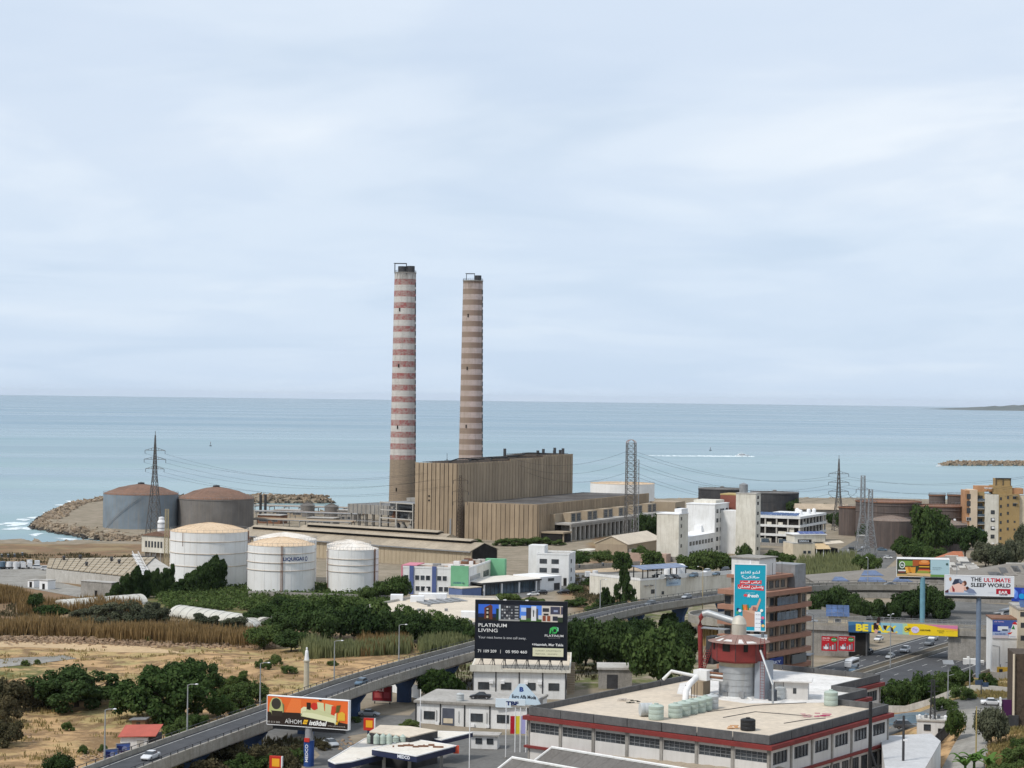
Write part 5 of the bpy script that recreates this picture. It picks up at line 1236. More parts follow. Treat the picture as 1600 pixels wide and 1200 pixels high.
def offs(path, i, o):
 n = len(path); d = path[min(i + 1, n - 1)] - path[max(i - 1,0)]; d.z = 0; d.normalize(); q = Vector((d.y, -d.x, 0)); return path[i] + q * o, math.atan2(d.y, d.x)
def cum(path):
 c = [0.0]
 for a, b in zip(path, path[1:]): c.append(c[-1] + (b - a).length)
 return c
def along(path, x):
 """nearest index to photo column x"""
 return min(range(len(path)), key=lambda i: abs(proj(path[i])[0] - x))
DZ = 13.5
FLY = catmull([P(x, y, DZ) for x, y in ((20,1275),(120,1229),(230,1186),(360,1139),(460,1103),(560,1067),(650,1040),(740,1015),(830,990),(920,966),(1000,948),(1100,933),(1146,927.5),(1200,922),(1290,916),(1389,915.5),(1480,918),(1600,923),(1720,930))])
M['parapet'] = mat('parapet_concrete', (.36,.335,.29),(.27,.245,.205),.3,.9,.45,(.13,.11,.09), fine=.15)
def flyover():
 r = thing('flyover', 'long curved concrete flyover carrying a two-lane road on blue piers', 'bridge')
 c = cum(FLY); W_ = 4.1
 ribbon(MB(), FLY, -W_ - .5, W_ + .5,-1.0,-.05).build('deck', M['parapet'], r); ribbon(MB(), FLY, -2.6,2.6,-2.0,-1.0).build('girder', M['concrete'], r)
 ribbon(MB(), FLY, -W_ + .02, W_ - .02,-.05,.0).build('road_surface', M['asphalt'], r)
 ribbon(MB(), FLY, -W_ - .45,-W_ + .02,-.05,.85).build('parapet', M['parapet'], r); ribbon(MB(), FLY, W_ - .02, W_ + .45,-.05,.85).build('parapet', M['parapet'], r)
 for o in (-W_ + .75, W_ - .75): ribbon(MB(), FLY, o - .07, o + .07,.004,.008).build('edge_line', M['line'], r)
 for sd in (-1,1):
  s = MB(); ribbon(s, FLY, sd * (W_ + .22) - .05, sd * (W_ + .22) + .05,1.35,1.43)
  for i in range(0, len(FLY)):
   q, a = offs(FLY, i, sd * (W_ + .22)); s.bc(q.x, q.y, q.z + 1.1,.14,.14,.6)
  s.build('railing', M['dark_steel'], r)
 for i in range(4, len(FLY) - 2,9): q, a = offs(FLY, i, 0); o = MB().box(-.18,.18,-W_ + .05, W_ - .05,0,.012).build('expansion_joint', M['dark_steel'], r); o.location = q; o.rotation_euler = (0,0, a)
 nxt = 12
 for i, d in enumerate(c):
  if d >= nxt:
   nxt += 26 if FLY[i].y < 640 else 30
   q = FLY[i]; g = gz(q.x, q.y); _, a = offs(FLY, i, 0); s = MB()
   for t0, t1, w0, w1 in ((0,.62,1.5,1.5),(.62,1,1.5,2.9)):
    z0 = (q.z - 2.0 - g + .3) * t0 - .3; z1 = (q.z - 2.0 - g + .3) * t1 - .3
    s.add([(-.75,-w0, z0),(.75,-w0, z0),(.75, w0, z0),(-.75, w0, z0),(-.75,-w1, z1),(.75,-w1, z1),(.75, w1, z1),(-.75, w1, z1)], [(0,3,2,1),(4,5,6,7),(0,1,5,4),(1,2,6,5),(2,3,7,6),(3,0,4,7)])
   o = s.build('pier', M['blue_pier'] if proj(q)[0] < 1250 else M['concrete'], r); o.location = (q.x, q.y, g); o.rotation_euler = (0,0, a)
flyover()
# street lamps on the flyover edge and beside the roads
M['lamp_pole'] = mat('lamp_pole', (.36,.37,.37),(.28,.29,.29),.6,.6, metal=.3)
def lamp(p, h, rz, label, group=None, twin=False, mt=None):
 t = thing('street_lamp', label, 'street lamp', p, rz, group); mt = mt or M['lamp_pole']
 MB().lathe([(.16,0),(.13, h * .5),(.09, h)], 8).build('pole', mt, t)
 for sd in ((1,-1) if twin else (1,)):
  MB().tube([(0,0, h - .05),(sd * .5,0, h + .15),(sd * 1.5,0, h + .22)], .06,6).build('arm', mt, t)
  MB().lathe([(.02,0),(.28,.06),(.3,.16),(.06,.24)], 10).build('lantern', M['white_clean'], t).location = (sd * 1.75,0, h + .12)
 return t
for x in (195,326,440,550,647):
 i = along(FLY, x); q, a = offs(FLY, i, -4.35); lamp(q + Vector((0,0,.85)),8.2, a - math.pi / 2, 'grey street lamp standing on the field-side parapet of the flyover', 'lamps along the field side of the flyover')
for x in (958,1040):
 i = along(FLY, x); q, a = offs(FLY, i, -4.35); lamp(q + Vector((0,0,.85)),8.2, a - math.pi / 2, 'pale street lamp on the flyover parapet near the white car park block', 'lamps on the flyover bend')
i = along(FLY, 1078); q, a = offs(FLY, i, 4.4); lamp(q + Vector((0,0,-6)),16, a + math.pi / 2, 'leaning yellowish lamp pole crossing in front of the flyover bend', None, mt=mat('yellow_pole', (.42,.33,.17), None, .6,.7))
for x, h in ((1367,8),(1497,8)):
 i = along(FLY, x); q, a = offs(FLY, i, -4.35); lamp(q + Vector((0,0,.85)), h, a + math.pi / 2, 'grey street lamp on the far flyover stretch before the solar-panel shed', 'lamps on the far flyover stretch')

# round turning deck below the bend, on an ochre piled wall
def turning_deck():
 c = P(1152,964,12.8); R_ = 14.2; r = thing('ramp_deck', 'round-ended concrete ramp deck on an ochre ribbed wall below the flyover bend', 'ramp', (c.x, c.y, 0), R(18))
 def stad(rad, L_): return [(rad * math.cos(a), rad * math.sin(a)) for a in np.linspace(math.pi / 2,3 * math.pi / 2,25)] + [(L_, -rad),(L_, rad)]
 g = gz(c.x, c.y)
 MB().prism(stad(R_, 34),11.4,12.8).build('deck', M['parapet'], r); MB().prism(stad(R_ - .5,33.6),12.8,12.84).build('road_surface', M['asphalt_old'], r)
 s = MB(); a, b = stad(R_, 34), stad(R_ - .45,34)
 for i in range(len(a) - 1): s.prism([a[i], a[i + 1], b[i + 1], b[i]], 12.8,13.7)
 s.build('parapet', M['parapet'], r)
 oc = mat('ochre_piles', (.38,.255,.10),(.28,.19,.085),.5,.9,.5,(.12,.085,.05)); MB().prism(stad(R_ - 4.2,34), g - .5,11.4).build('core_wall', mat('ochre_dark', (.18,.12,.055), None, .5,.9), r)
 pm = MB().cyl(0,0, g - .5,11.4,.55,8).mesh('pile', oc)
 for q in [((R_ - 4.1) * math.cos(t),(R_ - 4.1) * math.sin(t)) for t in np.linspace(math.pi * .62,1.5 * math.pi, 22)]: inst('pile', pm, r, (q[0], q[1], 0))
 for k in range(17): inst('pile', pm, r, (k * 2.0,-R_ + 4.1,0))
turning_deck()

# highway: two carriageways either side of a planted median
HWC = catmull([Vector((46,428,0)), Vector((66,470,0)), Vector((90,514,0)), Vector((131.6,590,0)), Vector((160,640,0)), Vector((200,712,0))], 4)
for q in HWC: q.z = gz(30, q.y) + .2
ribbon(MB(), HWC, -14.0,25,-.9,.12).build('highway', M['asphalt'])['kind'] = 'structure'
for o in (-13.2,-2.4,2.6,18.6,24): ribbon(MB(), HWC, o - .09, o + .09,.124,.128).build('edge_line', M['line'], bpy.data.objects['highway'])
c_ = cum(HWC)
for o in (-9.6,-6.0,7.4,12.6):
 for i in range(0, len(HWC) - 1,3): ribbon(MB(), HWC[i:i + 2], o - .08, o + .08,.124,.128).build('lane_mark', M['line'], bpy.data.objects['highway'])
md = thing('median', 'planted concrete median between the highway carriageways', 'median')
ribbon(MB(), HWC, -1.9,-1.5,.0,1.0).build('barrier', M['parapet'], md); ribbon(MB(), HWC, 1.5,1.9,.0,1.0).build('barrier', M['parapet'], md); ribbon(MB(), HWC, -1.5,1.5,.0,.7).build('soil_bed', mat('median_soil', (.10,.075,.05),(.07,.06,.04),.4,.95), md)
# the cutting beside the highway falls to its level: retaining kerb on the outer side
ribbon(MB(), HWC, 25,25.4,-.4,.7).build('kerb', M['parapet'])['kind'] = 'structure'; ribbon(MB(), HWC, -14.4,-14.0,-.4,.35).build('kerb', M['parapet'])['kind'] = 'structure'

# overpass with the long banner
OV0, OV1 = Vector((72,561,13.6)), Vector((146,541,13.6))
def overpass():
 d = (OV1 - OV0); rz = math.atan2(d.y, d.x); L_ = d.length; r = thing('overpass', 'low concrete overpass with grey railings crossing the highway', 'bridge', (OV0.x, OV0.y, 0), rz)
 MB().box(-14, L_, 0,10,12.2,13.5).build('deck', M['concrete'], r); MB().box(-14, L_, .4,9.6,13.5,13.55).build('road_surface', M['asphalt_old'], r)
 for y in (0,9.7):
  MB().box(-14, L_, y, y + .3,13.5,14.3).build('kerb_wall', M['parapet'], r); s = MB(); s.box(-14, L_, y + .1, y + .2,15.3,15.4).box(-14, L_, y + .1, y + .2,14.8,14.9)
  for k in range(int((L_ + 14) / 1.6)): s.box(-14 + k * 1.6,-13.88 + k * 1.6, y + .08, y + .22,14.3,15.4)
  s.build('railing', M['steel'], r)
 MB().box(-14,22.2,.6,9.4,4,12.2).build('abutment', M['concrete'], r); MB().box(49, L_, .5,9.5,4,12.2).build('abutment', M['concrete'], r)
 MB().box(22.21,27.2,1.0,9.2,4,12.15).build('painted_shade_wall', M['conc_dark'], r); MB().box(22.5,26.8,.9,1.0,4.6,11.8).build('painted_shade_front', M['shade'], r)  # shade of the underpass wall painted as a dark block and near-black front
 return r, rz
OVR, OVZ = overpass()

sheet('access_road', [(1268,985),(1300,952),(1480,940),(1640,950),(1640,990),(1500,985)], 4.6, M['asphalt_old'], dz=.3)
drape('service_road', [(150,1215),(480,1122),(560,1120),(640,1118),(660,1098),(740,1062),(760,1068),(660,1128),(600,1140),(545,1150),(560,1175),(590,1230),(440,1230),(500,1180),(470,1150)], M['asphalt_old'])
drape('station_yard', [(500,1230),(575,1180),(690,1145),(840,1150),(840,1230)], M['asphalt_old'], dz=.06)
drape('hill_road', [(1300,1140),(1440,1112),(1480,1098),(1545,1088),(1620,1082),(1620,1104),(1545,1110),(1500,1122),(1430,1136),(1300,1160)], M['asphalt_old'], dz=.05)
drape('side_lane', [(1495,1110),(1540,1108),(1542,1150),(1545,1215),(1460,1225),(1490,1165),(1510,1135)], M['paving'], dz=.10)
drape('field_track', [(-40,1003),(90,1004),(240,1012),(300,1022),(230,1020),(90,1013),(-40,1014)], mat('field_track', (.52,.38,.22),(.44,.31,.18),.2,.95, fine=.15), dz=.06)
drape('slab_path', [(-40,1035),(60,1027),(100,1024),(120,1029),(60,1038),(-40,1048)], M['paving'], dz=.08)

# ------------------------------------------------------------------ vehicles
CARP = {k: flat('car_' + k, c, .3,.1,.5) for k, c in {'white': (.72,.72,.72), 'silver': (.38,.40,.42), 'grey': (.16,.17,.18), 'black': (.02,.02,.022), 'blue': (.10,.16,.22), 'red': (.28,.03,.03)}.items()}
M['tyre'] = flat('tyre', (.018,.018,.018),.8); M['rim'] = flat('wheel_rim', (.35,.35,.36),.4,.6); M['lamp_glass'] = flat('headlamp', (.7,.72,.74),.2); M['tail'] = flat('tail_lamp', (.35,.02,.02),.3)
def loft(sections):
 """sections: (x, [(y, z)...]) rings of equal count"""
 s = MB(); n = len(sections[0][1]); vs = []
 for x, ring_ in sections: vs += [(x, y, z) for y, z in ring_]
 fs = [(i * n + j, i * n + (j + 1) % n, (i + 1) * n + (j + 1) % n, (i + 1) * n + j) for i in range(len(sections) - 1) for j in range(n)]
 fs += [tuple(range(n))[::-1], tuple((len(sections) - 1) * n + j for j in range(n))]; s.add(vs, fs); return s
def ring8(w_, z0, z1, tuck=.9): return [(-w_ * tuck, z0),(w_ * tuck, z0),(w_, z0 + (z1 - z0) * .35),(w_ * .97, z1 - .06),(w_ * .88, z1),(-w_ * .88, z1),(-w_ * .97, z1 - .06),(-w_, z0 + (z1 - z0) * .35)]
_VM = {}
def vehicle_meshes(kind):
 if kind in _VM: return _VM[kind]
 if kind == 'sedan': L_, H, w_ = 4.5,1.45,.88; hood, ws, rr, bt = (-2.25,.72),(-1.05,.98),(1.15,.98),.95; roof = (-.35,.85)
 elif kind == 'hatch': L_, H, w_ = 4.0,1.5,.85; roof = (-.25,1.35); hood, ws, rr, bt = (-2.0,.74),(-1.0,1.0),(1.85,1.0),.95
 else: L_, H, w_ = 4.7,1.75,.95; roof = (-.35,1.75); hood, ws, rr, bt = (-2.35,.88),(-1.15,1.12),(2.25,1.12),1.1
 h = L_ / 2; wz = ws[1]
 body = loft([(-h, ring8(w_ * .82,.38, hood[1] - .14)),(-h + .25, ring8(w_ * .97,.28, hood[1])),(ws[0], ring8(w_, .25, wz - .03)),(rr[0], ring8(w_, .25, wz)),(h - .25, ring8(w_ * .97,.28, bt)),(h, ring8(w_ * .85,.4, bt - .12))])
 tw = w_ * .72
 roofm = loft([(roof[0], [(-tw, H - .07),(tw, H - .07),(tw * .9, H),(-tw * .9, H)]),(roof[1], [(-tw, H - .07),(tw, H - .07),(tw * .9, H - .02),(-tw * .9, H - .02)])])
 gl = loft([(ws[0], [(-w_ * .9, wz - .05),(w_ * .9, wz - .05),(w_ * .88, wz),(-w_ * .88, wz)]),(roof[0] + .05, [(-w_ * .92, wz - .05),(w_ * .92, wz - .05),(tw, H - .05),(-tw, H - .05)]),(roof[1] - .05, [(-w_ * .92, wz - .05),(w_ * .92, wz - .05),(tw, H - .06),(-tw, H - .06)]),(rr[0] + .05, [(-w_ * .9, wz - .05),(w_ * .9, wz - .05),(w_ * .86, wz + .02),(-w_ * .86, wz + .02)])])
 ty = MB(); ty.lathe([(.02,-.1),(.33,-.1),(.33,.1),(.02,.1)], 14); tyre = ty.mesh('tyre', M['tyre']); rm = MB().lathe([(.02,-.115),(.2,-.115),(.2,.115),(.02,.115)], 10).mesh('rim', M['rim'])
 _VM[kind] = (body.mesh('body', CARP['white'], True), roofm.mesh('roof', CARP['white']), gl.mesh('glass', M['glass']), tyre, rm, MB().bc(0,0,0,.08,.34,.16).mesh('headlight', M['lamp_glass']), MB().bc(0,0,0,.08,.34,.16).mesh('tail_light', M['tail']), h, w_, hood, bt)
 for q in _VM[kind][:1]: q.set_sharp_from_angle(angle=R(45))
 return _VM[kind]
def car(p, rz, col, label, kind='sedan', group=None, name='parked_car'):
 bm_, rf, gl, tyre, rm, hl, tl, h, w_, hood, bt = vehicle_meshes(kind)
 t = thing(name, label, 'car', p, rz, group)
 for me_, nm in ((bm_, 'body'),(rf, 'roof')):
  o = inst(nm, me_, t); o.material_slots[0].link = 'OBJECT'; o.material_slots[0].material = CARP[col]
 inst('glass', gl, t)
 for x in (-h * .62, h * .62):
  for y in (-w_ * .9, w_ * .9):
   q = inst('wheel', tyre, t, (x, y, .33)); q.rotation_euler = (R(90),0,0); inst('rim', rm, q)
 for y in (-w_ * .62, w_ * .62): inst('headlight', hl, t, (-h + .06, y, hood[1] - .26)); inst('tail_light', tl, t, (h - .06, y, bt - .26))
 return t
def car_px(x, y, rz, col, label, kind='sedan', group=None, z=None, name='parked_car'):
 p = G(x, y) if z is None else P(x, y, z); p.z += .03; return car(p, rz, col, label, kind, group, name)
def fly_car(x, off, back, col, label, kind='sedan'):
 i = along(FLY, x); q, a = offs(FLY, i, off); q.z += .02; car(q, a + (math.pi if not back else 0), col, label, kind, name='car')
fly_car(231,.6, True, 'white', 'white sedan driving on the low end of the flyover', 'sedan')
fly_car(553,1.9, True, 'blue', 'dark blue hatchback driving on the flyover above the blue piers', 'hatch')
fly_car(1011,1.8, True, 'grey', 'grey estate car on the flyover bend beside the round deck', 'suv')
fly_car(1077,-1.4, True, 'silver', 'silver hatchback on the flyover bend beside the leaning lamp pole', 'hatch')
fly_car(1388,1.5, True, 'grey', 'dark car passing on the far flyover stretch', 'sedan')
i = along(HWC, 1398)
def hw_car(x, y, col, label, kind='suv', rev=False):
 p = P(x, y, 6.0); i = min(range(len(HWC)), key=lambda k: (HWC[k] - p).length); _, a = offs(HWC, i, 0); p = P(x, y, HWC[i].z + .14); return car(p, a + (0 if not rev else math.pi), col, label, kind, name='car')
hw_car(1391,1029, 'silver', 'silver hatchback on the highway beside the median lamp post', 'hatch'); hw_car(1414,1019, 'white', 'white and grey off-roader on the highway behind the silver hatchback'); hw_car(1452,1008, 'grey', 'dark grey pickup-like car passing under the banner overpass'); hw_car(1458,1000, 'white', 'white van-like car under the banner overpass', 'suv')
hw_car(1487,1000, 'silver', 'silver car at the median near the yellow end of the banner', 'hatch'); hw_car(1357,1021, 'black', 'black car coming out of the dark underpass', 'sedan'); hw_car(1373,1001, 'white', 'white taxi seen through the overpass opening', 'sedan'); hw_car(1334,1050, 'blue', 'dark car half hidden by the mill parapet next to the minibus', 'hatch')
car_px(1550,1102, R(172), 'white', 'white sedan parked beside the hill road and the grey olive tree', 'sedan')
car_px(1415,1139, R(178), 'grey', 'dark blue-grey car behind the pale blue fence', 'suv')
car_px(1555,966, R(40), 'white', 'white car on the highway beyond the tall blue billboard pole', 'suv', z=4.4)
car_px(517,1166, R(120), 'silver', 'silver coupe turning on the service road under the orange billboard', 'sedan')
car_px(577,1119, R(170), 'silver', 'silver sedan parked beneath the flyover next to a blue pier', 'sedan')
car_px(880,928, R(30), 'black', 'black car before the showroom glass front', 'suv', 'cars before the showroom', z=4.06)
car_px(845,929, R(25), 'black', 'long black car parked before the showroom side block', 'suv', 'cars before the showroom', z=4.06)
car_px(833,931, R(20), 'white', 'white car parked before the showroom', 'sedan', 'cars before the showroom', z=4.06)
car_px(862,918, R(30), 'red', 'red car in the gateway of the white annexe', 'hatch', z=4.06)
for k, (x, y, c, kd) in enumerate(((1345,862, 'grey', 'sedan'),(1333,860, 'black', 'suv'),(1352,857, 'silver', 'sedan'),(1367,853, 'white', 'suv'),(1376,852, 'grey', 'sedan'),(1379,861, 'blue', 'suv'),(1338,873, 'white', 'sedan'),(1388,873, 'white', 'hatch'))):
 car_px(x, y, R(150 if k % 2 else 20), c, c + ' ' + {'sedan': 'sedan', 'suv': 'off-roader', 'hatch': 'hatchback'}[kd] + ' parked in the lot below the twin pylons' + (', beside the awnings' if k < 2 else ', in its far corner' if k in (3,4) else ', at the villa gate' if k == 5 else ', near the reeds' if k == 6 else ', by the dark hut' if k == 7 else ''), kd, None, z=4.06)
pz = 4.2 + 6.72
for k, (x, y, c, kd) in enumerate(((1027,903, 'black', 'sedan'),(1036,904, 'white', 'sedan'),(1045,905, 'grey', 'hatch'),(1055,905, 'black', 'suv'),(1084,902, 'blue', 'suv'),(1104,896, 'white', 'suv'),(1119,899, 'blue', 'sedan'),(1133,893, 'black', 'suv'))):
 car_px(x, y, PARK[1] + R(85 if k < 4 else 20), c, c + ' ' + {'sedan': 'sedan', 'suv': 'off-roader', 'hatch': 'hatchback'}[kd] + (' parked under the blue solar canopies' if k < 4 else ' parked on the car park roof beside the white water tanks'), kd, 'cars on the car park roof', z=pz)
def box_van(x, y, rz, label, col, L_=7.5, kind='truck', z=None):
 p = G(x, y) if z is None else P(x, y, z); t = thing('delivery_truck' if kind == 'truck' else 'minibus', label, kind, p, rz, None)
 pm = CARP[col]
 if kind == 'truck':
  MB().box(-L_ / 2,-L_ / 2 + 1.9,-1.1,1.1,.6,2.6).add([(-L_ / 2 - .1,-1.05,.6),(-L_ / 2 - .1,1.05,.6),(-L_ / 2 + .3,1,2.6),(-L_ / 2 + .3,-1,2.6)], [(0,1,2,3)]).build('cab', CARP['white'], t)
  MB().box(-L_ / 2 - .03,-L_ / 2 + 1.2,-1.12,1.12,1.6,2.3).build('window', M['glass'], t); MB().lathe([(1.15,-(L_ - 2.2) / 2),(1.2,0),(1.15,(L_ - 2.2) / 2)], 16).build('tank_body', pm, t)
  o = t.children[-1]; o.rotation_euler = (0, R(90),0); o.location = (1.0,0,1.95); MB().box(-L_ / 2 + 2, L_ / 2,-.9,.9,.55,.85).build('chassis', M['black'], t)
 else:
  loft([(-L_ / 2, ring8(.92,.5,1.6)),(-L_ / 2 + .9, ring8(1.0,.35,2.35)),(L_ / 2 - .2, ring8(1.0,.35,2.4)),(L_ / 2, ring8(.95,.5,2.25))]).build('body', pm, t); MB().box(-L_ / 2 + .7, L_ / 2 - .3,-1.01,1.01,1.25,1.95).build('window', M['glass'], t); MB().box(-L_ / 2 + .2,-L_ / 2 + .75,-.9,.9,1.3,1.9).build('windscreen', M['glass'], t)
 tm = MB().lathe([(.02,-.13),(.42,-.13),(.42,.13),(.02,.13)], 14).mesh('wheel', M['tyre'])
 for xx in (-L_ * .34, L_ * .32):
  for yy in (-.92,.92): inst('wheel', tm, t, (xx, yy, .42)).rotation_euler = (R(90),0,0)
 return t
box_van(1331,1043, math.atan2(76,41.6), 'white minibus with dark side windows on the highway beyond the mill roof', 'white', 6.4, 'minibus', 6.6)
box_van(1573,962, R(52), 'long white bus on the highway beyond the tall blue billboard pole', 'white', 10, 'minibus', 4.45)
for k, (x, y, c) in enumerate(((4,888.5, 'blue'),(14,889, 'white'),(24,889, 'white'),(34,888.5, 'silver'),(46,886, 'white'))): box_van(x, y, R(200),('blue-tanked' if c == 'blue' else 'silver-tanked' if c == 'silver' else 'white') + ' tanker truck parked in the truck yard, ' + ('at the fence end of the row', 'beside the blue-tanked truck', 'in the middle of the row', 'near the open end of the row', 'standing a little behind the row')[k], c, 8, 'truck', 4.06)
for k, (x, y) in enumerate(((60,889),(73,891))): car_px(x, y, R(190), 'white', 'white van parked beside the tanker trucks' if k == 0 else 'white car parked near the low storage hall', 'suv', z=4.06)
for k, (x, y) in enumerate(((893,906),(930,903))): box_van(x, y, R(10), 'white tanker truck standing on the dirt track behind the annexe' if k == 0 else 'white truck standing beside the cedar-like tree', 'white', 8, 'truck', 4.1)
# ================================================================== billboards
class Art:
 """flat print on a panel: u, v run 0..1 from the lower left corner of the printed face"""
 def __init__(s, panel, w_, h_, y): s.p, s.w, s.h, s.y, s.k = panel, w_, h_, y, 0; s.b = {}
 def poly(s, pts, rgb):
  s.k += 1; q = s.b.setdefault(rgb, MB()); y = s.y - .004 * s.k
  q.add([((u - .5) * s.w, y, v * s.h) for u, v in pts], [tuple(range(len(pts)))]); return s
 def rect(s, u0, u1, v0, v1, rgb): return s.poly([(u0, v0),(u1, v0),(u1, v1),(u0, v1)], rgb)
 def ell(s, cu, cv, ru, rv, rgb, n=20): return s.poly([(cu + ru * math.cos(2 * math.pi * i / n), cv + rv * math.sin(2 * math.pi * i / n)) for i in range(n)], rgb)
 def text(s, body, u0, u1, v0, v1, rgb, bold=.0, italic=0.0):
  s.k += 1; return text_obj(body, s.p, ink(rgb),(u1 - u0) * s.w, (v1 - v0) * s.h, ((u0 - .5) * s.w, s.y - .004 * s.k - .004, v0 * s.h), bold=bold, italic=italic)
 def done(s):
  for rgb, q in s.b.items(): q.build('print', ink(rgb), s.p)
def board(name, label, px0, px1, pyt, pyb, Y, rz, rgb, thick=.5, edge=None, frame_mat=None, cat='billboard'):
 """panel that spans the given photo box at depth Y"""
 c = PY((px0 + px1) / 2, pyb, Y); k = Y / FPX; w_ = (px1 - px0) * k / max(.5, math.cos(rz)); h_ = (pyb - pyt) * k
 r = thing(name, label, cat, c, rz); pn = MB().box(-w_ / 2, w_ / 2,-thick / 2, thick / 2,0, h_).build('panel', ink(rgb), r)
 e = .12
 MB().box(-w_ / 2 - e, -w_ / 2,-thick / 2 - .05, thick / 2,-e, h_ + e).box(w_ / 2, w_ / 2 + e, -thick / 2 - .05, thick / 2,-e, h_ + e).box(-w_ / 2, w_ / 2,-thick / 2 - .05, thick / 2, h_, h_ + e).box(-w_ / 2, w_ / 2,-thick / 2 - .05, thick / 2,-e, 0).build('frame', edge or M['steel'], r)
 return r, Art(pn, w_, h_, -thick / 2), w_, h_
def pole(r, h_, rad, mt, w_=None, name='pole'):
 g = gz(r.location.x, r.location.y) - r.location.z; MB().cyl(0,.4, g - .3,-.1, rad, 16).build(name, mt, r)
 if w_: MB().box(-w_ / 2, w_ / 2,.2,.6,-.9,-.15).build('support_beam', M['dark_steel'], r)

# --- black property billboard on the roof
def b_platinum():
 D = (27,31,40); r, a, w_, h_ = board('billboard', 'huge black billboard with house pictures and white property lettering on a flat roof', 742.5,885,939.5,1029.5,462, R(-7), D, .7, M['black'])
 t, b = .935,.655
 def box(u0, u1, v0, v1, c): a.rect(u0, u1, b + (t - b) * v0, b + (t - b) * v1, c)
 box(.03,.255,0,1,(62,110,215)); box(.03,.255,0,.42,(30,46,90)); box(.03,.255,0,.2,(48,44,40)); a.poly([(.095, b + .03),(.185, b + .02),(.185, t - .03),(.165, t),(.095, t - .06)], (112,62,48)); box(.115,.15,.1,.8,(40,34,34)); box(.12,.14,.15,.3,(210,190,150)); box(.12,.14,.42,.55,(200,190,180)); box(.12,.14,.66,.76,(190,190,190)); box(.225,.255,.05,.75,(36,60,40))
 box(.255,.485,0,1,(60,62,68)); box(.255,.275,0,1,(190,205,215))
 for i in range(5):
  for j in range(5):
   if (i * 3 + j) % 4: box(.285 + i * .026,.303 + i * .026,.1 + j * .18,.2 + j * .18,((205,205,205),(140,145,150),(95,96,100))[(i + j) % 3])
 for j in range(5): box(.43,.47,.12 + j * .18,.2 + j * .18,(170,172,175))
 box(.255,.485,0,.1,(160,160,158))
 box(.485,.725,0,1,(88,140,232)); box(.5,.56,.6,.85,(190,210,240)); box(.485,.725,0,.2,(70,100,56)); box(.555,.61,.2,.85,(62,58,62)); box(.61,.665,.05,.95,(232,232,232)); box(.63,.64,.3,.7,(40,40,44)); box(.665,.685,.2,.8,(90,88,92)); box(.5,.555,.1,.35,(215,215,212)); box(.69,.725,.15,.4,(210,212,210))
 box(.725,.955,0,1,(214,206,196)); box(.82,.955,.48,.95,(74,74,92)); box(.735,.805,.62,.85,(60,60,66)); box(.745,.8,.4,.52,(60,56,54)); box(.735,.77,.05,.38,(140,76,56)); box(.785,.82,.05,.38,(150,84,58)); box(.845,.9,.08,.36,(56,58,70)); box(.9,.955,0,.3,(60,72,56)); box(.855,.9,.62,.75,(150,160,190)); box(.925,.935,.5,.95,(200,180,160))
 a.text('PLATINUM', .035,.345,.545,.605,(238,238,236),.006); a.text('LIVING', .035,.245,.455,.515,(238,238,236),.006); a.text('Your next home is one call away.', .035,.56,.33,.385,(210,212,214)); a.text('71 109 209', .03,.235,.10,.15,(232,232,230),.015); a.rect(.278,.282,.09,.155,(232,232,230)); a.text('05 950 460', .335,.57,.10,.15,(232,232,230),.015)
 G1, G2 = (70,185,95),(40,120,66)
 a.poly([(.81,.455),(.825,.455),(.835,.52),(.86,.545),(.89,.545),(.885,.575),(.85,.575),(.82,.55)], G1); a.ell(.87,.51,.03,.052, G1); a.ell(.87,.51,.017,.03, D); a.rect(.838,.858,.45,.50, G2); a.poly([(.885,.575),(.91,.56),(.91,.5),(.9,.5),(.9,.55)], (150,220,190))
 a.text('PLATINUM', .762,.965,.40,.44,(232,232,232),.008); a.text('REAL ESTATE', .8,.93,.372,.385,(150,150,150)); a.text('Hazmieh, Mar Takla', .645,.965,.235,.285,(236,236,236),.02); a.ell(.632,.265,.006,.014,(236,236,236)); a.rect(.632,.967,.06,.205,(222,220,188)); a.text('LUXURY  APARTMENTS', .665,.94,.145,.168,(120,116,96)); a.text('RETAIL  SHOPS', .665,.9,.09,.113,(120,116,96)); a.done()
 for u in (-.17,.07): MB().tube([(w_ * u, -.4, h_ + .1),(w_ * u, -2.0, h_ + .5)], .06).bc(w_ * u, -2.0, h_ + .4,.7,.3,.2).build('floodlight', M['white_clean'], r)
 zb = 13.1 - r.location.z
 for i in range(8):
  x = -w_ / 2 + w_ * (i + .5) / 8; s = MB(); s.tube([(x, .3, zb),(x, .3, h_ * .8)], .09,4).tube([(x, 4, zb),(x, .4,1.5)], .08,4).tube([(x - 1,.3, zb),(x, .3,-.1)], .06,4).tube([(x + 1,.3, zb),(x, .3,-.1)], .06,4).tube([(x, 4, zb),(x, .4, h_ * .7)], .08,4).build('strut', M['dark_steel'], r)
 MB().tube([(-w_ / 2,.3, zb + .8),(w_ / 2,.3, zb + .8)], .06,4).build('tie_bar', M['dark_steel'], r)
b_platinum()
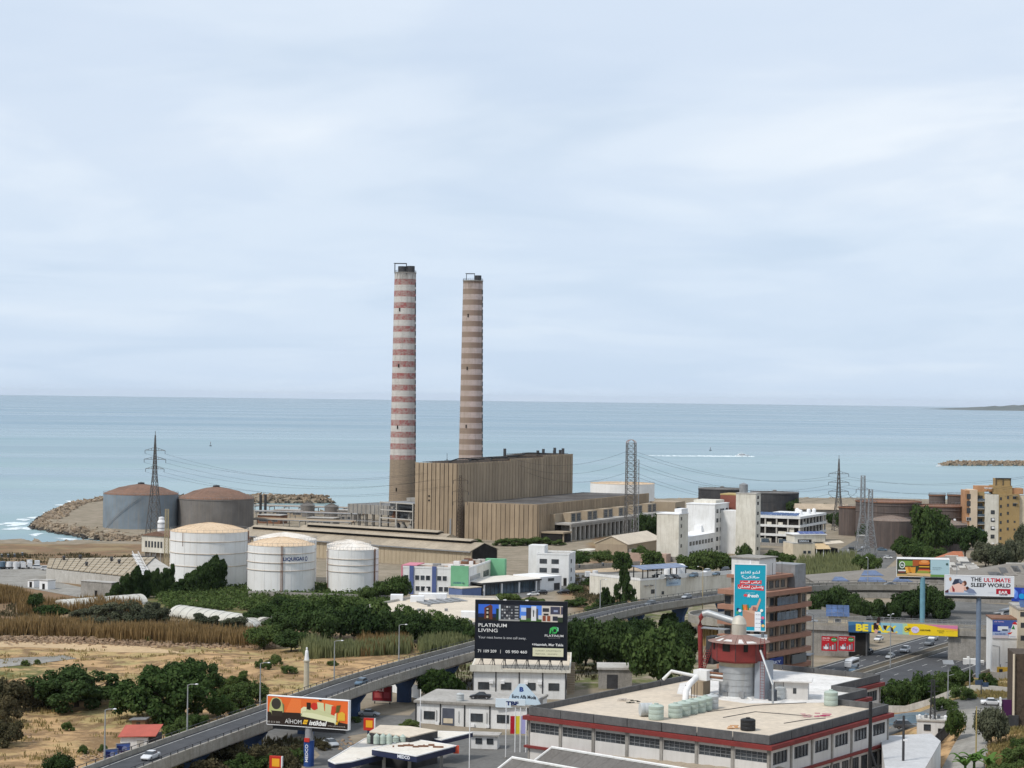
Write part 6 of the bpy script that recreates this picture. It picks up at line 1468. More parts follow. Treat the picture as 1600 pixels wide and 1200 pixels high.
def b_sofa():
 r, a, w_, h_ = board('billboard', 'orange billboard with a green armchair and a cream sofa on a blue pole', 416.5,547,1091,1135,368, R(-20),(232,110,52),.9, M['white_clean'])
 DK = (52,42,36); a.poly([(0,0),(1,0),(1,.2),(.42,.42),(0,.38)], DK); a.rect(0,1,0,.12, DK); a.poly([(.22,.42),(.42,.42),(.42,.95),(.3,.97)], (240,128,66)); a.poly([(0,.3),(.9,.0),(1,0),(1,.1),(.86,.3),(.4,.47),(0,.44)], DK)
 a.poly([(.02,.45),(.05,.42),(.06,.3),(.07,.3),(.075,.46),(.16,.48),(.2,.44),(.205,.62),(.17,.9),(.12,.97),(.06,.93),(.03,.75)], (188,190,128)); a.ell(.11,.74,.06,.2,(66,60,54)); a.poly([(.05,.5),(.19,.5),(.19,.3),(.06,.3)], (58,50,42)); a.rect(.06,.18,.49,.53,(196,198,140)); a.poly([(.2,.45),(.21,.45),(.21,.72),(.185,.8)], (120,120,80))
 S1, S2 = (206,208,160),(228,228,186)
 a.poly([(.42,.36),(.86,.2),(.86,.5),(.7,.62),(.55,.68),(.46,.62)], S1); a.poly([(.43,.5),(.56,.5),(.84,.36),(.84,.2),(.44,.37)], S2); a.poly([(.42,.4),(.42,.62),(.45,.7),(.5,.7),(.48,.55),(.44,.52)], S2); a.poly([(.49,.62),(.54,.6),(.54,.86),(.49,.86)], (58,40,30)); a.ell(.585,.74,.042,.13,(205,56,42)); a.poly([(.62,.9),(.7,.88),(.71,.56),(.63,.62)], (214,216,168)); a.poly([(.72,.87),(.82,.82),(.81,.5),(.72,.56)], S1); a.poly([(.8,.8),(.85,.79),(.84,.46),(.79,.5)], (214,72,44)); a.poly([(.86,.82),(.91,.85),(.89,.6),(.85,.56)], (96,92,46)); a.poly([(.84,.2),(.87,.14),(.88,.55),(.93,.62),(.965,.55),(.965,.3),(.9,.3)], (222,176,60)); a.poly([(.835,.2),(.85,.12),(.86,.56),(.84,.52)], (226,228,188)); a.ell(.66,.97,.02,.03,(50,36,30))
 a.text('03 513 500', .005,.16,.055,.12,(206,200,192)); a.text('AÏHOM', .225,.43,.075,.26,(240,238,234),-.006); a.poly([(.445,.09),(.495,.09),(.512,.245),(.462,.245)], (246,190,50)); a.rect(.46,.5,.155,.175, DK); a.text('istikbal', .525,.745,.07,.245,(245,244,240),.03,.25); a.text('www.aihom.com.lb', .755,.97,.075,.115,(206,200,190)); a.done()
 pole(r, 0,.75, mat('sign_pole_grey', (.34,.34,.35), None, .6,.6), w_ * .9); g = gz(r.location.x, r.location.y) - r.location.z
 sl = MB().lathe([(.95, g - 1),(.95,-2.6)], 20,0,.4).build('pole_sleeve', mat('medco_blue', (.035,.09,.30), None, .5,.5), r)
 t = text_obj('MEDCO', sl, ink((235,238,242)),3.2,.6,(0.3,-.6,-6.4), bold=.02); t.rotation_euler = (0, R(-90),0)
 MB().bc(0,-.5,-2.4,1.0,.3,.7).build('red_mark', ink((200,60,50)), sl)
b_sofa()
# --- teal grocery billboard with Arabic lettering (presentation forms, written right to left)
def ar(txt):
 """join Arabic letters into their presentation forms and reverse them for left-to-right setting"""
 T = {'ا': ('ﺍ', 'ﺎ', None, None), 'ب': 'ﺏﺐﺑﺒ', 'ت': 'ﺕﺖﺗﺘ', 'ح': 'ﺡﺢﺣﺤ', 'د': ('ﺩ', 'ﺪ', None, None), 'ذ': ('ﺫ', 'ﺬ', None, None), 'ر': ('ﺭ', 'ﺮ', None, None), 'س': 'ﺱﺲﺳﺴ', 'ش': 'ﺵﺶﺷﺸ', 'ص': 'ﺹﺺﺻﺼ', 'ض': 'ﺽﺾﺿﻀ', 'ع': 'ﻉﻊﻋﻌ', 'غ': 'ﻍﻎﻏﻐ', 'ل': 'ﻝﻞﻟﻠ', 'ن': 'ﻥﻦﻧﻨ', 'ي': 'ﻱﻲﻳﻴ', 'و': ('ﻭ', 'ﻮ', None, None), 'ك': 'ﻙﻚﻛﻜ', 'م': 'ﻡﻢﻣﻤ', 'ه': 'ﻩﻪﻫﻬ'}
 o = []
 for i, ch in enumerate(txt):
  if ch not in T: o.append(ch); continue
  f = T[ch]; pv = i > 0 and txt[i - 1] in T and T[txt[i - 1]][2] is not None; nx_ = i + 1 < len(txt) and txt[i + 1] in T and f[2] is not None
  o.append(f[3] if pv and nx_ else f[1] if pv else f[2] if nx_ else f[0])
 return ''.join(o[::-1])
def b_fresh():
 Y = 396; r, a, w_, h_ = board('billboard', 'tall turquoise grocery billboard with white Arabic lettering and a paper bag', 1147.5,1195,882.5,985, Y, R(-8),(30,158,182),.6, M['white_clean'])
 Wt = (240,246,248); a.text(ar('لشو تعذبو'),.19,.81,.855,.915, Wt, .02); a.text(ar('حالكن؟'),.22,.8,.785,.835, Wt, .02); a.poly([(.17,.70),(.87,.71),(.87,.765),(.17,.76)], (206,60,66)); a.poly([(.1,.635),(.95,.61),(.95,.68),(.1,.70)], (206,60,66)); a.text(ar('غراض البيت'),.2,.84,.712,.758, Wt, .02); a.text(ar('واصلين لعندكن'),.12,.93,.632,.69, Wt, .02)
 a.text('★ SPINNEYS' if False else 'DELIVERY', .36,.66,.568,.58,(190,225,232)); a.ell(.36,.535,.065,.022,(220,80,86)); a.text('fresh', .42,.78,.505,.56, Wt, .03,.2)
 a.poly([(.27,.06),(.66,.06),(.69,.33),(.5,.3),(.27,.31)], (186,142,118)); a.poly([(.27,.31),(.66,.25),(.69,.34),(.3,.34)], (205,165,140))
 for k, (u, c) in enumerate(((.29,(226,120,60)),(.335,(232,140,70)),(.38,(214,100,50)),(.43,(70,130,60)),(.25,(60,120,60)))): a.poly([(u, .31),(u + .05,.31),(u + .02,.40),(u - .01,.385)], c)
 a.poly([(.5,.32),(.74,.3),(.76,.34),(.86,.47),(.82,.5),(.72,.39),(.56,.38)], (206,160,140)); a.poly([(.58,.31),(.7,.3),(.72,.35),(.6,.37)], (150,104,96)); a.rect(.66,.86,.0,.29,(232,236,240))
 for i in range(4):
  for j in range(3): a.ell(.71 + j * .06,.05 + i * .065,.014,.008,(120,130,150))
 for u, v, c in ((.12,.32,(40,50,90)),(.1,.27,(80,160,120)),(.06,.12,(200,210,220)),(.14,.17,(70,140,100)),(.92,.2,(226,100,140)),(.93,.08,(240,190,110)),(.88,.31,(240,240,230)),(.2,.1,(190,150,60)),(.18,.30,(230,230,240)),(.9,.14,(60,80,150))): a.ell(u, v, .05,.022, c)
 a.done(); MB().tube([(0,.3, h_),(0,.3, h_ + .8)], .15).build('finial', M['white_clean'], r)
 for x in (-w_ / 2 + .3, w_ / 2 - .3): MB().tube([(x, .6,-2.0),(x, .6, h_ - .5)], .14,6).tube([(x, 3.4,-2.0),(x, .6, h_ * .6)], .1,6).build('strut', M['steel'], r)
 return r
BF = b_fresh()
def b_burger():
 r, a, w_, h_ = board('billboard', 'billboard with a big burger and fries on a light blue ground, on a teal pole', 1402,1482,874,901,640, R(-6),(176,205,212),.7, M['white_clean'])
 a.rect(0,.64,0,1,(60,72,52)); a.rect(.04,.3,.62,.9,(120,160,70)); a.rect(0,.5,0,.14,(200,165,110)); a.poly([(.3,.96),(.62,.96),(.6,.7),(.3,.6)], (176,92,52)); a.ell(.1,.66,.055,.2,(228,232,228)); a.ell(.1,.66,.04,.15,(70,96,70)); a.text('the', .075,.125,.6,.72,(235,238,235),.03); a.rect(.02,.17,.3,.38,(225,225,220)); a.rect(.03,.15,.22,.28,(150,70,70))
 for k in range(16): u = .17 + .17 * ((k * 37) % 16) / 16; a.poly([(u, .18 + .03 * (k % 3)),(u + .022,.18 + .03 * (k % 3)),(u + .04 - .004 * k, .52 + .02 * (k % 4)),(u + .02 - .004 * k, .54)], ((226,158,62),(238,178,84),(208,134,48))[k % 3])
 a.ell(.52,.8,.105,.17,(222,132,62)); a.ell(.525,.88,.07,.08,(236,160,96)); a.rect(.41,.63,.6,.7,(96,52,34)); a.rect(.42,.62,.55,.61,(226,180,60)); a.rect(.41,.63,.44,.55,(80,44,30)); a.rect(.42,.62,.39,.45,(190,60,44)); a.rect(.4,.64,.3,.39,(206,140,76)); a.ell(.5,.24,.13,.1,(150,160,70)); a.poly([(.18,.1),(.64,.02),(.65,.2),(.2,.2)], (222,186,134)); a.rect(.64,1,0,.14,(110,150,80)); a.text('the fresh kitchen', .68,.85,.52,.58,(90,110,120)); a.text('order online now', .68,.83,.42,.47,(90,110,120)); a.ell(.955,.76,.022,.06,(60,90,80)); a.done()
 pole(r, 0,.8, mat('teal_pole', (.16,.33,.40), None, .5,.6), w_ * .9); MB().box(-w_ / 2, w_ / 2,.3,1.2, h_ + .05, h_ + .5).build('top_walk', M['white_clean'], r)
b_burger()
def b_sleep():
 r, a, w_, h_ = board('billboard', 'white billboard reading the ultimate sleep world, on a tall blue-grey pole', 1477.5,1582,900,930.5,512, R(-6),(222,226,232),.8, M['white_clean'])
 a.text('THE', .375,.53,.72,.93,(36,36,40),.03); a.text('ULTIMATE', .565,.955,.70,.91,(190,40,56),.03); a.text('SLEEP WORLD', .375,.955,.44,.65,(36,36,40),.03); a.rect(.745,.955,.1,.37,(176,32,54)); a.text('EAR', .785,.915,.12,.27,(238,238,240),.03); a.text('LEADER', .795,.915,.035,.095,(50,56,80),.03); a.text('www.bedding.com', .62,.735,.14,.19,(190,196,206))
 sk, sh = (224,178,160),(120,140,172); a.poly([(.02,.1),(.3,.06),(.46,.06),(.43,.22),(.3,.3),(.05,.2)], (196,206,222)); a.poly([(.27,.24),(.33,.42),(.42,.30),(.465,.1),(.36,.1)], (126,138,166)); a.poly([(.1,.55),(.14,.82),(.22,.84),(.26,.66),(.22,.5)], (54,62,84)); a.poly([(.2,.83),(.26,.72),(.25,.62),(.2,.66)], (128,140,160)); a.poly([(.06,.3),(.1,.5),(.2,.62),(.3,.45),(.27,.15),(.08,.15)], (236,198,186)); a.poly([(.1,.5),(.14,.3),(.14,.16),(.11,.18)], (150,44,56)); a.ell(.285,.62,.03,.13,(104,66,54)); a.ell(.262,.58,.02,.08, sk); a.ell(.075,.82,.018,.1,(196,140,100)); a.ell(.3,.35,.028,.1, sk); a.ell(.325,.38,.022,.08,(70,46,44)); a.poly([(.0,.2),(.05,.3),(.05,.1),(0,.1)], (90,50,60)); a.poly([(0,.03),(.45,.03),(.4,.12),(0,.12)], (150,164,186)); a.done()
 pole(r, 0,.62, mat('blue_grey_pole', (.17,.22,.30),(.14,.18,.24),.5,.6), w_ * .95); MB().box(-w_ / 2, w_ / 2,-.7,.5,-.5,-.16).build('catwalk', M['dark_steel'], r)
 g = gz(r.location.x, r.location.y) - r.location.z
 q = thing('banner_end', 'blue patterned banner end beside the white mattress billboard', 'billboard', PY(1592,940,524), R(-30)); b2 = MB().box(-1.9,4.5,-.2,.2,0,3.6).build('panel', ink((38,66,160)), q); a2 = Art(b2,4,3.6,-.2)
 for u, v, ru, rv, c in ((.3,.5,.16,.3,(90,130,220)),(.7,.4,.2,.2,(30,150,210)),(.2,.7,.1,.2,(130,170,240)),(.8,.75,.14,.15,(60,90,200))): a2.ell(u, v, ru, rv, c)
 a2.done(); MB().cyl(1,0, gz(0,524) - q.location.z, 0,.3,10).build('pole', M['steel'], q)
b_sleep()
def b_lazy():
 d = OV1 - OV0; u = d.normalized(); A = OV0 + u * 22.3; c = A + u * 14.6; n = Vector((u.y, -u.x, 0)); c = c + n * .45; c.z = 12.0
 w_, h_ = 29.4,3.0; r = thing('banner_billboard', 'long banner billboard reading be lazy along the highway overpass', 'billboard', c, OVZ); pn = MB().box(-w_ / 2, w_ / 2,-.2,.2,0, h_).build('panel', ink((240,206,40)), r); a = Art(pn, w_, h_, -.2)
 a.rect(0,.14,0,1,(52,92,132)); a.rect(.14,.3,0,1,(92,142,172)); a.rect(.3,.5,0,1,(142,190,206)); a.poly([(.5,0),(.56,0),(.54,1),(.5,1)], (170,206,170)); a.poly([(.7,1),(1,1),(1,.62),(.86,.74)], (214,130,168)); a.poly([(.8,.8),(1,.66),(1,.5),(.84,.64)], (240,172,80)); a.rect(.1,.3,0,.14,(40,70,90)); a.poly([(0,.6),(.13,.8),(.13,1),(0,1)], (70,120,160))
 Yl = (246,222,60); a.text('BE', .07,.185,.14,.8, Yl, .05); a.text('LAZY.', .215,.455,.08,.76, Yl, .05)
 a.poly([(.235,.95),(.27,.95),(.285,.4),(.25,.2),(.225,.4)], (52,34,34)); a.ell(.272,.9,.012,.14,(206,160,140)); a.poly([(.245,.4),(.28,.3),(.265,-.0),(.24,.0)], (212,164,146)); a.poly([(.32,.75),(.36,.75),(.345,.3),(.325,.5)], (56,40,44)); a.poly([(.38,.7),(.41,.55),(.42,.2),(.4,.2),(.39,.45)], (60,44,46)); a.poly([(.36,.06),(.44,.04),(.45,.14),(.37,.16)], (196,150,130)); a.ell(.535,.5,.022,.3,(246,214,60)); a.text('OMT', .518,.575,.32,.64,(40,40,44),.03,.2); a.ell(.615,.47,.036,.3,(214,206,236)); a.text('Pay', .592,.638,.34,.62,(170,150,220),.02); a.text('CASH POWER', .66,.755,.4,.54,(60,56,40),.03); a.text('PAY DAY LOANS', .815,.88,.42,.52,(70,60,40),.02); a.text('SIMPLE', .83,.87,.26,.36,(70,60,40)); a.text('apply on the app', .895,.965,.42,.5,(150,120,60)); a.done()
 # cut-out figure rising above the edge
 s = MB(); s.yprism([(-7.0,2.9),(-6.2,2.9),(-6.0,4.0),(-6.3,4.6),(-6.7,4.5),(-7.0,3.6)], -.32,-.24); s.build('cut_out', ink((56,38,38)), r)
 MB().box(-w_ / 2, w_ / 2,-.05,.15, h_, h_ + .1).build('top_rail', M['steel'], r)
b_lazy()
def small_board(name, label, px0, px1, pyt, pyb, Y, rz, rgb, draw=None, legs=True, thick=.25, leg_mat=None):
 r, a, w_, h_ = board(name, label, px0, px1, pyt, pyb, Y, rz, rgb, thick)
 if draw: draw(a)
 a.done()
 if legs:
  g = gz(r.location.x, r.location.y) - r.location.z
  for x in (-w_ * .4, w_ * .4): MB().box(x - .1, x + .1,.1,.3, g - .2, h_ * .6).build('leg', leg_mat or M['dark_steel'], r)
 return r
def d_red(a):
 a.ell(.78,.78,.19,.15,(52,128,70)); a.text('fresh', .64,.92,.74,.82,(230,240,230),.02); a.text('SPECIAL OFFER', .06,.52,.82,.9,(236,226,226),.02); a.text('this week', .06,.48,.7,.77,(236,226,226))
 for k in range(6): u = .1 + k * .14; a.rect(u, u + .09,.1,.32 + .1 * ((k * 7) % 3),((150,150,158),(190,192,198),(112,116,126))[k % 3])
 a.ell(.3,.2,.14,.1,(216,220,226))
ovp = lambda x: OV0 + (OV1 - OV0).normalized() * x
for k, (x0, x1) in enumerate(((1284,1308),(1310.5,1334.5))): small_board('poster_board', 'red poster board with a green oval on the overpass abutment' + (', beside the brick kiosk' if k == 0 else ', next to the dark underpass'), x0, x1,994,1017,553 - 2 * k, R(-15),(178,34,44), d_red, False)
small_board('poster_board', 'dark red poster board beneath the flyover beside a blue pier', 582,612,1072,1095,452, R(-12),(120,26,36), lambda a: (a.rect(.1,.5,.2,.55,(170,80,80)), a.text('SALE', .1,.6,.65,.85,(220,200,200),.02), a.rect(.6,.9,.2,.6,(150,60,70))))
def d_land(a):
 a.rect(0,1,0,.42,(176,170,190)); a.poly([(.0,.42),(.6,.42),(.55,.8),(0,.9)], (40,52,110)); a.rect(.3,.55,.1,.5,(70,60,90)); a.ell(.6,.62,.2,.2,(150,160,200)); a.rect(.62,.95,.1,.5,(90,70,80)); a.rect(0,.2,.1,.4,(60,50,70))
p0 = G(180,1188); small_board('poster_board', 'pair of blue landscape posters on the flyover roadside', 164,182,1171,1190, p0.y, R(32),(88,118,190), d_land); small_board('poster_board', 'single blue landscape poster beside the poster pair', 183,201,1162,1183, p0.y + 6, R(32),(96,122,196), d_land)
def d_green(a): a.poly([(.34,0),(1,.03),(1,.95),(.42,1)], (206,214,206)); a.text('G', .12,.2,.84,.95,(220,230,220),.04); a.text('VILLAS', .05,.3,.6,.68,(190,205,195),.02); a.text('PARK', .05,.28,.48,.56,(190,205,195),.02); a.poly([(.0,.3),(.04,.3),(.24,.05),(.2,.03)], (220,206,90)); a.text('Apartments', .5,.86,.62,.68,(90,110,96)); a.text('for sale', .52,.8,.42,.48,(90,110,96)); a.ell(.82,.8,.03,.04,(40,60,50)); a.poly([(.82,.1),(.95,.1),(.95,.7),(.88,.75),(.8,.5)], (60,90,66))
small_board('poster_board', 'dark green and white property poster behind the blue-grey pole', 1507,1547,985,1016,560, R(-10),(34,62,46), d_green)
def d_leb(a):
 a.rect(0,1,.55,1,(70,92,160)); a.rect(.0,.3,.35,.75,(40,60,150)); a.poly([(.6,0),(1,0),(1,.95),(.78,.85),(.68,.4)], (226,228,230)); a.poly([(.74,.78),(.95,.76),(.9,.88),(.85,.93),(.79,.88)], (196,50,58)); a.poly([(.72,.52),(.86,.5),(.8,.74)], (50,128,76)); a.poly([(.58,.3),(.76,.36),(.7,.24),(.6,.22)], (200,60,50)); a.rect(.2,.6,.42,.66,(220,226,232)); a.rect(.36,.58,.42,.5,(60,66,90)); a.text('AIR TRAVEL', .06,.44,.88,.94,(220,190,220),.02); a.text('from 200 USD', .1,.5,.2,.28,(50,70,150),.02); a.text('book now', .66,.88,.08,.13,(70,100,180)); a.rect(0,.6,0,.16,(206,196,200))
def side_wall():
 p = G(1570,1052); Y = p.y; k = Y / FPX; r = thing('windowless_building', 'grey-white windowless building whose upper wall carries a travel poster', 'building', PY(1549.5,1052, Y), R(-4)); r.location.z = gz(r.location.x, Y)
 W_ = 41 * k; H = 84 * k; MB().box(0, W_, 0,9,0, H).build('wall', M['white'], r); MB().box(-.2, W_ + .2,-.2,9.2, H, H + .3).build('roof', M['rust'], r)
 MB().tube([(W_ * .28,-.1,0),(W_ * .28,-.1, H * .5),(W_ * .02,-.1, H * .52)], .06).build('conduit', M['steel'], r)
 pn = MB().box(0.05, W_ - .05,-.25,-.02, H * .655, H - .1).build('poster', ink((160,176,206)), r); pn.location = (0,0,0)
 a = Art(pn, W_ - .1, H * .345 - .1,-.25); d_leb(a); b0 = len(r.children)
 a.done()
 for ch in pn.children: ch.location.x += W_ / 2; ch.location.z += H * .655
 g = thing('generator', 'yellow generator set at the foot of the windowless building', 'generator', PY(1568,1047, Y - 4) * 1, R(-6)); g.location.z = gz(g.location.x, g.location.y)
 yl = mat('yellow_paint', (.42,.27,.03),(.35,.22,.03),.6,.6); MB().box(-1.6,1.8,-.7,.7,.2,2.0).build('housing', yl, g); MB().box(-1.2,-.3,-.75,-.68,.5,1.6).build('louvre', M['black'], g); MB().box(1.8,2.6,-.5,.5,.2,1.2).build('radiator', yl, g); MB().box(-1.8,2.8,-.8,.8,0,.2).build('skid', M['black'], g); MB().tube([(-.8,0,2),(-.8,0,2.7)], .1).build('exhaust', M['dark_steel'], g)
 c = thing('cream_corner_building', 'cream corner building with dark window bands beside the windowless building', 'building', PY(1591,1052, Y - 3) * 1, R(-4)); c.location.z = gz(c.location.x, c.location.y)
 k2 = k; MB().box(0,16,0,14,0,100 * k).build('wall', M['cream'], c);
 for z in (30,52,72): MB().box(.5,16,-.06,.2, z * k, (z + 8) * k).build('window_band', M['glass'], c)
 MB().box(-.2,16.2,-.2,14.2,100 * k, 103 * k).build('roof', M['roof_grey'], c); window(c, .9,0,90 * k, .9,1.0, 'front', 'dark')
 pv = MB().add([(0,0,0),(3.4,0,0),(3.4,2.4,1.5),(0,2.4,1.5)], [(0,1,2,3)]).build('solar_panel', M['solar'], c); pv.location = (0.4,.4,104 * k)
side_wall()
# ================================================================== foreground buildings
def water_tank(parent, x, y, z, r_, h_, mt, name='water_tank', rz=0):
 o = MB().lathe([(r_ * .96,0),(r_, .1),(r_, h_ * .32),(r_ * .97, h_ * .35),(r_, h_ * .38),(r_, h_ * .64),(r_ * .97, h_ * .67),(r_, h_ * .7),(r_, h_ * .9),(r_ * .8, h_ * .97),(r_ * .3, h_ * 1.02),(r_ * .3, h_ * 1.09),(.02, h_ * 1.1)], 20).build(name, mt, parent); smooth_angle(o, 50); o.location = (x, y, z); return o
M['tank_green'] = mat('pale_green_tank', (.40,.47,.41),(.35,.41,.36),.8,.6); M['tank_pale'] = mat('pale_grey_tank', (.46,.48,.48),(.40,.42,.42),.8,.6)
def mill():
 zt = 22.0; A, B = P(826,1104, zt), P(1203,1150, zt); o, rz, L_ = base2(A, B); g = 8.0; o.z = g
 r = thing('flour_mill', 'large white flour mill with dark parapets, red bands and strip windows', 'factory', o, rz)
 H = zt - g; RF = H - 1.05; ca, sa = math.cos(rz), math.sin(rz)
 def loc(p): d = Vector((p.x - o.x, p.y - o.y)); return (d.x * ca + d.y * sa, -d.x * sa + d.y * ca)
 E = [(0,0),(L_, 0),(L_, 43.4),(35.5,43.4),(35.5,58.5),(28.6,58.5),(28.6,78.5),(0,78.5)]
 def inset(t):
  n = len(E); out_ = []
  for i in range(n):
   p, q, s_ = Vector(E[i - 1]), Vector(E[i]), Vector(E[(i + 1) % n]); d1 = (q - p).normalized(); d2 = (s_ - q).normalized(); n1 = Vector((-d1.y, d1.x)); n2 = Vector((-d2.y, d2.x)); out_.append(tuple(q + (n1 + n2) * t))
  return out_
 I0 = inset(.75); MB().prism(I0,0, RF - .3).build('core', M['shade'], r)
 roofm = mat('mill_roof', (.60,.51,.40),(.50,.43,.345),.10,.92, fine=.12); MB().prism(inset(.3), RF - .3, RF).build('roof', roofm, r)
 pale = mat('white_roof_coat', (.72,.70,.67),(.60,.58,.55),.15,.9, fine=.15)
 MB().prism([(8,36),(24,34),(34.5,44.5),(34.5,57.5),(27.6,59.5),(27.6,77.5),(1.4,77.5),(1.4,48)], RF, RF + .04).build('roof_coating', pale, r)
 out_e = inset(-.02); ins = inset(.35); n = len(E)
 for i in range(n):
  a, b, c, d = out_e[i], out_e[(i + 1) % n], ins[(i + 1) % n], ins[i]
  s = MB(); k = max(1, int((Vector(b) - Vector(a)).length / 6.6));
  for j in range(k):
   f = lambda p, q, t: (p[0] + (q[0] - p[0]) * t, p[1] + (q[1] - p[1]) * t); g0, g1 = j / k + .0015,(j + 1) / k - .0015
   MB().prism([f(a, b, g0), f(a, b, g1), f(d, c, g1), f(d, c, g0)], RF - .35, H).build('parapet_panel', M['conc_dark'], r)
 for z0, z1, ov, sides in ((RF - 1.15, RF - .45,.75, range(n)),(H - 7.0, H - 6.6,.55,(0,1,7))):
  q = inset(-ov); w2 = inset(.1)
  for i in sides: MB().prism([q[i], q[(i + 1) % n], w2[(i + 1) % n], w2[i]], z0, z1).build('red_band', M['red'], r)
 # facade bays: piers, panels, recessed strip windows
 wm = M['white_warm']; wt = mat('mill_panel', (.62,.60,.57),(.55,.53,.50),.2,.85,.3,(.36,.33,.29))
 def facade(p0, p1, nb, ww, up, low, style, lowwin):
  p0, p1 = Vector(p0), Vector(p1); d = (p1 - p0); Lf = d.length; d.normalize(); a = math.atan2(d.y, d.x); bay = Lf / nb
  e = bpy.data.objects.new('facade', None); link(e); e.parent = r; e.location = (p0.x, p0.y, 0); e.rotation_euler = (0,0, a)
  def bx(nm, x0, x1, y0, y1, z0, z1, mt): return MB().box(x0, x1, y0, y1, z0, z1).build(nm, mt, e)
  zt_ = RF - 1.15; zw0, zw1 = up
  for i in range(nb + 1):
   x = i * bay; bx('pier', max(0, x - .28), min(Lf, x + .28),-.12,.5,0, zt_, M['concrete'])
  for i in range(nb):
   x0, x1 = i * bay + .28,(i + 1) * bay - .28; m0 = (x1 - x0 - ww) / 2
   bx('wall_panel', x0, x1,.05,.5, zw1, zt_, wt); bx('wall_panel', x0, x1,.05,.5, H - 6.6, zw0, wt)
   if m0 > .05: bx('wall_panel', x0, x0 + m0,.05,.5, zw0, zw1, wt); bx('wall_panel', x1 - m0, x1,.05,.5, zw0, zw1, wt)
   wv = MB(); wv.m = 0; wv.box(-ww / 2, ww / 2,.3,.4,0, zw1 - zw0); wv.m = 1; nc = 6 if style == 'grid' else 4
   for j in range(nc + 1): xx = -ww / 2 + ww * j / nc; wv.box(xx - .04, xx + .04,.2,.34,0, zw1 - zw0)
   for j in range(4 if style == 'grid' else 2): zz = (zw1 - zw0) * j / (3 if style == 'grid' else 1); wv.box(-ww / 2, ww / 2,.22,.33, zz - .04, zz + .04)
   key = ('mill', style, round(ww, 1), round(zw1 - zw0,1))
   if key not in _W: _W[key] = wv.mesh('window', [M['glass'], M['steel'] if style == 'grid' else M['dark_steel']])
   inst('window', _W[key], e, ((x0 + x1) / 2,0, zw0))
   # storey below the lower band
   zl0, zl1 = low
   bx('wall_panel', x0, x1,.05,.5, zl1, H - 7.0, wt); bx('wall_panel', x0, x1,.05,.5,0, zl0, wt)
   if lowwin:
    for xx in (x0 + (x1 - x0) * .25, x0 + (x1 - x0) * .75): inst('window', win_mesh(1.9, zl1 - zl0 - .3, 'dark'), e, (xx, .15, zl0 + .15))
    bx('wall_panel', x0, x1,.2,.5, zl0, zl1, wt)
   else: bx('wall_panel', x0, x1,.05,.5, zl0, zl1, wt)
 facade((0,0),(L_, 0),7, L_ / 7 - .75,(H - 4.4, H - 2.75),(3,5), 'grid', False)
 facade((L_, 0),(L_, 43.4),6,4.9,(H - 4.9, H - 2.9),(H - 10.2, H - 7.6), 'dark', True)
 facade((L_, 43.4),(35.5,43.4),2,3.4,(H - 4.9, H - 2.9),(3,5), 'dark', False); facade((35.5,43.4),(35.5,58.5),2,4.5,(H - 4.9, H - 2.9),(3,5), 'dark', False); facade((35.5,58.5),(28.6,58.5),1,3.4,(H - 4.9, H - 2.9),(3,5), 'dark', False); facade((28.6,58.5),(28.6,78.5),3,4.5,(H - 4.9, H - 2.9),(3,5), 'dark', False)
 MB().box(-.01,.2,.5,78,0, RF - 1.15).box(.2,28.4,78.3,78.49,0, RF - 1.15).build('rear_wall', wt, r)
 def rp(px, py): return loc(P(px, py, g + RF))
 # row of water tanks along a rope of slabs
 tk = [(1056,1123),(1069,1119.5),(1081,1116.5),(1093,1114),(1103,1111)]
 zz = g + RF
 def wtank(px, py, rad, h_, mt, label, group=None, fallen=False):
  p = P(px, py, zz); p.y += rad; t = thing('water_tank', label, 'water tank', p, 0, group)
  if fallen:
   o2 = water_tank(t, 0,0,0, rad, h_, mt, 'drum'); o2.rotation_euler = (0, R(90), R(10)); o2.location = (-h_ / 2,0, rad)
  else: water_tank(t, 0,0,.04, rad, h_, mt, 'drum')
  MB().tube([(0, rad * .9,.15),(0, rad * 1.4,.1)], .05).build('outlet_pipe', M['dark_steel'], t)
 for k, (x, y) in enumerate(tk): wtank(x, y, 1.22,2.35, M['tank_green'], 'pale green water tank standing in the row beside the mill silo', 'row of water tanks on the mill roof')
 wtank(1113,1108.5,1.2,2.4, M['tank_pale'], 'pale grey ribbed water tank ending the row beside the mill silo')
 wtank(1026,1126,1.3,2.5, M['tank_green'], 'upright pale green water tank with a broken lid near the mill parapet'); wtank(1011,1121,1.15,2.3, M['tank_pale'], 'pale water tank lying on its side behind the one with a broken lid', None, True)
 wtank(1170,1143,1.25,1.9, M['black'], 'round black water tank near the mill front parapet'); wtank(1300,1104,1.25,2.6, M['tank_green'], 'single pale green water tank at the notch in the mill parapet')
 wtank(1208,1096,.8,2.1, mat('dark_blue_tank', (.06,.07,.085), None, .6,.5), 'narrow dark tank between the silo and the white rooftop cabin'); wtank(1220,1093.5,1.0,2.3, M['tank_pale'], 'pale tank against the white rooftop cabin')
 # rooftop cabin
 p = P(1213,1094, zz); q = P(1262,1091, zz); cab = thing('rooftop_cabin', 'white rooftop cabin with an overhanging pale roof on the mill', 'cabin', (p.x, p.y, zz), rz + R(25))
 MB().box(-.5,5.6,1.5,6.5,0,3.2).build('wall', wt, cab); MB().box(-1,6.3,.8,7,3.2,3.45).build('roof', pale, cab); MB().box(2.9,3.5,1.44,1.55,1.1,2.1).build('window', M['glass'], cab); MB().box(-.6,-.45,1.4,1.6,0,3.2).box(1.1,1.2,1.44,1.5,0,3.2).build('downpipe', M['dark_steel'], cab)
 # silo
 c = P(1157,1092, zz); s = thing('silo', 'galvanised silo with a red eight-sided cabin and conical roof on the mill roof', 'silo', (c.x, c.y + 3.6, zz), rz)
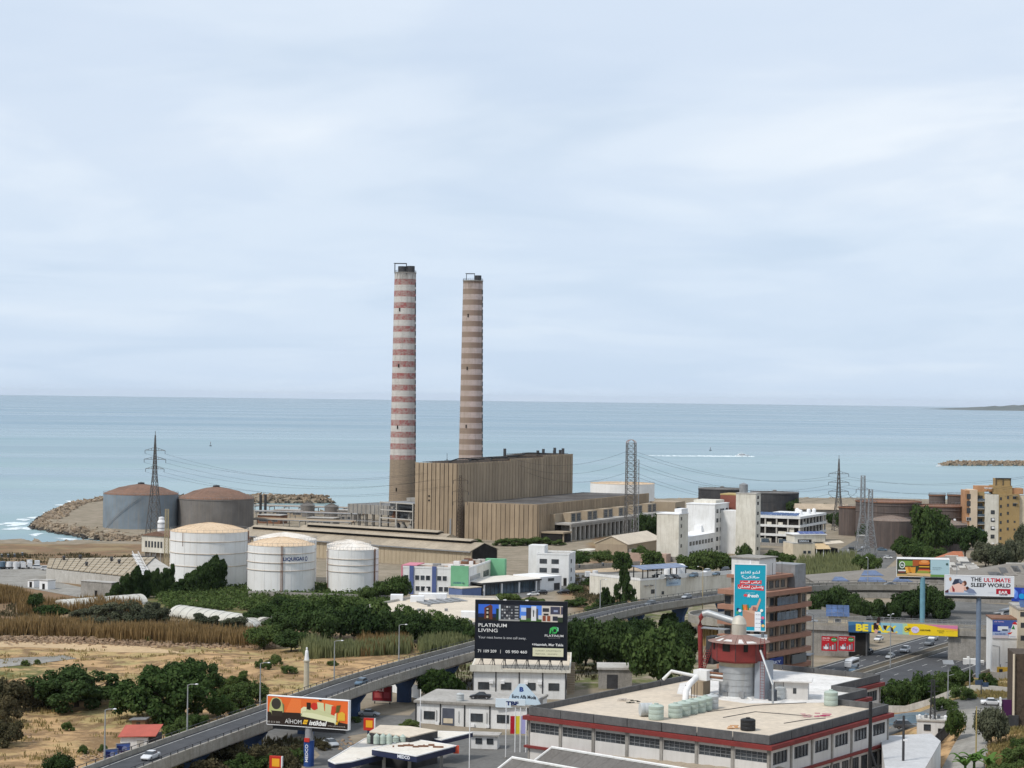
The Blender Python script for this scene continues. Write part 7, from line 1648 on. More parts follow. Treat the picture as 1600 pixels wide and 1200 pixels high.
 gal = mat('galvanised_plate', (.42,.44,.455),(.33,.345,.355),.35,.5,.35,(.27,.22,.15), metal=.35); R_ = 3.6
 for k in range(6): smooth_angle(MB().lathe([(R_, k * 1.13),(R_ - .01, k * 1.13 + 1.1),(R_ + .05, k * 1.13 + 1.11),(R_ + .05, k * 1.13 + 1.13)], 32, cap=False).build('shell_ring', gal if k < 5 else mat('stained_plate', (.42,.38,.28),(.36,.31,.22),.4,.7,.4,(.2,.15,.1)), s),30)
 MB().lathe([(R_ + .35,-.02),(R_ + .35,.25),(R_, .3)], 32).build('foot_ring', M['white'], s)
 OC = [R(22.5 + 45 * k) for k in range(8)]; ro = 5.0
 for k in range(8):
  a, b = OC[k], OC[(k + 1) % 8]; pa, pb = Vector((ro * math.cos(a), ro * math.sin(a),0)), Vector((ro * math.cos(b), ro * math.sin(b),0)); qa, qb = pa * .93, pb * .93
  MB().add([(qa.x, qa.y, 6.5),(qb.x, qb.y, 6.5),(pb.x, pb.y, 6.85),(pa.x, pa.y, 6.85),(pa.x, pa.y, 10.2),(pb.x, pb.y, 10.2)], [(0,1,2,3),(3,2,5,4)]).build('cabin_panel', M['red'], s)
  mid = (pa + pb) / 2; w_ = MB().box(-.75 if k % 2 else -.4,.75 if k % 2 else .4,-.05,.05,0,1.35).build('cabin_window', M['shade'], s); nrm = mid.normalized(); w_.location = (mid.x + nrm.x * .03, mid.y + nrm.y * .03,8.6); w_.rotation_euler = (0,0, math.atan2(mid.y, mid.x) + math.pi / 2)
  MB().tube([(pa.x, pa.y, 6.9),(pa.x, pa.y, 10.2)], .06,5).build('corner_post', M['dark_steel'], s)
 MB().prism([(ro * .92 * math.cos(a), ro * .92 * math.sin(a)) for a in OC], 6.5,6.56).build('cabin_floor', M['rust'], s)
 cone = mat('rusty_cone_roof', (.27,.175,.15),(.215,.135,.11),.3,.85); n8 = 16
 for k in range(n8):
  a, b = 2 * math.pi * k / n8,2 * math.pi * (k + 1) / n8 - .015; rr = 5.75
  MB().add([(rr * math.cos(a), rr * math.sin(a),10.1),(rr * math.cos(b), rr * math.sin(b),10.1),(1.3 * math.cos(b),1.3 * math.sin(b),11.35),(1.3 * math.cos(a),1.3 * math.sin(a),11.35)], [(0,1,2,3)]).build('roof_plate', cone, s)
 for k, (a, w2, t0, t1) in enumerate(((3.6,.16,.3,.8),(4.3,.12,.2,.5),(4.75,.2,.25,.45),(5.3,.1,.1,.5),(5.7,.2,.1,.3),(2.9,.15,.2,.6))): MB().add([((5.75 - 4.45 * t) * math.cos(q),(5.75 - 4.45 * t) * math.sin(q),10.13 + 1.25 * t) for q, t in ((a - w2, t0),(a + w2, t0),(a + w2 * .7, t1),(a - w2 * .8, t1))], [(0,1,2,3)]).build('bare_patch', pale, s)
 smooth_angle(MB().lathe([(1.35,11.2),(1.35,13.2),(1.42,13.25),(1.35,13.3),(1.2,14.0),(.7,14.6),(.02,14.8)], 24).build('cyclone_hub', mat('hub_plate', (.52,.49,.42),(.44,.41,.35),.4,.6,.2,(.3,.24,.15), metal=.2), s),50)
 dct = MB().tube([(-1.0,.2,13.6),(-2.2,.3,13.8),(-6.0,-1.2,14.9),(-6.8,-1.4,14.6)], .62,14).build('transfer_duct', gal, s); smooth_angle(dct, 50)
 smooth_angle(MB().tube([(-6.6,-1.4,14.75),(-7.3,-1.5,14.0),(-7.4,-1.5,12.5),(-7.2,-1.4,5.0),(-6.6,-1.0,2.0)], .45,12).build('red_downpipe', M['red'], s),50)
 MB().box(-7.6,-2.0,-1.8,.4,12.0,12.15).build('catwalk', M['steel'], s)
 st = MB()
 for k in range(16): t = k / 15; st.bc(-6.8 + 1.4 * t, -3.0 + 2.2 * t, 2.4 + 6.5 * t, 1.1,.5,.08)
 st.tube([(-7.4,-3,3.2),(-6.0,-.8,9.7)], .06,5).tube([(-6.3,-3.2,3.2),(-4.9,-1.0,9.7)], .06,5).tube([(-7.4,-3,2.2),(-6.0,-.8,8.7)], .09,5).tube([(-6.3,-3.2,2.2),(-4.9,-1.0,8.7)], .09,5).build('stair', M['red'], s)
 MB().box(-7.6,-5.0,-4.2,-1.6,0,2.6).build('stair_base', M['beige'], s); MB().box(-6.2,-4.6,-1.3,1.2,5.5,10.6).build('stair_enclosure', M['dark_steel'], s)
 MB().box(3.9,6.0,-1.0,2.2,0,6.8).build('service_shaft', mat('grey_blue_sheet', (.30,.33,.37),(.25,.275,.31),.4,.6), s); ld = MB()
 for x in (5.3,6.1): ld.tube([(x, -1.4,0),(x, -1.4,11.2)], .05,4)
 for k in range(22): ld.tube([(5.3,-1.4,.5 + k * .5),(6.1,-1.4,.5 + k * .5)], .035,4)
 ld.build('ladder', M['red'], s)
 MB().tube([(5.6,-2.0,9.0),(9.6,-4.6,3.4),(9.7,-4.7,.1)], .2,8).build('discharge_pipe', gal, s)
 MB().box(-1.2,-.2,-3.75,-3.5,.1,1.1).box(2.0,2.9,-3.2,-2.9,.1,1.3).build('hatch', M['steel'], s); MB().tube([(3.3,-2.2,.2),(5,-3.6,.1)], .22,8).build('outlet_chute', M['white'], s)
 # white ducts left of the silo
 a = P(1072,1100, zz); b = P(1100,1062, zz); w_ = thing('air_duct', 'bent white air duct with bundled pipes on the mill roof beside the silo', 'duct', (a.x, a.y + 2, zz), rz)
 d = MB().tube([(0,0,0),(-.1,.4,1.9),(-.4,2.2,3.0),(-.8,5.2,3.8)], .55,12).build('duct', M['white'], w_); smooth_angle(d, 50)
 MB().tube([(-.8,5.5,4.0),(-5,3.4,4.8),(-6.4,2.8,3.2)], .3,10).build('branch_duct', M['white'], w_); MB().bc(-.4,7,4.2,2.8,2.4,1.8).build('filter_box', M['white'], w_)
 for k in range(5): MB().tube([(-.5,1 + k, 0),(-.5,1 + k, 3)], .06,4).build('leg', M['dark_steel'], w_)
 for k in range(4): MB().tube([(.8,7,4.7 - .4 * k),(3.0,8.2,4.5 - .4 * k)], .2,8).build('bundled_pipe', M['white'] if k % 2 else M['rust'], w_)
 # hoses and rubbish on the roof
 rnd = random.Random(8)
 for k, pts in enumerate((((1105,1112),(1140,1108),(1180,1102),(1215,1100),(1260,1098)),((1130,1121),(1180,1112),(1230,1116),(1268,1119)),((1225,1130),(1262,1124),(1290,1122)))):
  q = [P(x, y, zz + .06) for x, y in pts]; hs = MB().tube(q, .06,5).build('hose', M['dark_steel']); tag(hs, ('black hose looping across the mill roof from the tank row', 'thin dark hose across the middle of the mill roof', 'short dark hose near the notched side of the mill parapet')[k], 'hose')
 for k, (x, y, c) in enumerate(((978,1095, 'pale broken boards'),(990,1099, 'dark scrap with yellow strips'),(1150,1139, 'orange rags'),(1262,1120, 'pink flower pot scraps'),(1284,1120, 'magenta bougainvillea cuttings'))):
  p = P(x, y, zz); t = thing('rubbish_heap', c + ' lying on the mill roof', 'rubbish', p)
  mt = ink(((190,180,170),(60,60,50),(206,150,90),(200,160,160),(180,30,100))[k])
  for j in range(6): MB().bc(rnd.uniform(-1,1), rnd.uniform(-.8,.8),.1 + .08 * j, rnd.uniform(.4,1.6), rnd.uniform(.1,.5),.1).build('piece', mt, t).rotation_euler = (0,0,0)
 # red penthouse under the turquoise billboard
 b = BF.location; h = thing('red_penthouse', 'red-walled rooftop penthouse with a white roof below the turquoise billboard', 'penthouse', (b.x, b.y, zz), R(-8)); hh = b.z - zz - .3
 MB().box(-2.6,3.0,-.6,5.4,0, hh - 1.6).build('wall', M['red'], h); MB().box(-3.6,3.4,-1.4,6, hh - 1.6, hh - 1.1).build('roof', pale, h); MB().box(-2.8,-1.0,-.9,-.58,0, hh - 1.7).build('door_bay', M['white'], h); MB().box(1.9,2.6,-.66,-.55,1, hh - 2).build('window', M['shade'], h)
 for x in (-2.2,2.4): MB().box(x - .15, x + .15,.4,.8, hh - 1.1, hh + .3).build('billboard_stub', M['steel'], h)
mill()
# sheds in front of the mill
def front_sheds():
 M['dark_sheets'] = mat('dark_roof_sheets', (.16,.15,.14),(.125,.115,.105),.25,.85, fine=.15); M['tan_sheets'] = mat('tan_roof_sheets', (.36,.30,.23),(.30,.25,.19),.2,.85, fine=.12)
 for k, (q, z, mt, n, lab) in enumerate((([(915,1155),(1300,1212),(1230,1235),(898,1174)], (16.6,16.6,15.2,15.2), 'tan_sheets', 18, 'tan corrugated shed roof below the mill strip windows'),([(862,1170),(1180,1222),(1120,1260),(836,1190)], (15.9,15.9,13.6,13.6), 'dark_sheets', 16, 'dark corrugated shed roof with a pale ridge in front of the mill'),([(800,1186),(1000,1222),(960,1260),(776,1205)], (14.6,14.6,12.6,12.6), 'dark_sheets', 10, 'dark corrugated lean-to roof with a pale edge at the foot of the other sheds'))):
  pts = [P(x, y, zz_) for (x, y), zz_ in zip(q, z)]; r = thing('sheet_metal_shed', lab, 'shed', (0,0,0))
  for i in range(n):
   a, b, c, d = pts[0].lerp(pts[1], i / n), pts[0].lerp(pts[1], (i + .985) / n), pts[3].lerp(pts[2], (i + .985) / n), pts[3].lerp(pts[2], i / n); up = Vector((0,0,.12));
   MB().add([a, b, c, d, a + up, (a + b) / 2 + up * 2, b + up, c + up, (c + d) / 2 + up * 2, d + up], [(3,2,1,0),(4,5,8,9),(5,6,7,8),(0,1,6,5,4),(2,3,9,8,7)]).build('roof_sheet', M[mt], r)
  g = min(gz(p.x, p.y) for p in pts); MB().prism([(p.x, p.y) for p in (pts[3].lerp(pts[0], .04), pts[2].lerp(pts[1], .04), pts[1].lerp(pts[2], .02), pts[0].lerp(pts[3], .02))], g, [p.z - .25 for p in (pts[3], pts[2], pts[1], pts[0])]).build('wall', M['concrete'], r)
  if k: MB().tube([pts[0] + Vector((0,0,.25)), pts[1] + Vector((0,0,.25))], .25,6).tube([pts[0] + Vector((0,0,.2)), pts[3] + Vector((0,0,.2))], .22,6).build('ridge_cap', M['white'], r)
front_sheds()

# ------------------------------------------------------------------ TBF block, property office, signs
def tbf():
 A, B = G(649,1129), G(826,1141); o, rz, L_ = base2(A, B); r = thing('workshop_block', 'white single-storey workshop block with dark-framed windows and a rooftop parking deck', 'workshop', o, rz); H = 4.6
 MB().box(0, L_, 0,17,-.5, H).build('wall', M['white'], r); MB().box(-.3, L_ + .3,-.5,17, H, H + .45).build('roof_slab', M['concrete'], r); MB().box(0, L_, -.2,16.8, H + .45, H + .5).build('roof_deck', M['roof_grey'], r)
 for x in (.1,5.4,10.6,16, L_ - .2): MB().box(x - .14, x + .14,-.12,0,-.5, H).build('pilaster', M['dark_steel'], r)
 for x, w_ in ((3.0,2.2),(13.2,2.4),(18.8,2.4)):
  inst('window', win_mesh(w_, 1.5, 'dark'), r, (x, 0,1.3));
 d = MB().box(5.8,8.4,-.1,.1,0,3.7).build('roller_door', mat('blue_grey_door', (.09,.10,.13), None, .6,.6), r); MB().box(6.1,8.1,-.14,-.1,.6,1.6).build('door_window', M['cream'], d)
 for x in (15.2,12,4.4,20.8): MB().box(x, x + .8,-.45,-.02,.1,.7).build('air_conditioner', M['white_clean'], r)
 for x in (4.6,9.4,15.4,1.2): MB().tube([(x, -.15,.8),(x, -.15,3.2)], .05,4).build('conduit', M['dark_steel'], r)
 c = car(Vector((o.x + 12.5 * math.cos(rz) - 5.5 * math.sin(rz), o.y + 12.5 * math.sin(rz) + 5.5 * math.cos(rz), o.z + H + .52)), rz + R(8), 'black', 'black car parked on the workshop roof beside a grey tank', 'sedan'); t = thing('water_tank', 'grey water tank on the workshop roof edge', 'water tank', (o.x + 9.2 * math.cos(rz) - 1.5 * math.sin(rz), o.y + 9.2 * math.sin(rz) + 1.5 * math.cos(rz), o.z + H + .5)); water_tank(t, 0,0,0,.8,1.6, M['tank_pale'], 'drum')
 # two signs on the roof edge
 s = thing('rooftop_sign', 'long white rooftop sign with dark blue block letters on the workshop', 'sign', (o.x + 17.2 * math.cos(rz), o.y + 17.2 * math.sin(rz) - .6, o.z + H + .2), rz + R(5)); pn = MB().box(0,6.2,-.2,.1,-.3,1.5).build('panel', ink((214,226,234)), s); text_obj('TBF', pn, ink((26,42,92)),2.6,.85,(2.2,-.23,.2), bold=.05)
 t = thing('gable_sign', 'pale triangular sign with black script lettering above the workshop', 'sign', (o.x + 20.4 * math.cos(rz), o.y + 20.4 * math.sin(rz) + 1.2, o.z + H + .5), rz + R(-3)); pn = MB().yprism([(-.8,0),(6.6,0),(5.6,1.6),(3.0,4.2),(1.8,4.2),(0,1.9)], -.15,.15).build('panel', ink((196,214,226)), t); text_obj('Euro Alfa Moda', pn, ink((40,44,56)),5.2,.75,(.3,-.18,1.2), bold=.03); text_obj('B', pn, ink((50,76,140)),.9,1.0,(1.9,-.18,2.6), bold=.06); MB().box(-.4,-.2,.2,2.4,0,1.4).box(6,6.2,.2,2.4,0,1.4).build('brace', M['steel'], t)
tbf()
for k, (px, c, nm) in enumerate(((803.5,(178,32,48), 'red'),(811.5,(222,206,60), 'yellow'),(820.5,(170,168,214), 'lavender'))):
 p = G(px + 1,1176); t = thing('banner_flag', nm + ' vertical banner on a white pole at the mill corner', 'banner', p); MB().cyl(0,0,0,8.6,.09,8).build('pole', M['white_clean'], t); MB().box(-.95,-.12,-.03,.03,3.6,7.0).build('cloth', ink(c), t)
def property_office():
 A, B = G(738,1089), G(884,1092); o, rz, L_ = base2(A, B); rz -= R(3); o.z -= .2; r = thing('property_office', 'white flat-roofed office with a stained rear stair carrying the black billboard', 'office building', o, rz); H = 13.05 - o.z
 MB().box(0, L_, 0,26,0, H - .6).build('wall', M['white'], r); MB().box(-.6, L_ + 1,-.8,27, H - .6, H).build('roof_slab', M['white_warm'], r); MB().box(-.2, L_ + .6,-.4,26.6, H, H + .05).build('roof_screed', M['roof_beige'], r)
 MB().box(-.6,6.6,-.8,-.55, H, H + .9).box(L_ + .7, L_ + 1,-.8,27, H, H + .7).box(-.6, L_ + .7,26.7,27, H, H + .7).build('parapet', M['white_warm'], r)
 for x in (.1, L_ * .25, L_ * .5, L_ * .75, L_ - .1): MB().box(x - .13, x + .13,-.1,.02,0, H - .6).build('pilaster', M['dark_steel'], r)
 for x, w_ in ((L_ * .12,2.4),(L_ * .36,2.2),(L_ * .62,2.2),(L_ * .87,2.3)): inst('window', win_mesh(w_, 1.5, 'dark'), r, (x, 0,2.3))
 for x in (L_ * .18, L_ * .30, L_ * .55, L_ * .7): MB().box(x, x + .9,-.45,-.02,3.6,4.3).build('air_conditioner', M['white_clean'], r)
 for y in (3,7): inst('window', win_mesh(1.2,2.0, 'dark'), r, (L_, y, 2.2), FACE['right'])
 s = MB()
 for k in range(14): s.box(L_ + .2, L_ + 1.9,9 + k * .9,9.9 + k * .9,0,.4 + k * (H - 1) / 14)
 s.build('rear_stair', M['beige'], r); MB().box(L_ + .02, L_ + .2,9,25,0, H - .7).build('stained_wall', M['beige'], r)
 q = thing('low_annexe', 'low weathered annexe with a flat roof beside the property office', 'building', G(935,1076), rz); MB().box(0,8,0,9,0,4.6).build('wall', M['concrete'], q); MB().box(-.4,8.6,-.4,9.4,4.6,5.1).build('roof', M['concrete_pale'], q); MB().box(2,4.6,-.06,.1,0,3.4).build('door', M['dark_steel'], q)
property_office()

# ------------------------------------------------------------------ filling station
def station():
 r = thing('filling_station', 'filling station canopy in navy and white with a pointed wing', 'filling station', (0,0,0)); wt = mat('canopy_top', (.70,.66,.59),(.60,.55,.47),.25,.9, fine=.12)
 def canopy(px, z, th, nm, top, fascia):
  pts = [P(x, y, z) for x, y in px]; MB().prism([(p.x, p.y) for p in pts], z - th, z - .15).build(nm, fascia, r); c = sum((p for p in pts), Vector()) / len(pts)
  MB().prism([((p.x - c.x) * .985 + c.x, (p.y - c.y) * .985 + c.y) for p in pts], z - .15, z - .05).build('roof_screed', top, r); s = MB(); n = len(pts)
  for i in range(n):
   a, b = pts[i], pts[(i + 1) % n]; s.tube([(a.x, a.y, z - .05),(b.x, b.y, z - .05)], .13,4)
  s.build('roof_edge', M['white_clean'], r); return pts
 canopy([(513,1188),(524,1193),(548,1190),(600,1177),(600,1160),(576,1152),(570,1154)], 11.4,1.1, 'wing_canopy', wt, M['navy'])
 pts = canopy([(581,1170),(651,1181),(713,1165),(643,1154)], 12.6,1.15, 'main_canopy', wt, M['navy'])
 canopy([(682,1142),(739,1144),(690,1156),(668,1152)], 12.2,.9, 'rear_canopy', wt, M['navy'])
 blk = [P(x, y, 13.6) for x, y in ((577,1143),(640,1151),(684,1141),(640,1134.5),(594,1132.5))]; MB().prism([(p.x, p.y) for p in blk], 6.5,13.4).build('shop_block', M['dark_steel'], r); MB().prism([(p.x, p.y) for p in blk], 13.4,13.6).build('shop_roof', M['roof_beige'], r)
 a, b = pts[0], pts[1]; d = (b - a).normalized(); e = bpy.data.objects.new('fascia_lettering', None); link(e); e.parent = r; e.location = (a.x, a.y, 11.6); e.rotation_euler = (0,0, math.atan2(d.y, d.x)); text_obj('MEDCO', e, ink((228,232,240)),2.9,.6,((b - a).length * .58,-.05,.15), bold=.04)
 c = pts[2]; mk = MB().box(-.5,.5,-.2,.2,-1.1,.3).build('corner_emblem', ink((206,84,60)), r); mk.location = (c.x, c.y, 12.3)
 for x, y in ((600,1176),(640,1178),(690,1168),(650,1162),(560,1184)):
  q = P(x, y, 11.5); MB().box(q.x - .3, q.x + .3, q.y - .3, q.y + .3, gz(q.x, q.y),11.4).build('column', M['concrete_pale'], r)
 for k, (x, y) in enumerate(((577.5,1161.5),(588,1163),(598,1163),(607.5,1163),(618,1160.5),(629,1159.5))):
  p = P(x, y, 11.45 if k < 1 else 12.6); t = thing('water_tank', 'pale green water tank with a pointed lid in the row on the station canopy', 'water tank', p, 0, 'tanks on the station canopy'); water_tank(t, 0,.5,0,.56,1.55 if k < 4 else 1.0, M['tank_green'], 'drum'); MB().lathe([(.5,1.5 if k < 4 else .95),(.05,1.9 if k < 4 else 1.35)], 14,0,.5).build('lid', M['tank_green'], t)
 rs = thing('scrap_frames', 'rusty scrap frames lying on the main station canopy', 'scrap', P(640,1166,12.6))
 for k in range(9): MB().box(-3 + k * .9,-2.7 + k * .9 + (k % 3) * .8,-1 + (k % 4) * .6,-.8 + (k % 4) * .7,-.03,.25).build('bar', M['rust'], rs)
 # wedge roofs by the lane, pump sign, poles
 for k, (x, y, lab) in enumerate(((430.5,1215, 'red and yellow price sign at the lower lane'),(576.5,1152, 'red and yellow sign behind the station wing'))):
  p = G(x, y); sg = thing('price_sign', lab, 'sign', p, R(-15)); h = 3.2; MB().box(-1.1,1.1,-.25,.25, h - 1.8, h + .6).build('panel', ink((196,56,44)), sg); MB().box(-.6,.8,-.28,-.25, h - 1.2, h + .2).build('flame_mark', ink((240,176,50)), sg); MB().box(1.1,1.3,-.25,.25, h - 1.8, h + .6).build('edge', M['white_clean'], sg); MB().box(-.3,.3,-.2,.2,-.2, h - 1.8).build('post', M['navy'], sg)
 for k, (x, y0, y1) in enumerate(((656,1175,1124),(733,1215,1135),(790,1180,1137))):
  p = P(x, y0,8); q = thing('flag_pole', ('slim white pole rising through the station canopy', 'slim white pole at the kiosk side of the station yard', 'slim white pole before the mill corner')[k], 'pole', (p.x, p.y, gz(p.x, p.y))); MB().cyl(0,0,0,12.5 - (2 if k == 2 else 0),.08,8).build('shaft', M['white_clean'], q); MB().cyl(0,0,-.1,.3,.22,8).build('base', M['concrete'], q)
 kb = thing('kiosk', 'small white kiosk with a flat roof behind the station yard', 'kiosk', G(740,1170), R(-8)); MB().box(-.5,4.6,0,3,0,2.6).build('wall', M['white'], kb); MB().box(-.9,5.0,-.5,3.4,2.6,2.85).build('roof', M['roof_grey'], kb); inst('window', win_mesh(1.1,.9, 'dark'), kb, (1,0,1.1)); inst('window', win_mesh(1.1,.9, 'dark'), kb, (3.2,0,1.1))
station()

# ------------------------------------------------------------------ terracotta apartment building
def terracotta():
 o = Vector((63.0,494,5.5)); r = thing('terracotta_building', 'apartment building with curved terracotta balcony bands behind the turquoise billboard', 'apartment building', o, R(-38)); tc_ = mat('terracotta_band', (.36,.19,.13),(.30,.155,.105),.3,.85,.25,(.2,.11,.08)); wl = mat('tan_wall', (.34,.27,.20),(.28,.22,.165),.3,.85)
 L_ = 23; MB().box(-13,-1.5,1.5, L_ - .8,0,21.6).build('core', wl, r)
 for k in range(6):
  z = 2.9 + k * 3.75
  pts = [(-14,-.2),(-1.2,-.2),(-.3,.2),(0,1.0),(0, L_ - 1),(-.3, L_ - .2),(-1.2, L_),(-14, L_)]
  MB().prism(pts, z, z + 1.15).build('balcony_band', tc_, r)
  if k < 5:
   for j in range(8): inst('window', win_mesh(1.5,1.7, 'dark'), r, (-1.5,2.4 + j * 2.6, z + 1.35), FACE['right'])
   for j in range(4): inst('window', win_mesh(1.5,1.7, 'dark'), r, (-12 + j * 2.8,1.5, z + 1.35))
   for j in range(4): MB().box(-1.4,-.5,1.6 + j * 5.4,1.9 + j * 5.4, z + 1.15, z + 3.75).build('pier', wl, r)
   if k in (3,4):
    for j in range(5): MB().box(-.5,-.42,6 + j * 2,7.9 + j * 2, z + 1.2, z + 3.2).build('balcony_glazing', M['glass_b'], r)
 MB().box(-12,-3,3,15,22.8,25.6).build('setback_floor', wl, r); MB().box(-12.8,-1.8,2,16,25.6,26.4).build('upper_band', tc_, r)
 for j in range(4): inst('window', win_mesh(1.6,1.6, 'dark'), r, (-3,4.4 + j * 2.8,23.3), FACE['right'])
 MB().box(-12,-4,3,11,26.4,30.6).build('roof_room', M['white'], r); MB().box(-12.4,-3.6,2.6,11.4,30.6,30.9).build('roof_room_slab', M['concrete'], r); MB().box(-9,-1.6,16.4,21.8,22.8,28.6).build('sheet_cabin', M['steel'], r)
 for x, y in ((-3.4,5),(-3.2,8),(-2.8,12)): MB().tube([(x, y, 26.4),(x, y, 29.4)], .06,5).build('antenna', M['dark_steel'], r)
 o2 = MB().lathe([(.1,0),(.9,.35),(1,.6)], 14).build('dish', M['white_clean'], r); o2.location = (-3.0,1.0,23.0)
 for z, y0, c, tx in ((4.6,1.5,(38,58,120), 'SKY'),(2.2,3.0,(30,44,96), 'ELAN ITALIAN')):
  sg = MB().box(.2,.5, y0, y0 + 6, z, z + 1.9).build('shop_sign', ink(c), r); text_obj(tx, sg, ink((220,226,236)),4.0,.7,(.53, y0 + .8, z + .5), face='right', bold=.02)
 sg = MB().box(.2,.5,12,19,4.2,6.4).build('shop_sign', ink((110,112,110)), r)
 MB().box(0,5,2,12,2.0,2.2).box(.2,4.6,13,20,2.4,2.6).build('awning', M['rust'], r); MB().box(-1,1.4,14,19,-1,2.3).build('shop_front', wl, r)
terracotta()
for k, (x, y, w_, h_, lab) in enumerate(((1248,1048,5,4, 'brown brick kiosk with a sheet roof in front of the terracotta building'),(1228,1052,7,3.2, 'low stall with a torn sheet roof beside the brick kiosk'))):
 p = P(x, y, 6.2); r = thing('street_kiosk', lab, 'kiosk', p, R(-20)); MB().box(-w_ / 2, w_ / 2,0,4,-.4, h_).build('wall', M['beige'] if k == 0 else M['concrete'], r); MB().box(-w_ / 2 - .6, w_ / 2 + .6,-.9,4.4, h_, h_ + .15).build('roof', M['steel'], r); MB().box(-w_ / 4, w_ / 4,-.06,.1,.6,2.2).build('opening', M['shade'], r)
lamp(P(1270,1045,6.2),14, R(160), 'tall grey street lamp beside the terracotta building'); lamp(P(1391,1043,6.6),13.5, R(60), 'double-armed lamp post on the highway median', None, True)
# hut with solar roof on the overpass
def solar_hut():
 p = ovp(19.5); r = thing('solar_hut', 'cream hut with a tilted solar panel roof on the overpass', 'hut', (p.x, p.y + 1.5,13.55), R(-8)); MB().box(-2.6,2.6,0,4,0,2.4).build('wall', M['cream'], r); inst('window', win_mesh(1.6,.9, 'white'), r, (0,0,.9))
 for i in range(4):
  for j in range(3): MB().add([(-3.2 + i * 1.6,-.6 + j * 1.7,2.5 + j * .9),(-1.66 + i * 1.6,-.6 + j * 1.7,2.5 + j * .9),(-1.66 + i * 1.6,1.04 + j * 1.7,3.36 + j * .9),(-3.2 + i * 1.6,1.04 + j * 1.7,3.36 + j * .9)], [(0,1,2,3)]).build('solar_panel', M['solar'], r)
 MB().box(-2.8,-2.6,3.8,4,2.4,4.8).box(2.6,2.8,3.8,4,2.4,4.8).build('roof_post', M['steel'], r)
 for k, (u, c) in enumerate(((5, 'white'),(11, 'silver'))): q = ovp(u); car(Vector((q.x + 1, q.y + 3,13.6)), OVZ, c, c + ' car parked on the overpass near the solar hut', 'sedan')
solar_hut()

# ------------------------------------------------------------------ field side: huts, statue
def field_bits():
 p = G(216,1141); r = thing('wooden_hut', 'small brown wooden hut with a grey roof under the spreading tree', 'hut', p, R(-8)); MB().box(-1.4,1.4,0,2.4,0,2.0).build('wall', mat('brown_board', (.26,.145,.075), None, .6,.9), r); MB().yprism([(-1.8,2.0),(1.8,2.2),(1.8,2.4),(-1.8,2.2)], -.4,2.8).build('roof', M['steel'], r); MB().box(-.4,.4,-.05,.06,0,1.7).build('door', M['bark'], r)
 A, B = G(188,1173), G(231,1174); o, rz, L_ = base2(A, B); r = thing('red_roofed_shed', 'white roadside shed with a red sheet roof beside the flyover', 'shed', o, rz); MB().box(0, L_, 0,5,0,2.6).build('wall', M['white'], r); MB().add([(-.4,-.5,2.6),(L_ + 1.6,-.5,2.9),(L_ + 1.6,5.4,4.2),(-.4,5.4,3.9),(-.4,-.5,2.75),(L_ + 1.6,-.5,3.05),(L_ + 1.6,5.4,4.35),(-.4,5.4,4.05)], [(0,3,2,1),(4,5,6,7),(0,1,5,4),(1,2,6,5),(2,3,7,6),(3,0,4,7)]).build('roof', mat('red_sheet', (.42,.10,.07),(.34,.085,.06),.5,.8), r); MB().box(L_ * .6, L_ * .85,-.06,.05,0,2.1).build('door', M['concrete_pale'], r); MB().box(L_, L_ + 1.5,.5,5,0,2.9).build('side_store', M['dark_steel'], r)
 p = G(478.5,1084); k = p.y / FPX; r = thing('statue', 'white robed statue with joined hands on a tall stone column', 'statue', p, R(10)); MB().lathe([(.85,0),(.85,.4),(.66,.5),(.6,7.4),(.78,7.5),(.78,7.8)], 12).build('column', mat('column_stone', (.50,.46,.36),(.42,.38,.29),.4,.9,.3,(.25,.22,.16)), r)
 o = MB().lathe([(.55,7.8),(.52,8.3),(.42,9.0),(.40,9.5),(.36,9.9),(.2,10.15),(.15,10.2),(.2,10.3),(.22,10.5),(.16,10.7),(.02,10.78)], 16).build('robed_figure', M['white_clean'], r); smooth_angle(o, 60); MB().tube([(-.3,-.1,9.7),(0,-.45,9.4),(.3,-.1,9.7)], .09,6).build('joined_hands', M['white_clean'], r)
 for k, (q, lab) in enumerate((([(105,954),(150,947),(232,944),(228,951),(150,956)], 'long pale polythene greenhouse tunnel beside the grey thicket'),([(265,950),(395,962),(400,972),(372,977),(300,966),(262,957)], 'long pale polythene greenhouse tunnel behind the tan reeds'),([(400,978),(452,963),(458,967),(420,982)], 'short pale polythene tunnel beside the dark thicket'))):
  a, b = (G(*q[0]), G(*q[2])) if k != 2 else (G(400,981), G(456,968));
  if k == 1: a, b = G(262,962), G(398,978)
  o, rz, L_ = base2(a, b); t = thing('greenhouse', lab, 'greenhouse', o, rz); W_ = 9.0; hh = 3.4
  prof = [(W_ / 2 - W_ / 2 * math.cos(math.pi * i / 10), hh * math.sin(math.pi * i / 10)) for i in range(11)]; pl = mat('polythene', (.56,.54,.48),(.46,.44,.38),.15,.5, fine=.1); MB().xprism([(y, z - .2) for y, z in prof], 0, L_).build('cover', pl, t)
  for i in range(int(L_ / 4)): MB().tube([(2 + i * 4, y, z - .15) for y, z in prof], .06,4).build('hoop', M['steel'], t)
field_bits()
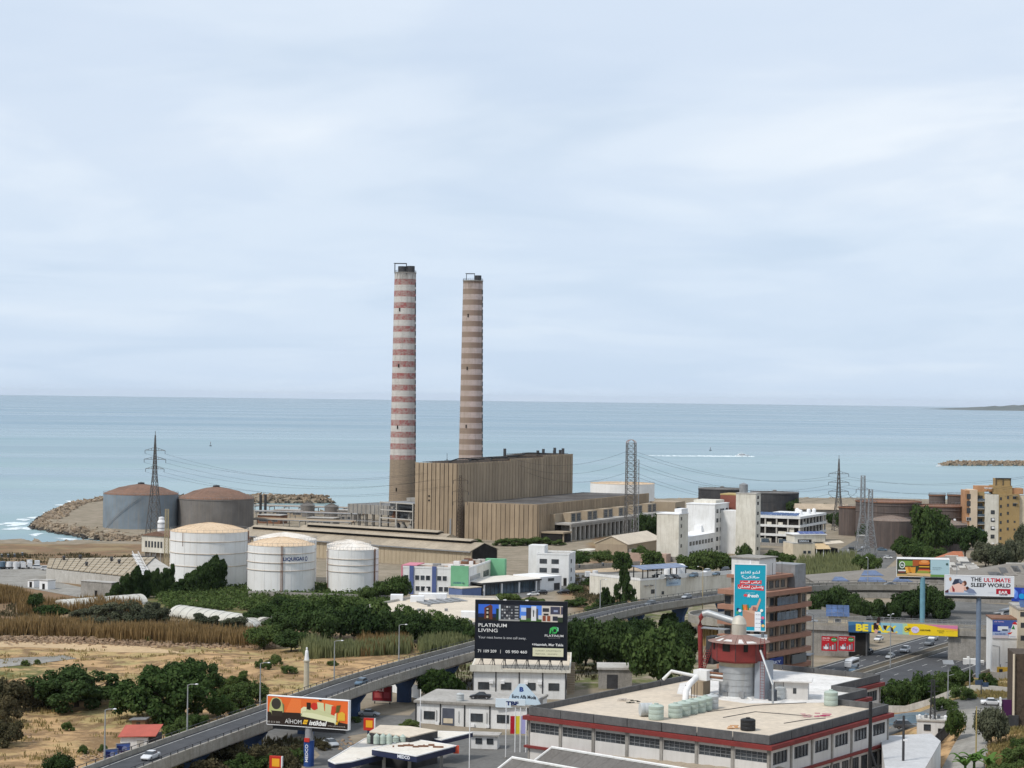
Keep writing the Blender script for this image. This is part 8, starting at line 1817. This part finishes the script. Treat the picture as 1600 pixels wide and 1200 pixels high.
# long white wall below the tanks, boundary walls
for k, (a, b, h, lab, mt) in enumerate((((388,932),(625,940),2.0, 'grey boundary wall at the foot of the white fuel tanks', 'concrete'),((590,1074),(655,1092),3.0, 'white roadside wall beneath the flyover', 'white'),((870,893),(1000,884),2.0, 'low wall along the dirt track behind the offices', 'concrete'),((1380,1112),(1590,1086),1.4, 'pale kerb wall along the upper side of the hill road', 'concrete_pale'),((1548,1064),(1620,1060),2.4, 'concrete terrace wall below the windowless building', 'concrete'))):
 A, B = G(*a), G(*b); n = max(3, int((B - A).length / 5)); w_ = thing('boundary_wall', lab, 'wall', (0,0,0)); d = (B - A).normalized(); q = Vector((-d.y, d.x, 0)) * .15
 for i in range(n):
  p0, p1 = A.lerp(B, i / n), A.lerp(B, (i + 1) / n); g0, g1 = gz(p0.x, p0.y), gz(p1.x, p1.y); MB().prism([(p0.x - q.x, p0.y - q.y),(p1.x - q.x, p1.y - q.y),(p1.x + q.x, p1.y + q.y),(p0.x + q.x, p0.y + q.y)], [g0 - .5, g1 - .5, g1 - .5, g0 - .5], [g0 + h, g1 + h, g1 + h, g0 + h]).build('wall_section', M[mt], w_)

# ------------------------------------------------------------------ right foreground: annexe roof, fences, poles
def right_fore():
 A = G(1379,1178); pts = [P(x, y, 15.8) for x, y in ((1376,1150),(1455,1146),(1470,1158),(1440,1210),(1385,1215))]; r = thing('low_flat_roof_block', 'low white block with a pale flat roof beside the mill', 'building', (0,0,0)); MB().prism([(p.x, p.y) for p in pts], 9,15.6).build('wall', M['white'], r); MB().prism([(p.x, p.y) for p in pts], 15.6,15.8).build('roof', mat('pale_grey_roof', (.50,.50,.50),(.43,.43,.43),.2,.9, fine=.1), r)
 p = G(1462,1152); h = thing('stone_cabin', 'white cabin with cluttered roof at the lane corner', 'cabin', p, R(-10)); MB().box(-3.4,2.6,0,5,-1,3.0).build('wall', M['white'], h); MB().box(-3.6,2.8,-.2,5.2,3.0,3.3).build('roof', M['concrete_pale'], h); inst('window', win_mesh(1.1,1.0, 'dark'), h, (-1.6,0,1.3)); MB().box(.4,1.3,-.05,.06,-.5,1.7).build('door', M['shade'], h)
 for k in range(5): MB().lathe([(.3,3.3),(.35,3.9),(.1,4.1)], 8,-3 + k * 1.2,1 + (k % 2)).build('roof_clutter', M['steel'] if k % 2 else M['white_clean'], h)
 # fences
 for k, (a, b, hgt, lab, mt) in enumerate((((1378,1134),(1450,1132),2.2, 'pale blue railing fence before the parked dark car', mat('pale_blue_paint', (.22,.33,.42), None, .6,.7)),((1428,1205),(1490,1140),2.4, 'dark mesh fence along the lane wall', M['dark_steel']))):
  A, B = G(*a), G(*b); n = int((B - A).length / .55); f = thing('fence', lab, 'fence', (0,0,0))
  z0, z1 = gz(A.x, A.y), gz(B.x, B.y)
  for i in range(n + 1): q = A.lerp(B, i / n); g = gz(q.x, q.y); MB().box(q.x - .07, q.x + .07, q.y - .07, q.y + .07, g - .2, g + hgt).build('picket', mt, f)
  for hh in (.4, hgt - .2): MB().tube([A + Vector((0,0, hh)), B + Vector((0,0, hh))], .07,4).build('rail', mt, f)
 # big dark utility poles near the mill corner
 p = P(1359,1215,13); t = thing('utility_pole', 'thick dark utility pole with a raking stay at the mill corner', 'utility pole', (p.x, p.y, 11),0); hgt = PY(1357,1096, p.y).z - 11; MB().lathe([(.32,0),(.28, hgt)], 10).build('pole', M['black'], t); MB().tube([(0,-.1, hgt * .45),(2.2,-2,0)], .2,8).build('stay', M['black'], t)
 p = P(1411,1215,13); t = thing('utility_pole', 'dark steel utility pole with a small lamp before the low flat roof', 'utility pole', (p.x, p.y, 11)); hgt = PY(1411,1118, p.y).z - 11; MB().lathe([(.24,0),(.2, hgt)], 10).build('pole', M['dark_steel'], t); MB().box(-.1,.6,-.4,0, hgt * .66, hgt * .66 + .3).build('lamp_head', M['white_clean'], t)
 p = G(1457,1152); t = thing('lattice_pole', 'slender dark lattice power pole with crossarms at the lane corner', 'pylon', p); hgt = PY(1459,1062, p.y).z - p.z; s = MB(); lattice(s, .5,.22,0, hgt, 14,.045); s.build('bracing', M['dark_steel'], t)
 for sx, sy in ((-1,-1),(1,-1),(1,1),(-1,1)): MB().tube([(sx * .55, sy * .55,0),(sx * .25, sy * .25, hgt)], .07,4).build('leg', M['dark_steel'], t)
 for z in (.97,.88,.79): MB().box(-1.0,1.0,-.06,.06, hgt * z, hgt * z + .12).build('crossarm', M['dark_steel'], t)
 for k, (x, y0, y1, c, lab) in enumerate(((1525,1185,1104, 'yellow', 'yellow striped service pole beside the lane'),(1515,1092,1030, 'steel', 'pale road sign pole on the bank above the hill road'),(1576,1120,1022, 'dark', 'dark pole carrying a wire arm before the windowless building'),(1370,1205,1165, 'yellow', 'yellow post with brackets beside the mill'))):
  p = G(x, y0); t = thing('service_pole', lab, 'pole', p); hgt = max(3.0, PY(x, y1, p.y).z - p.z); MB().lathe([(.13,0),(.1, hgt)], 8).build('pole', {'yellow': mat('yellow_post', (.40,.30,.10),(.30,.24,.10),.8,.7), 'steel': M['lamp_pole'], 'dark': M['dark_steel']}[c], t); MB().box(-.7,.7,-.05,.05, hgt * .86, hgt * .86 + .1).build('bracket', M['dark_steel'], t)
 # solar street lamp, road sign, white container base
 p = G(1481,1102); t = thing('solar_street_lamp', 'street lamp with a flat panel head on the bank beside the hill road', 'street lamp', p); hgt = PY(1481,1038, p.y).z - p.z; MB().lathe([(.14,0),(.1, hgt)], 8).build('pole', M['lamp_pole'], t); MB().add([(-1.1,-.6, hgt),(1.1,-.6, hgt),(1.1,.7, hgt + .7),(-1.1,.7, hgt + .7),(-1.1,-.6, hgt + .1),(1.1,-.6, hgt + .1),(1.1,.7, hgt + .8),(-1.1,.7, hgt + .8)], [(0,3,2,1),(4,5,6,7),(0,1,5,4),(1,2,6,5),(2,3,7,6),(3,0,4,7)]).build('panel_head', M['steel'], t); MB().tube([(0,0, hgt * .72),(1.2,0, hgt * .76)], .06).build('arm', M['lamp_pole'], t)
 p = G(1533,1088); t = thing('road_sign', 'blue direction signs on a post above the hill road', 'sign', p); MB().cyl(0,0,0,3.6,.12,8).build('post', M['dark_steel'], t); MB().box(-1.3,.3,-.1,.05,2.4,3.4).box(.2,1.5,-.1,.05,2.0,2.9).build('panel', mat('sign_blue', (.05,.08,.14), None, .6,.5), t)
 p = G(1521,1040); t = thing('concrete_block', 'white stepped concrete block at the foot of the blue-grey billboard pole', 'foundation', p, R(-8)); MB().box(-2.6,1.6,0,2,-.4,1.7).box(-1.6,-1.0,.2,1.8,1.7,2.2).box(1.6,2.8,.2,2,-.4,1.3).build('footing', M['white'], t); MB().box(1.8,2.6,.1,.2,.1,.8).build('hatch', M['steel'], t)
 # building edge at far right with purple drape
 p = G(1585,1140); t = thing('scaffolded_corner', 'dark building corner with cream pipes and a purple net at the lane', 'building', p, R(-6)); MB().box(0,12,1,10,-1,14).build('wall', M['bark'], t); MB().tube([(-.1,.7,-1),(-.1,.7,14)], .22,8).build('cream_pipe', M['cream'], t); MB().box(-2.2,-.4,.9,1.1,0,5.4).build('purple_net', ink((72,34,74)), t); MB().box(-2.6,-2.35,.5,1.5,0,5.8).build('white_board', M['white_clean'], t); MB().box(-3,12,.2,.8,-1,.3).build('kerb', M['concrete_pale'], t); MB().box(-1,.8,.3,.9,.5,2.6).build('cabinet', M['dark_steel'], t)
right_fore()
# ================================================================== vegetation
def leaf_mat(name, c, c2):
 m = bpy.data.materials.new(name); m.use_nodes = True; N = m.node_tree.nodes; L = m.node_tree.links; N.clear()
 o = N.new('ShaderNodeOutputMaterial'); d = N.new('ShaderNodeBsdfDiffuse'); t = N.new('ShaderNodeBsdfTranslucent'); mx = N.new('ShaderNodeMixShader'); mx.inputs[0].default_value = .22
 g = N.new('ShaderNodeNewGeometry'); n = N.new('ShaderNodeTexNoise'); n.inputs['Scale'].default_value = .55; n.inputs['Detail'].default_value = 5; L.new(g.outputs['Position'], n.inputs['Vector'])
 oi = N.new('ShaderNodeObjectInfo'); a = N.new('ShaderNodeMath'); a.operation = 'MULTIPLY_ADD'; L.new(oi.outputs['Random'], a.inputs[0]); a.inputs[1].default_value = .5; L.new(n.outputs[0], a.inputs[2])
 b = N.new('ShaderNodeMath'); b.operation = 'MULTIPLY_ADD'; L.new(g.outputs['Random Per Island'], b.inputs[0]); b.inputs[1].default_value = .35; L.new(a.outputs[0], b.inputs[2])
 r = N.new('ShaderNodeMapRange'); r.inputs[1].default_value = .5; r.inputs[2].default_value = 1.3; L.new(b.outputs[0], r.inputs[0]); q = N.new('ShaderNodeMix'); q.data_type = 'RGBA'; L.new(r.outputs[0], q.inputs['Factor']); q.inputs[6].default_value = (*c, 1); q.inputs[7].default_value = (*c2,1)
 L.new(q.outputs[2], d.inputs[0]); L.new(q.outputs[2], t.inputs[0]); L.new(d.outputs[0], mx.inputs[1]); L.new(t.outputs[0], mx.inputs[2]); L.new(mx.outputs[0], o.inputs[0]); return m
LM = {'dark': leaf_mat('dark_leaves', (.024,.044,.017),(.062,.095,.034)), 'mid': leaf_mat('mid_leaves', (.034,.062,.02),(.10,.14,.046)), 'light': leaf_mat('light_leaves', (.05,.085,.025),(.12,.155,.05)), 'grey': leaf_mat('grey_leaves', (.055,.068,.042),(.12,.125,.08)), 'pine': leaf_mat('pine_needles', (.022,.042,.014),(.06,.09,.026)), 'scrub': leaf_mat('dry_scrub', (.05,.05,.028),(.12,.10,.055)), 'banana': leaf_mat('banana_leaves', (.05,.11,.025),(.11,.19,.05)),
   'reed': leaf_mat('dry_reeds', (.16,.105,.045),(.36,.25,.12)), 'reedg': leaf_mat('green_reeds', (.08,.105,.045),(.22,.23,.11)), 'grass': leaf_mat('field_grass', (.10,.115,.035),(.30,.23,.10))}
def quads(name, c, nrm, size, mt, aspect=1.6):
 """leaf quads at points c facing nrm"""
 n = len(c); rv = RNG.normal(size=(n, 3)); u = np.cross(nrm, rv); u /= np.linalg.norm(u, axis=1)[:, None] + 1e-9; v = np.cross(nrm, u); v /= np.linalg.norm(v, axis=1)[:, None] + 1e-9
 s = (size * RNG.uniform(.6,1.3, n))[:, None]; u = u * s * .5; v = v * s * .5 * aspect
 co = np.stack([c - v, c + u * .9, c + v, c - u * .9], 1).reshape(-1,3)
 me = bpy.data.meshes.new(name); me.vertices.add(4 * n); me.vertices.foreach_set('co', co.ravel()); me.loops.add(4 * n); me.loops.foreach_set('vertex_index', np.arange(4 * n)); me.polygons.add(n); me.polygons.foreach_set('loop_start', np.arange(0,4 * n, 4)); me.materials.append(mt); me.update(); me.validate(); return me
def crown_pts(kind, rng_):
 C_, Rr = [], []
 if kind == 'broad':
  for _ in range(30):
   d = rng_.normal(size=3); d /= np.linalg.norm(d); q = rng_.uniform(.35,.8); C_.append((d[0] * q * .95, d[1] * q * .95,.56 + d[2] * q * .42)); Rr.append(rng_.uniform(.2,.34))
 elif kind == 'spread':
  for _ in range(70):
   a = rng_.uniform(0,6.28); q = math.sqrt(rng_.uniform(0,1)) * .88; C_.append((q * math.cos(a), q * math.sin(a),(.84 - .45 * q ** 2.2) * rng_.uniform(.06,1.05) ** .7)); Rr.append(rng_.uniform(.12,.22))
 elif kind == 'pine':
  for _ in range(34):
   a = rng_.uniform(0,6.28); q = math.sqrt(rng_.uniform(0,1)) * .82; C_.append((q * math.cos(a), q * math.sin(a),.86 - .22 * q * q + rng_.uniform(-.3,.02))); Rr.append(rng_.uniform(.16,.25))
 elif kind == 'cypress':
  for k in range(34):
   z = .06 + .9 * k / 33; q = .6 * (1 - z) ** .5 * rng_.uniform(.2,1); a = rng_.uniform(0,6.28); C_.append((q * math.cos(a) + .4 * z * z, q * math.sin(a), z)); Rr.append(rng_.uniform(.24,.42) * (1.15 - .7 * z))
 elif kind == 'conifer':
  for k in range(60):
   t = k // 6; z = .12 + .085 * t; q = (.95 - z * .82) * rng_.uniform(.35,1); a = rng_.uniform(0,6.28); C_.append((q * math.cos(a), q * math.sin(a), z + .06 * q)); Rr.append(rng_.uniform(.14,.26) * (1.1 - z))
 else:
  for _ in range(22):
   a = rng_.uniform(0,6.28); q = math.sqrt(rng_.uniform(0,1)) * .75; C_.append((q * math.cos(a), q * math.sin(a), rng_.uniform(.2,.85) * (1 - .5 * q * q))); Rr.append(rng_.uniform(.18,.32))
 return np.array(C_), np.array(Rr)
def proto(kind, seed, mt, per=190, size=.075):
 rng_ = np.random.default_rng(seed); c, r_ = crown_pts(kind, rng_); n = len(c); k = np.repeat(np.arange(n), per); d = rng_.normal(size=(n * per, 3)); d /= np.linalg.norm(d, axis=1)[:, None]
 rad = r_[k] * rng_.uniform(.25,1, len(k)) ** .45; p = c[k] + d * rad[:, None] * np.array([1,1,.72 if kind != 'conifer' else .3]); p[:, 2] = np.maximum(p[:, 2], .02)
 nr = d + rng_.normal(size=d.shape) * .7 + np.array([0,0,.5]); nr /= np.linalg.norm(nr, axis=1)[:, None]
 if kind == 'cypress': nr[:, 2] *= .4
 return quads('crown', p, nr, size if kind != 'cypress' else size * .9, mt, 1.5 if kind not in ('cypress', 'pine', 'conifer') else 2.2)
def trunk_mesh(kind):
 s = MB(); s.tube([(0,0,-.03),(.01,.01,.3),(.02,-.01,.55 if kind != 'conifer' and kind != 'cypress' else .9)], .055 if kind != 'shrub' else .03,7,.02)
 if kind not in ('conifer', 'cypress'):
  for k in range(6):
   a = k * 1.05 + .3; z = .2 + .05 * (k % 3); s.tube([(0,0, z),(.25 * math.cos(a),.25 * math.sin(a), z + .2),(.55 * math.cos(a),.55 * math.sin(a), z + (.36 if kind != 'spread' else .3))], .026,5,.008)
 return s.mesh('trunk', M['bark'])
TRK = {k: trunk_mesh(k) for k in ('broad', 'spread', 'pine', 'cypress', 'conifer', 'shrub')}
_PR = {}
def plant(kind, leaf, px, py, wpx, hpx, label, group, var=None, Y=None, name=None, cat='tree'):
 p = G(px, py) if Y is None else PY(px, py, Y)
 if Y is not None: p.z = gz(p.x, p.y)
 k = p.y / FPX; v = (len(bpy.data.objects) * 7 + int(px)) % 3 if var is None else var
 key = (kind, leaf, v)
 if key not in _PR: _PR[key] = proto(kind, 100 + v * 7 + len(kind), LM[leaf], {'spread': 190, 'conifer': 90}.get(kind, 190),.075 if kind != 'spread' else .05)
 t = thing(name or {'shrub': 'shrub', 'pine': 'pine_tree', 'cypress': 'cypress_tree', 'conifer': 'conifer_tree'}.get(kind, 'tree'), label, cat if kind != 'shrub' else 'shrub', p, (px * 1.7) % 6.28 if kind != 'cypress' else .15 * (px % 3), group)
 sw, sh = wpx * k / 2, hpx * k
 for nm, me_ in (('crown', _PR[key]),('trunk', TRK[kind])): inst(nm, me_, t, (0,0,0)).scale = (sw, sw, sh)
 return t
def grp(kind, leaf, label, items, group=None, **kw):
 for it in items: plant(kind, leaf, *it, label, (group or label) if len(items) > 1 else group, **kw)
grp('spread', 'dark', 'wide spreading dark tree standing alone in the sandy field', [(120,1104,170,72)]); grp('spread', 'mid', 'widest spreading tree in the sandy field behind the wooden hut', [(262,1124,190,96)]); plant('spread', 'dark', 298,1092,110,70, 'spreading dark tree merging with the widest field tree', None)
grp('shrub', 'scrub', 'dry brown-green scrub at the field edge beside the spreading trees', [(20,1108,100,56),(62,1104,70,48),(8,1165,70,44),(10,1128,60,40)], 'dry scrub at the field edge')
grp('cypress', 'dark', 'dark windblown cypress in the row before the largest white tank', [(176,938,36,26),(190,937,40,38),(206,936,44,48),(222,934,40,40),(238,931,36,40),(252,928,32,38),(264,926,26,42),(276,930,40,24),(292,930,50,36),(310,927,52,44),(326,924,56,52),(338,922,50,44)], 'windblown cypresses before the white tanks')
grp('broad', 'dark', 'small dark round tree near the truck-yard end of the reed bed', [(54,958,40,32),(80,967,62,22)], 'dark round trees near the reeds')
grp('shrub', 'grey', 'grey-green scrub bush in front of the polythene tunnels', [(168,968,70,30),(205,975,70,36),(240,972,64,34),(318,978,60,22),(365,984,50,24),(140,985,60,26),(125,968,40,20)], 'grey scrub before the tunnels')
TH = [(400,975,50,24),(418,972,60,30),(440,968,60,36),(462,978,66,40),(440,996,70,38),(478,994,80,58),(505,1004,84,58),(532,998,90,70),(560,1006,90,60),(585,998,84,62),(610,1004,76,52),(632,996,70,50),(655,1004,70,48),(680,1000,66,46),(700,1006,62,42),(722,1004,60,38),(742,1010,50,34),(412,1014,66,38),(455,1018,60,34),(770,1000,60,40)]
grp('broad', 'dark', 'dense dark green tree in the thicket between reeds, depot and flyover', TH[::2], 'trees of the long thicket'); grp('broad', 'mid', 'mid green bushy tree in the thicket between reeds, depot and flyover', TH[1::2], 'mid green trees of the long thicket')
grp('broad', 'dark', 'dark tree behind the black billboard, under the flyover', [(893,1052,80,84),(915,1040,84,76),(940,1046,84,80),(962,1024,70,56),(985,1012,60,46),(900,1018,70,46),(870,1040,50,60),(1046,1012,50,44),(1010,1006,50,40),(972,1046,84,74),(1066,1034,56,50),(1044,990,44,34),(1070,1006,40,36)], 'dark trees behind the black billboard')
plant('broad', 'mid', 1029,1078,128,98, 'large round leafy tree behind the mill parapet', None, 1)
grp('pine', 'pine', 'rounded umbrella pine behind the workshop roof', [(690,1100,86,54)])
grp('shrub', 'mid', 'green bush along the field side of the flyover', [(276,1156,62,36),(305,1140,50,30),(345,1120,70,38),(378,1112,60,36),(400,1098,50,34),(365,1100,60,40)], 'bushes along the field side of the flyover'); grp('shrub', 'mid', 'green bush on the verge below the flyover and orange billboard', [(330,1196,60,30),(372,1214,70,40),(410,1206,60,30),(458,1196,44,30)], 'green verge bushes below the flyover'); grp('shrub', 'scrub', 'weedy bush on the verge below the flyover and orange billboard', [(310,1208,80,40),(350,1200,80,46),(390,1204,70,44),(425,1196,60,36),(445,1212,60,40),(470,1180,40,20),(505,1172,30,14),(330,1224,90,44)], 'verge bushes below the flyover')
grp('broad', 'dark', 'dark shrub-like tree beside the roadside shed at the field corner', [(92,1214,66,36)])
grp('broad', 'mid', 'leafy tree at the foot of the small white-roofed tank', [(572,940,34,24),(598,938,46,30),(622,938,50,40)], 'trees beside the pink-ended office')
grp('broad', 'light', 'light green garden tree showing above the black billboard', [(795,948,56,22),(832,950,44,18)], 'light trees above the black billboard')
grp('broad', 'mid', 'leafy tree along the yard before the white factory', [(972,894,46,34),(1020,892,52,34),(1080,897,50,34),(1102,896,60,38),(1126,896,56,34),(1148,895,46,26),(1163,890,34,40),(1185,893,46,26),(905,884,40,18),(940,881,40,22),(1208,882,40,22),(1230,886,34,22),(1000,876,30,24)], 'trees before the white factory')
plant('conifer', 'dark', 975,966,54,84, 'tall layered dark conifer beside the flyover bend', None); plant('conifer', 'dark', 946,962,46,46, 'shorter layered conifer beside the tall one', None)
grp('shrub', 'mid', 'green hedge bush between the offices and the flyover', [(900,948,50,16),(930,958,50,18),(960,968,50,16),(895,926,40,14),(925,915,40,12)], 'hedge bushes before the flyover bend')
grp('broad', 'dark', 'dark tree between the turbine hall colonnade and the white factory', [(1012,850,40,48),(1030,846,36,44),(1000,838,30,34),(1090,850,30,40),(1074,846,24,34)], 'dark trees behind the round-topped pylon')
grp('shrub', 'mid', 'low bush along the foot of the turbine hall', [(790,853,44,12),(815,852,46,14),(842,851,44,14),(870,852,34,10),(905,872,40,14),(745,850,26,8)], 'bushes at the foot of the turbine hall')
grp('broad', 'dark', 'dark tree around the rusty tanks and twin pylons', [(1324,832,40,36),(1340,836,36,26),(1372,836,36,30),(1395,834,40,46),(1412,838,36,38),(1236,812,40,34),(1290,806,30,20),(1490,838,36,24),(1302,822,30,22),(1352,846,36,26),(1420,828,36,40),(1504,852,44,30),(1467,840,40,44),(1526,852,36,26),(1278,812,24,18)], 'dark trees around the rusty tanks')
plant('broad', 'mid', 1448,868,74,82, 'tallest leafy tree in front of the rusty cone-roofed tanks', None, 2); plant('broad', 'dark', 1472,862,60,56, 'dark tree beside the tallest leafy tree', None)
grp('broad', 'mid', 'bushy tree below the tallest leafy tree and the villa', [(1412,872,48,34),(1432,880,56,34),(1455,882,50,30),(1360,896,40,32),(1345,892,30,26)], 'bushy trees below the villa')
plant('pine', 'dark', 1508,876,74,56, 'broad dark pine before the cream apartment block', None); grp('broad', 'grey', 'greyish tree below the cream apartment block', [(1540,886,52,40),(1562,890,50,40),(1585,888,50,46),(1600,864,34,46)], 'greyish trees below the apartments')
grp('broad', 'dark', 'dark tree in the row between the flyover and the overpass', [(1290,970,60,50),(1312,968,66,54),(1342,972,36,40),(1368,972,46,38),(1424,970,70,48),(1448,968,74,54),(1470,972,50,42),(1275,968,36,40),(1395,972,40,34),(1300,958,60,46),(1436,958,70,40)], 'trees between the flyover and the overpass')
grp('shrub', 'mid', 'bush on the bank between the highway and the hill road', [(1388,1106,56,46),(1412,1104,60,50),(1438,1100,62,50),(1462,1094,60,44),(1484,1078,56,36),(1500,1068,50,30),(1505,1092,46,24),(1545,1076,40,28),(1475,1108,50,20)], 'bushes on the highway bank')
plant('broad', 'grey', 1549,1164,62,62, 'grey-leaved olive tree beside the lane', None, name='olive_tree'); plant('broad', 'light', 1492,1158,36,54, 'bright green bush climbing the lane wall', None); grp('shrub', 'mid', 'green bush on the ochre slope at the lane bottom', [(1590,1200,60,40),(1565,1216,60,30),(1592,1168,36,16),(1580,1180,30,12)], 'bushes on the ochre slope'); plant('shrub', 'mid', 555,1128,30,10, 'low weeds at the foot of a blue pier', None); plant('shrub', 'light', 640,1136,40,12, 'green hedge at the pine end of the workshop', None)
# banana plant: long arching leaves, each one its own part
def banana(px, py, n, label, seed):
 p = G(px, py); t = thing('banana_plant', label, 'plant', p); rnd = random.Random(seed); MB().lathe([(.28,-.2),(.2,2.2),(.05,2.6)], 8).build('stem', LM['banana'], t)
 for k in range(n):
  a = k * 2.4 + rnd.random(); L_ = rnd.uniform(2.2,3.2); lift = rnd.uniform(.9,2.4); s = MB(); vs = []
  for i in range(7):
   u = i / 6; x = L_ * u; z = 1.9 + lift * math.sin(u * 2.2); w_ = .42 * math.sin(math.pi * min(1, u * .92 + .08)) + .03; ca, sa = math.cos(a), math.sin(a); vs += [(x * ca + w_ * sa, x * sa - w_ * ca, z - .12),(x * ca, x * sa, z),(x * ca - w_ * sa, x * sa + w_ * ca, z - .12)]
  s.add(vs, [(3 * i + j, 3 * i + 3 + j, 3 * i + 4 + j, 3 * i + 1 + j) for i in range(6) for j in range(2)]).build('leaf', LM['banana'], t)
banana(1522,1208,13, 'banana plant with long arching leaves at the bottom of the lane', 1); banana(1508,1214,10, 'banana plant half below the lane edge, beside the larger one', 2); banana(1545,1214,9, 'smaller banana plant between the lane and the ochre slope', 3)
# reeds, grass, crops: nobody could count them
def blades(name, polys, n, h0, h1, w_, mt, lean=.25, bunch=1, tuft=.9, thin=-9):
 P0 = []; ks = []
 for poly in polys:
  x0, x1 = min(q[0] for q in poly), max(q[0] for q in poly); y0, y1 = min(q[1] for q in poly), max(q[1] for q in poly); k = 0
  while k < n // len(polys):
   x, y = random.uniform(x0, x1), random.uniform(y0, y1)
   if inpoly((x, y), poly):
    g = G(x, y); cl_ = .5 + .5 * math.sin(g.x * .16 + 2 * math.sin(g.y * .11)) * math.sin(g.y * .19 + g.x * .05) + random.uniform(-.3,.3)
    if cl_ < thin: continue
    k += 1
    for _ in range(bunch): ks.append(.62 + .5 * cl_); P0.append((g.x + random.gauss(0, tuft * .4), g.y + random.gauss(0, tuft * .4), g.z))
 b = np.array(P0); m_ = len(b); h = RNG.uniform(h0, h1, m_) * np.array(ks); a = RNG.uniform(0,6.28, m_); ln = RNG.uniform(0, lean, m_) * h; la = RNG.uniform(0,6.28, m_)
 d = np.stack([np.cos(a), np.sin(a), np.zeros(m_)], -1) * w_ * .5; tip = b + np.stack([np.cos(la) * ln, np.sin(la) * ln, h], -1); mid = b + (tip - b) * .6 + np.array([0,0,.08]) * h[:, None]
 co = np.stack([b - d * .7, b + d * .7, mid + d, tip, mid - d], 1).reshape(-1,3); f = np.arange(5 * m_).reshape(-1,5)
 me = bpy.data.meshes.new(name); me.vertices.add(5 * m_); me.vertices.foreach_set('co', co.ravel()); me.loops.add(5 * m_); me.loops.foreach_set('vertex_index', f.ravel()); me.polygons.add(m_); me.polygons.foreach_set('loop_start', np.arange(0,5 * m_, 5)); me.materials.append(mt); me.update(); me.validate()
 o = link(bpy.data.objects.new(name, me)); o['kind'] = 'stuff'; return o
blades('dry_reeds', [[(-40,986),(140,984),(155,996),(-40,996)], [(150,992),(420,1000),(412,1012),(155,1002)]], 2600,3.2,5.4,.24, LM['reed'], .3,6,1.9)
blades('green_reeds', [[(475,1014),(560,1020),(640,1012),(640,1022),(480,1030)], [(1244,904),(1250,878),(1335,872),(1342,902),(1300,908)], [(660,1012),(740,1006),(735,1014),(660,1022)]], 2600,2.8,4.8,.26, LM['reedg'], .2,6,1.6)
blades('tan_reeds', [[(560,1012),(640,1006),(640,1020),(565,1026)], [(-40,930),(30,928),(50,942),(-40,946)], [(30,946),(220,948),(215,956),(30,962)]], 1500,2.4,4.4,.26, LM['reed'], .2,6,1.6)
blades('field_grass', [[(-40,1016),(420,1014),(560,1030),(470,1085),(330,1120),(180,1170),(60,1215),(-40,1215)], [(1450,1078),(1590,1052),(1590,1088),(1420,1106)], [(1545,1140),(1610,1130),(1610,1210),(1545,1210)]], 3000,.25,.8,.2, LM['grass'], .6,7,1.2,.62)
blades('rough_grass', [[(-40,866),(215,868),(215,880),(-40,882)], [(30,935),(230,952),(420,985),(-40,985)], [(890,900),(1000,905),(1000,950),(900,945)], [(290,1150),(520,1160),(450,1215),(260,1215)], [(640,1010),(1000,985),(1060,1050),(700,1090)]], 2400,.4,1.4,.3, LM['scrub'], .6,7,1.8,.5)
crop = []
for y in np.linspace(918,953,12):
 for x in np.arange(225 + (y - 918) * 1.2,640 - (y - 918) * 1.0,3.2):
  if random.random() < .82: g = G(x + random.uniform(-1,1), y + random.uniform(-.6,.6)); crop.append((g.x, g.y, g.z))
cb = np.array(crop); nn = 26; k_ = np.repeat(np.arange(len(cb)), nn); dv = RNG.normal(size=(len(k_),3)) * np.array([.75,.75,.5]); pc_ = cb[k_] + dv + np.array([0,0,1.0]); pc_[:, 2] = np.maximum(pc_[:, 2], 4.1); nr_ = RNG.normal(size=dv.shape) + np.array([0,0,.8]); nr_ /= np.linalg.norm(nr_, axis=1)[:, None]
link(bpy.data.objects.new('orchard_crop', quads('orchard_crop', pc_, nr_, .6, LM['mid'])))['kind'] = 'stuff'
rub = []
for _ in range(1500):
 x = random.uniform(-30,430); y = 999 + (x / 430) * 10 + random.gauss(0,3.2); g = G(x, y); rub.append((g.x, g.y, g.z + random.uniform(-.1,.9) * max(0,1 - abs(y - 999 - x / 43) / 6), random.uniform(.3,1.3)))
for _ in range(500):
 x, y = random.choice(((540,1020),(600,1018),(640,1012),(150,1182),(540,1165),(20,1150))); g = G(x + random.gauss(0,22), y + random.gauss(0,4)); rub.append((g.x, g.y, g.z, random.uniform(.2,.8)))
rock_field('rubble_bank', rub, mat('rubble', (.40,.29,.19),(.27,.18,.115),.4,.95, fine=.3))
grp('shrub', 'light', 'small green weed clump in the sandy field', [(105,1142,26,16),(150,1020,0,0)][:1] + [(418,1046,22,14),(452,1052,30,14),(380,1056,16,10),(40,1040,18,9),(58,1038,14,8),(232,1004,18,10),(430,1040,26,18),(405,1044,18,16),(130,1178,22,14),(350,1078,30,22),(375,1072,40,22),(245,1126,22,20),(160,1175,20,12),(520,1040,24,8)], 'weed clumps in the sandy field')
# ================================================================== sea haze: one closed box of even, thin air
hz_m = bpy.data.materials.new('haze_air'); hz_m.use_nodes = True; N = hz_m.node_tree.nodes; L = hz_m.node_tree.links; N.clear()
o_ = N.new('ShaderNodeOutputMaterial'); v_ = N.new('ShaderNodeVolumePrincipled'); v_.inputs['Color'].default_value = (.86,.92,1,1); v_.inputs['Density'].default_value = HAZE; v_.inputs['Anisotropy'].default_value = .2; L.new(v_.outputs[0], o_.inputs['Volume'])
hb = MB().box(-70000,70000,-1000,70000,-12,175).build('haze', hz_m); tag(hb, kind='stuff')
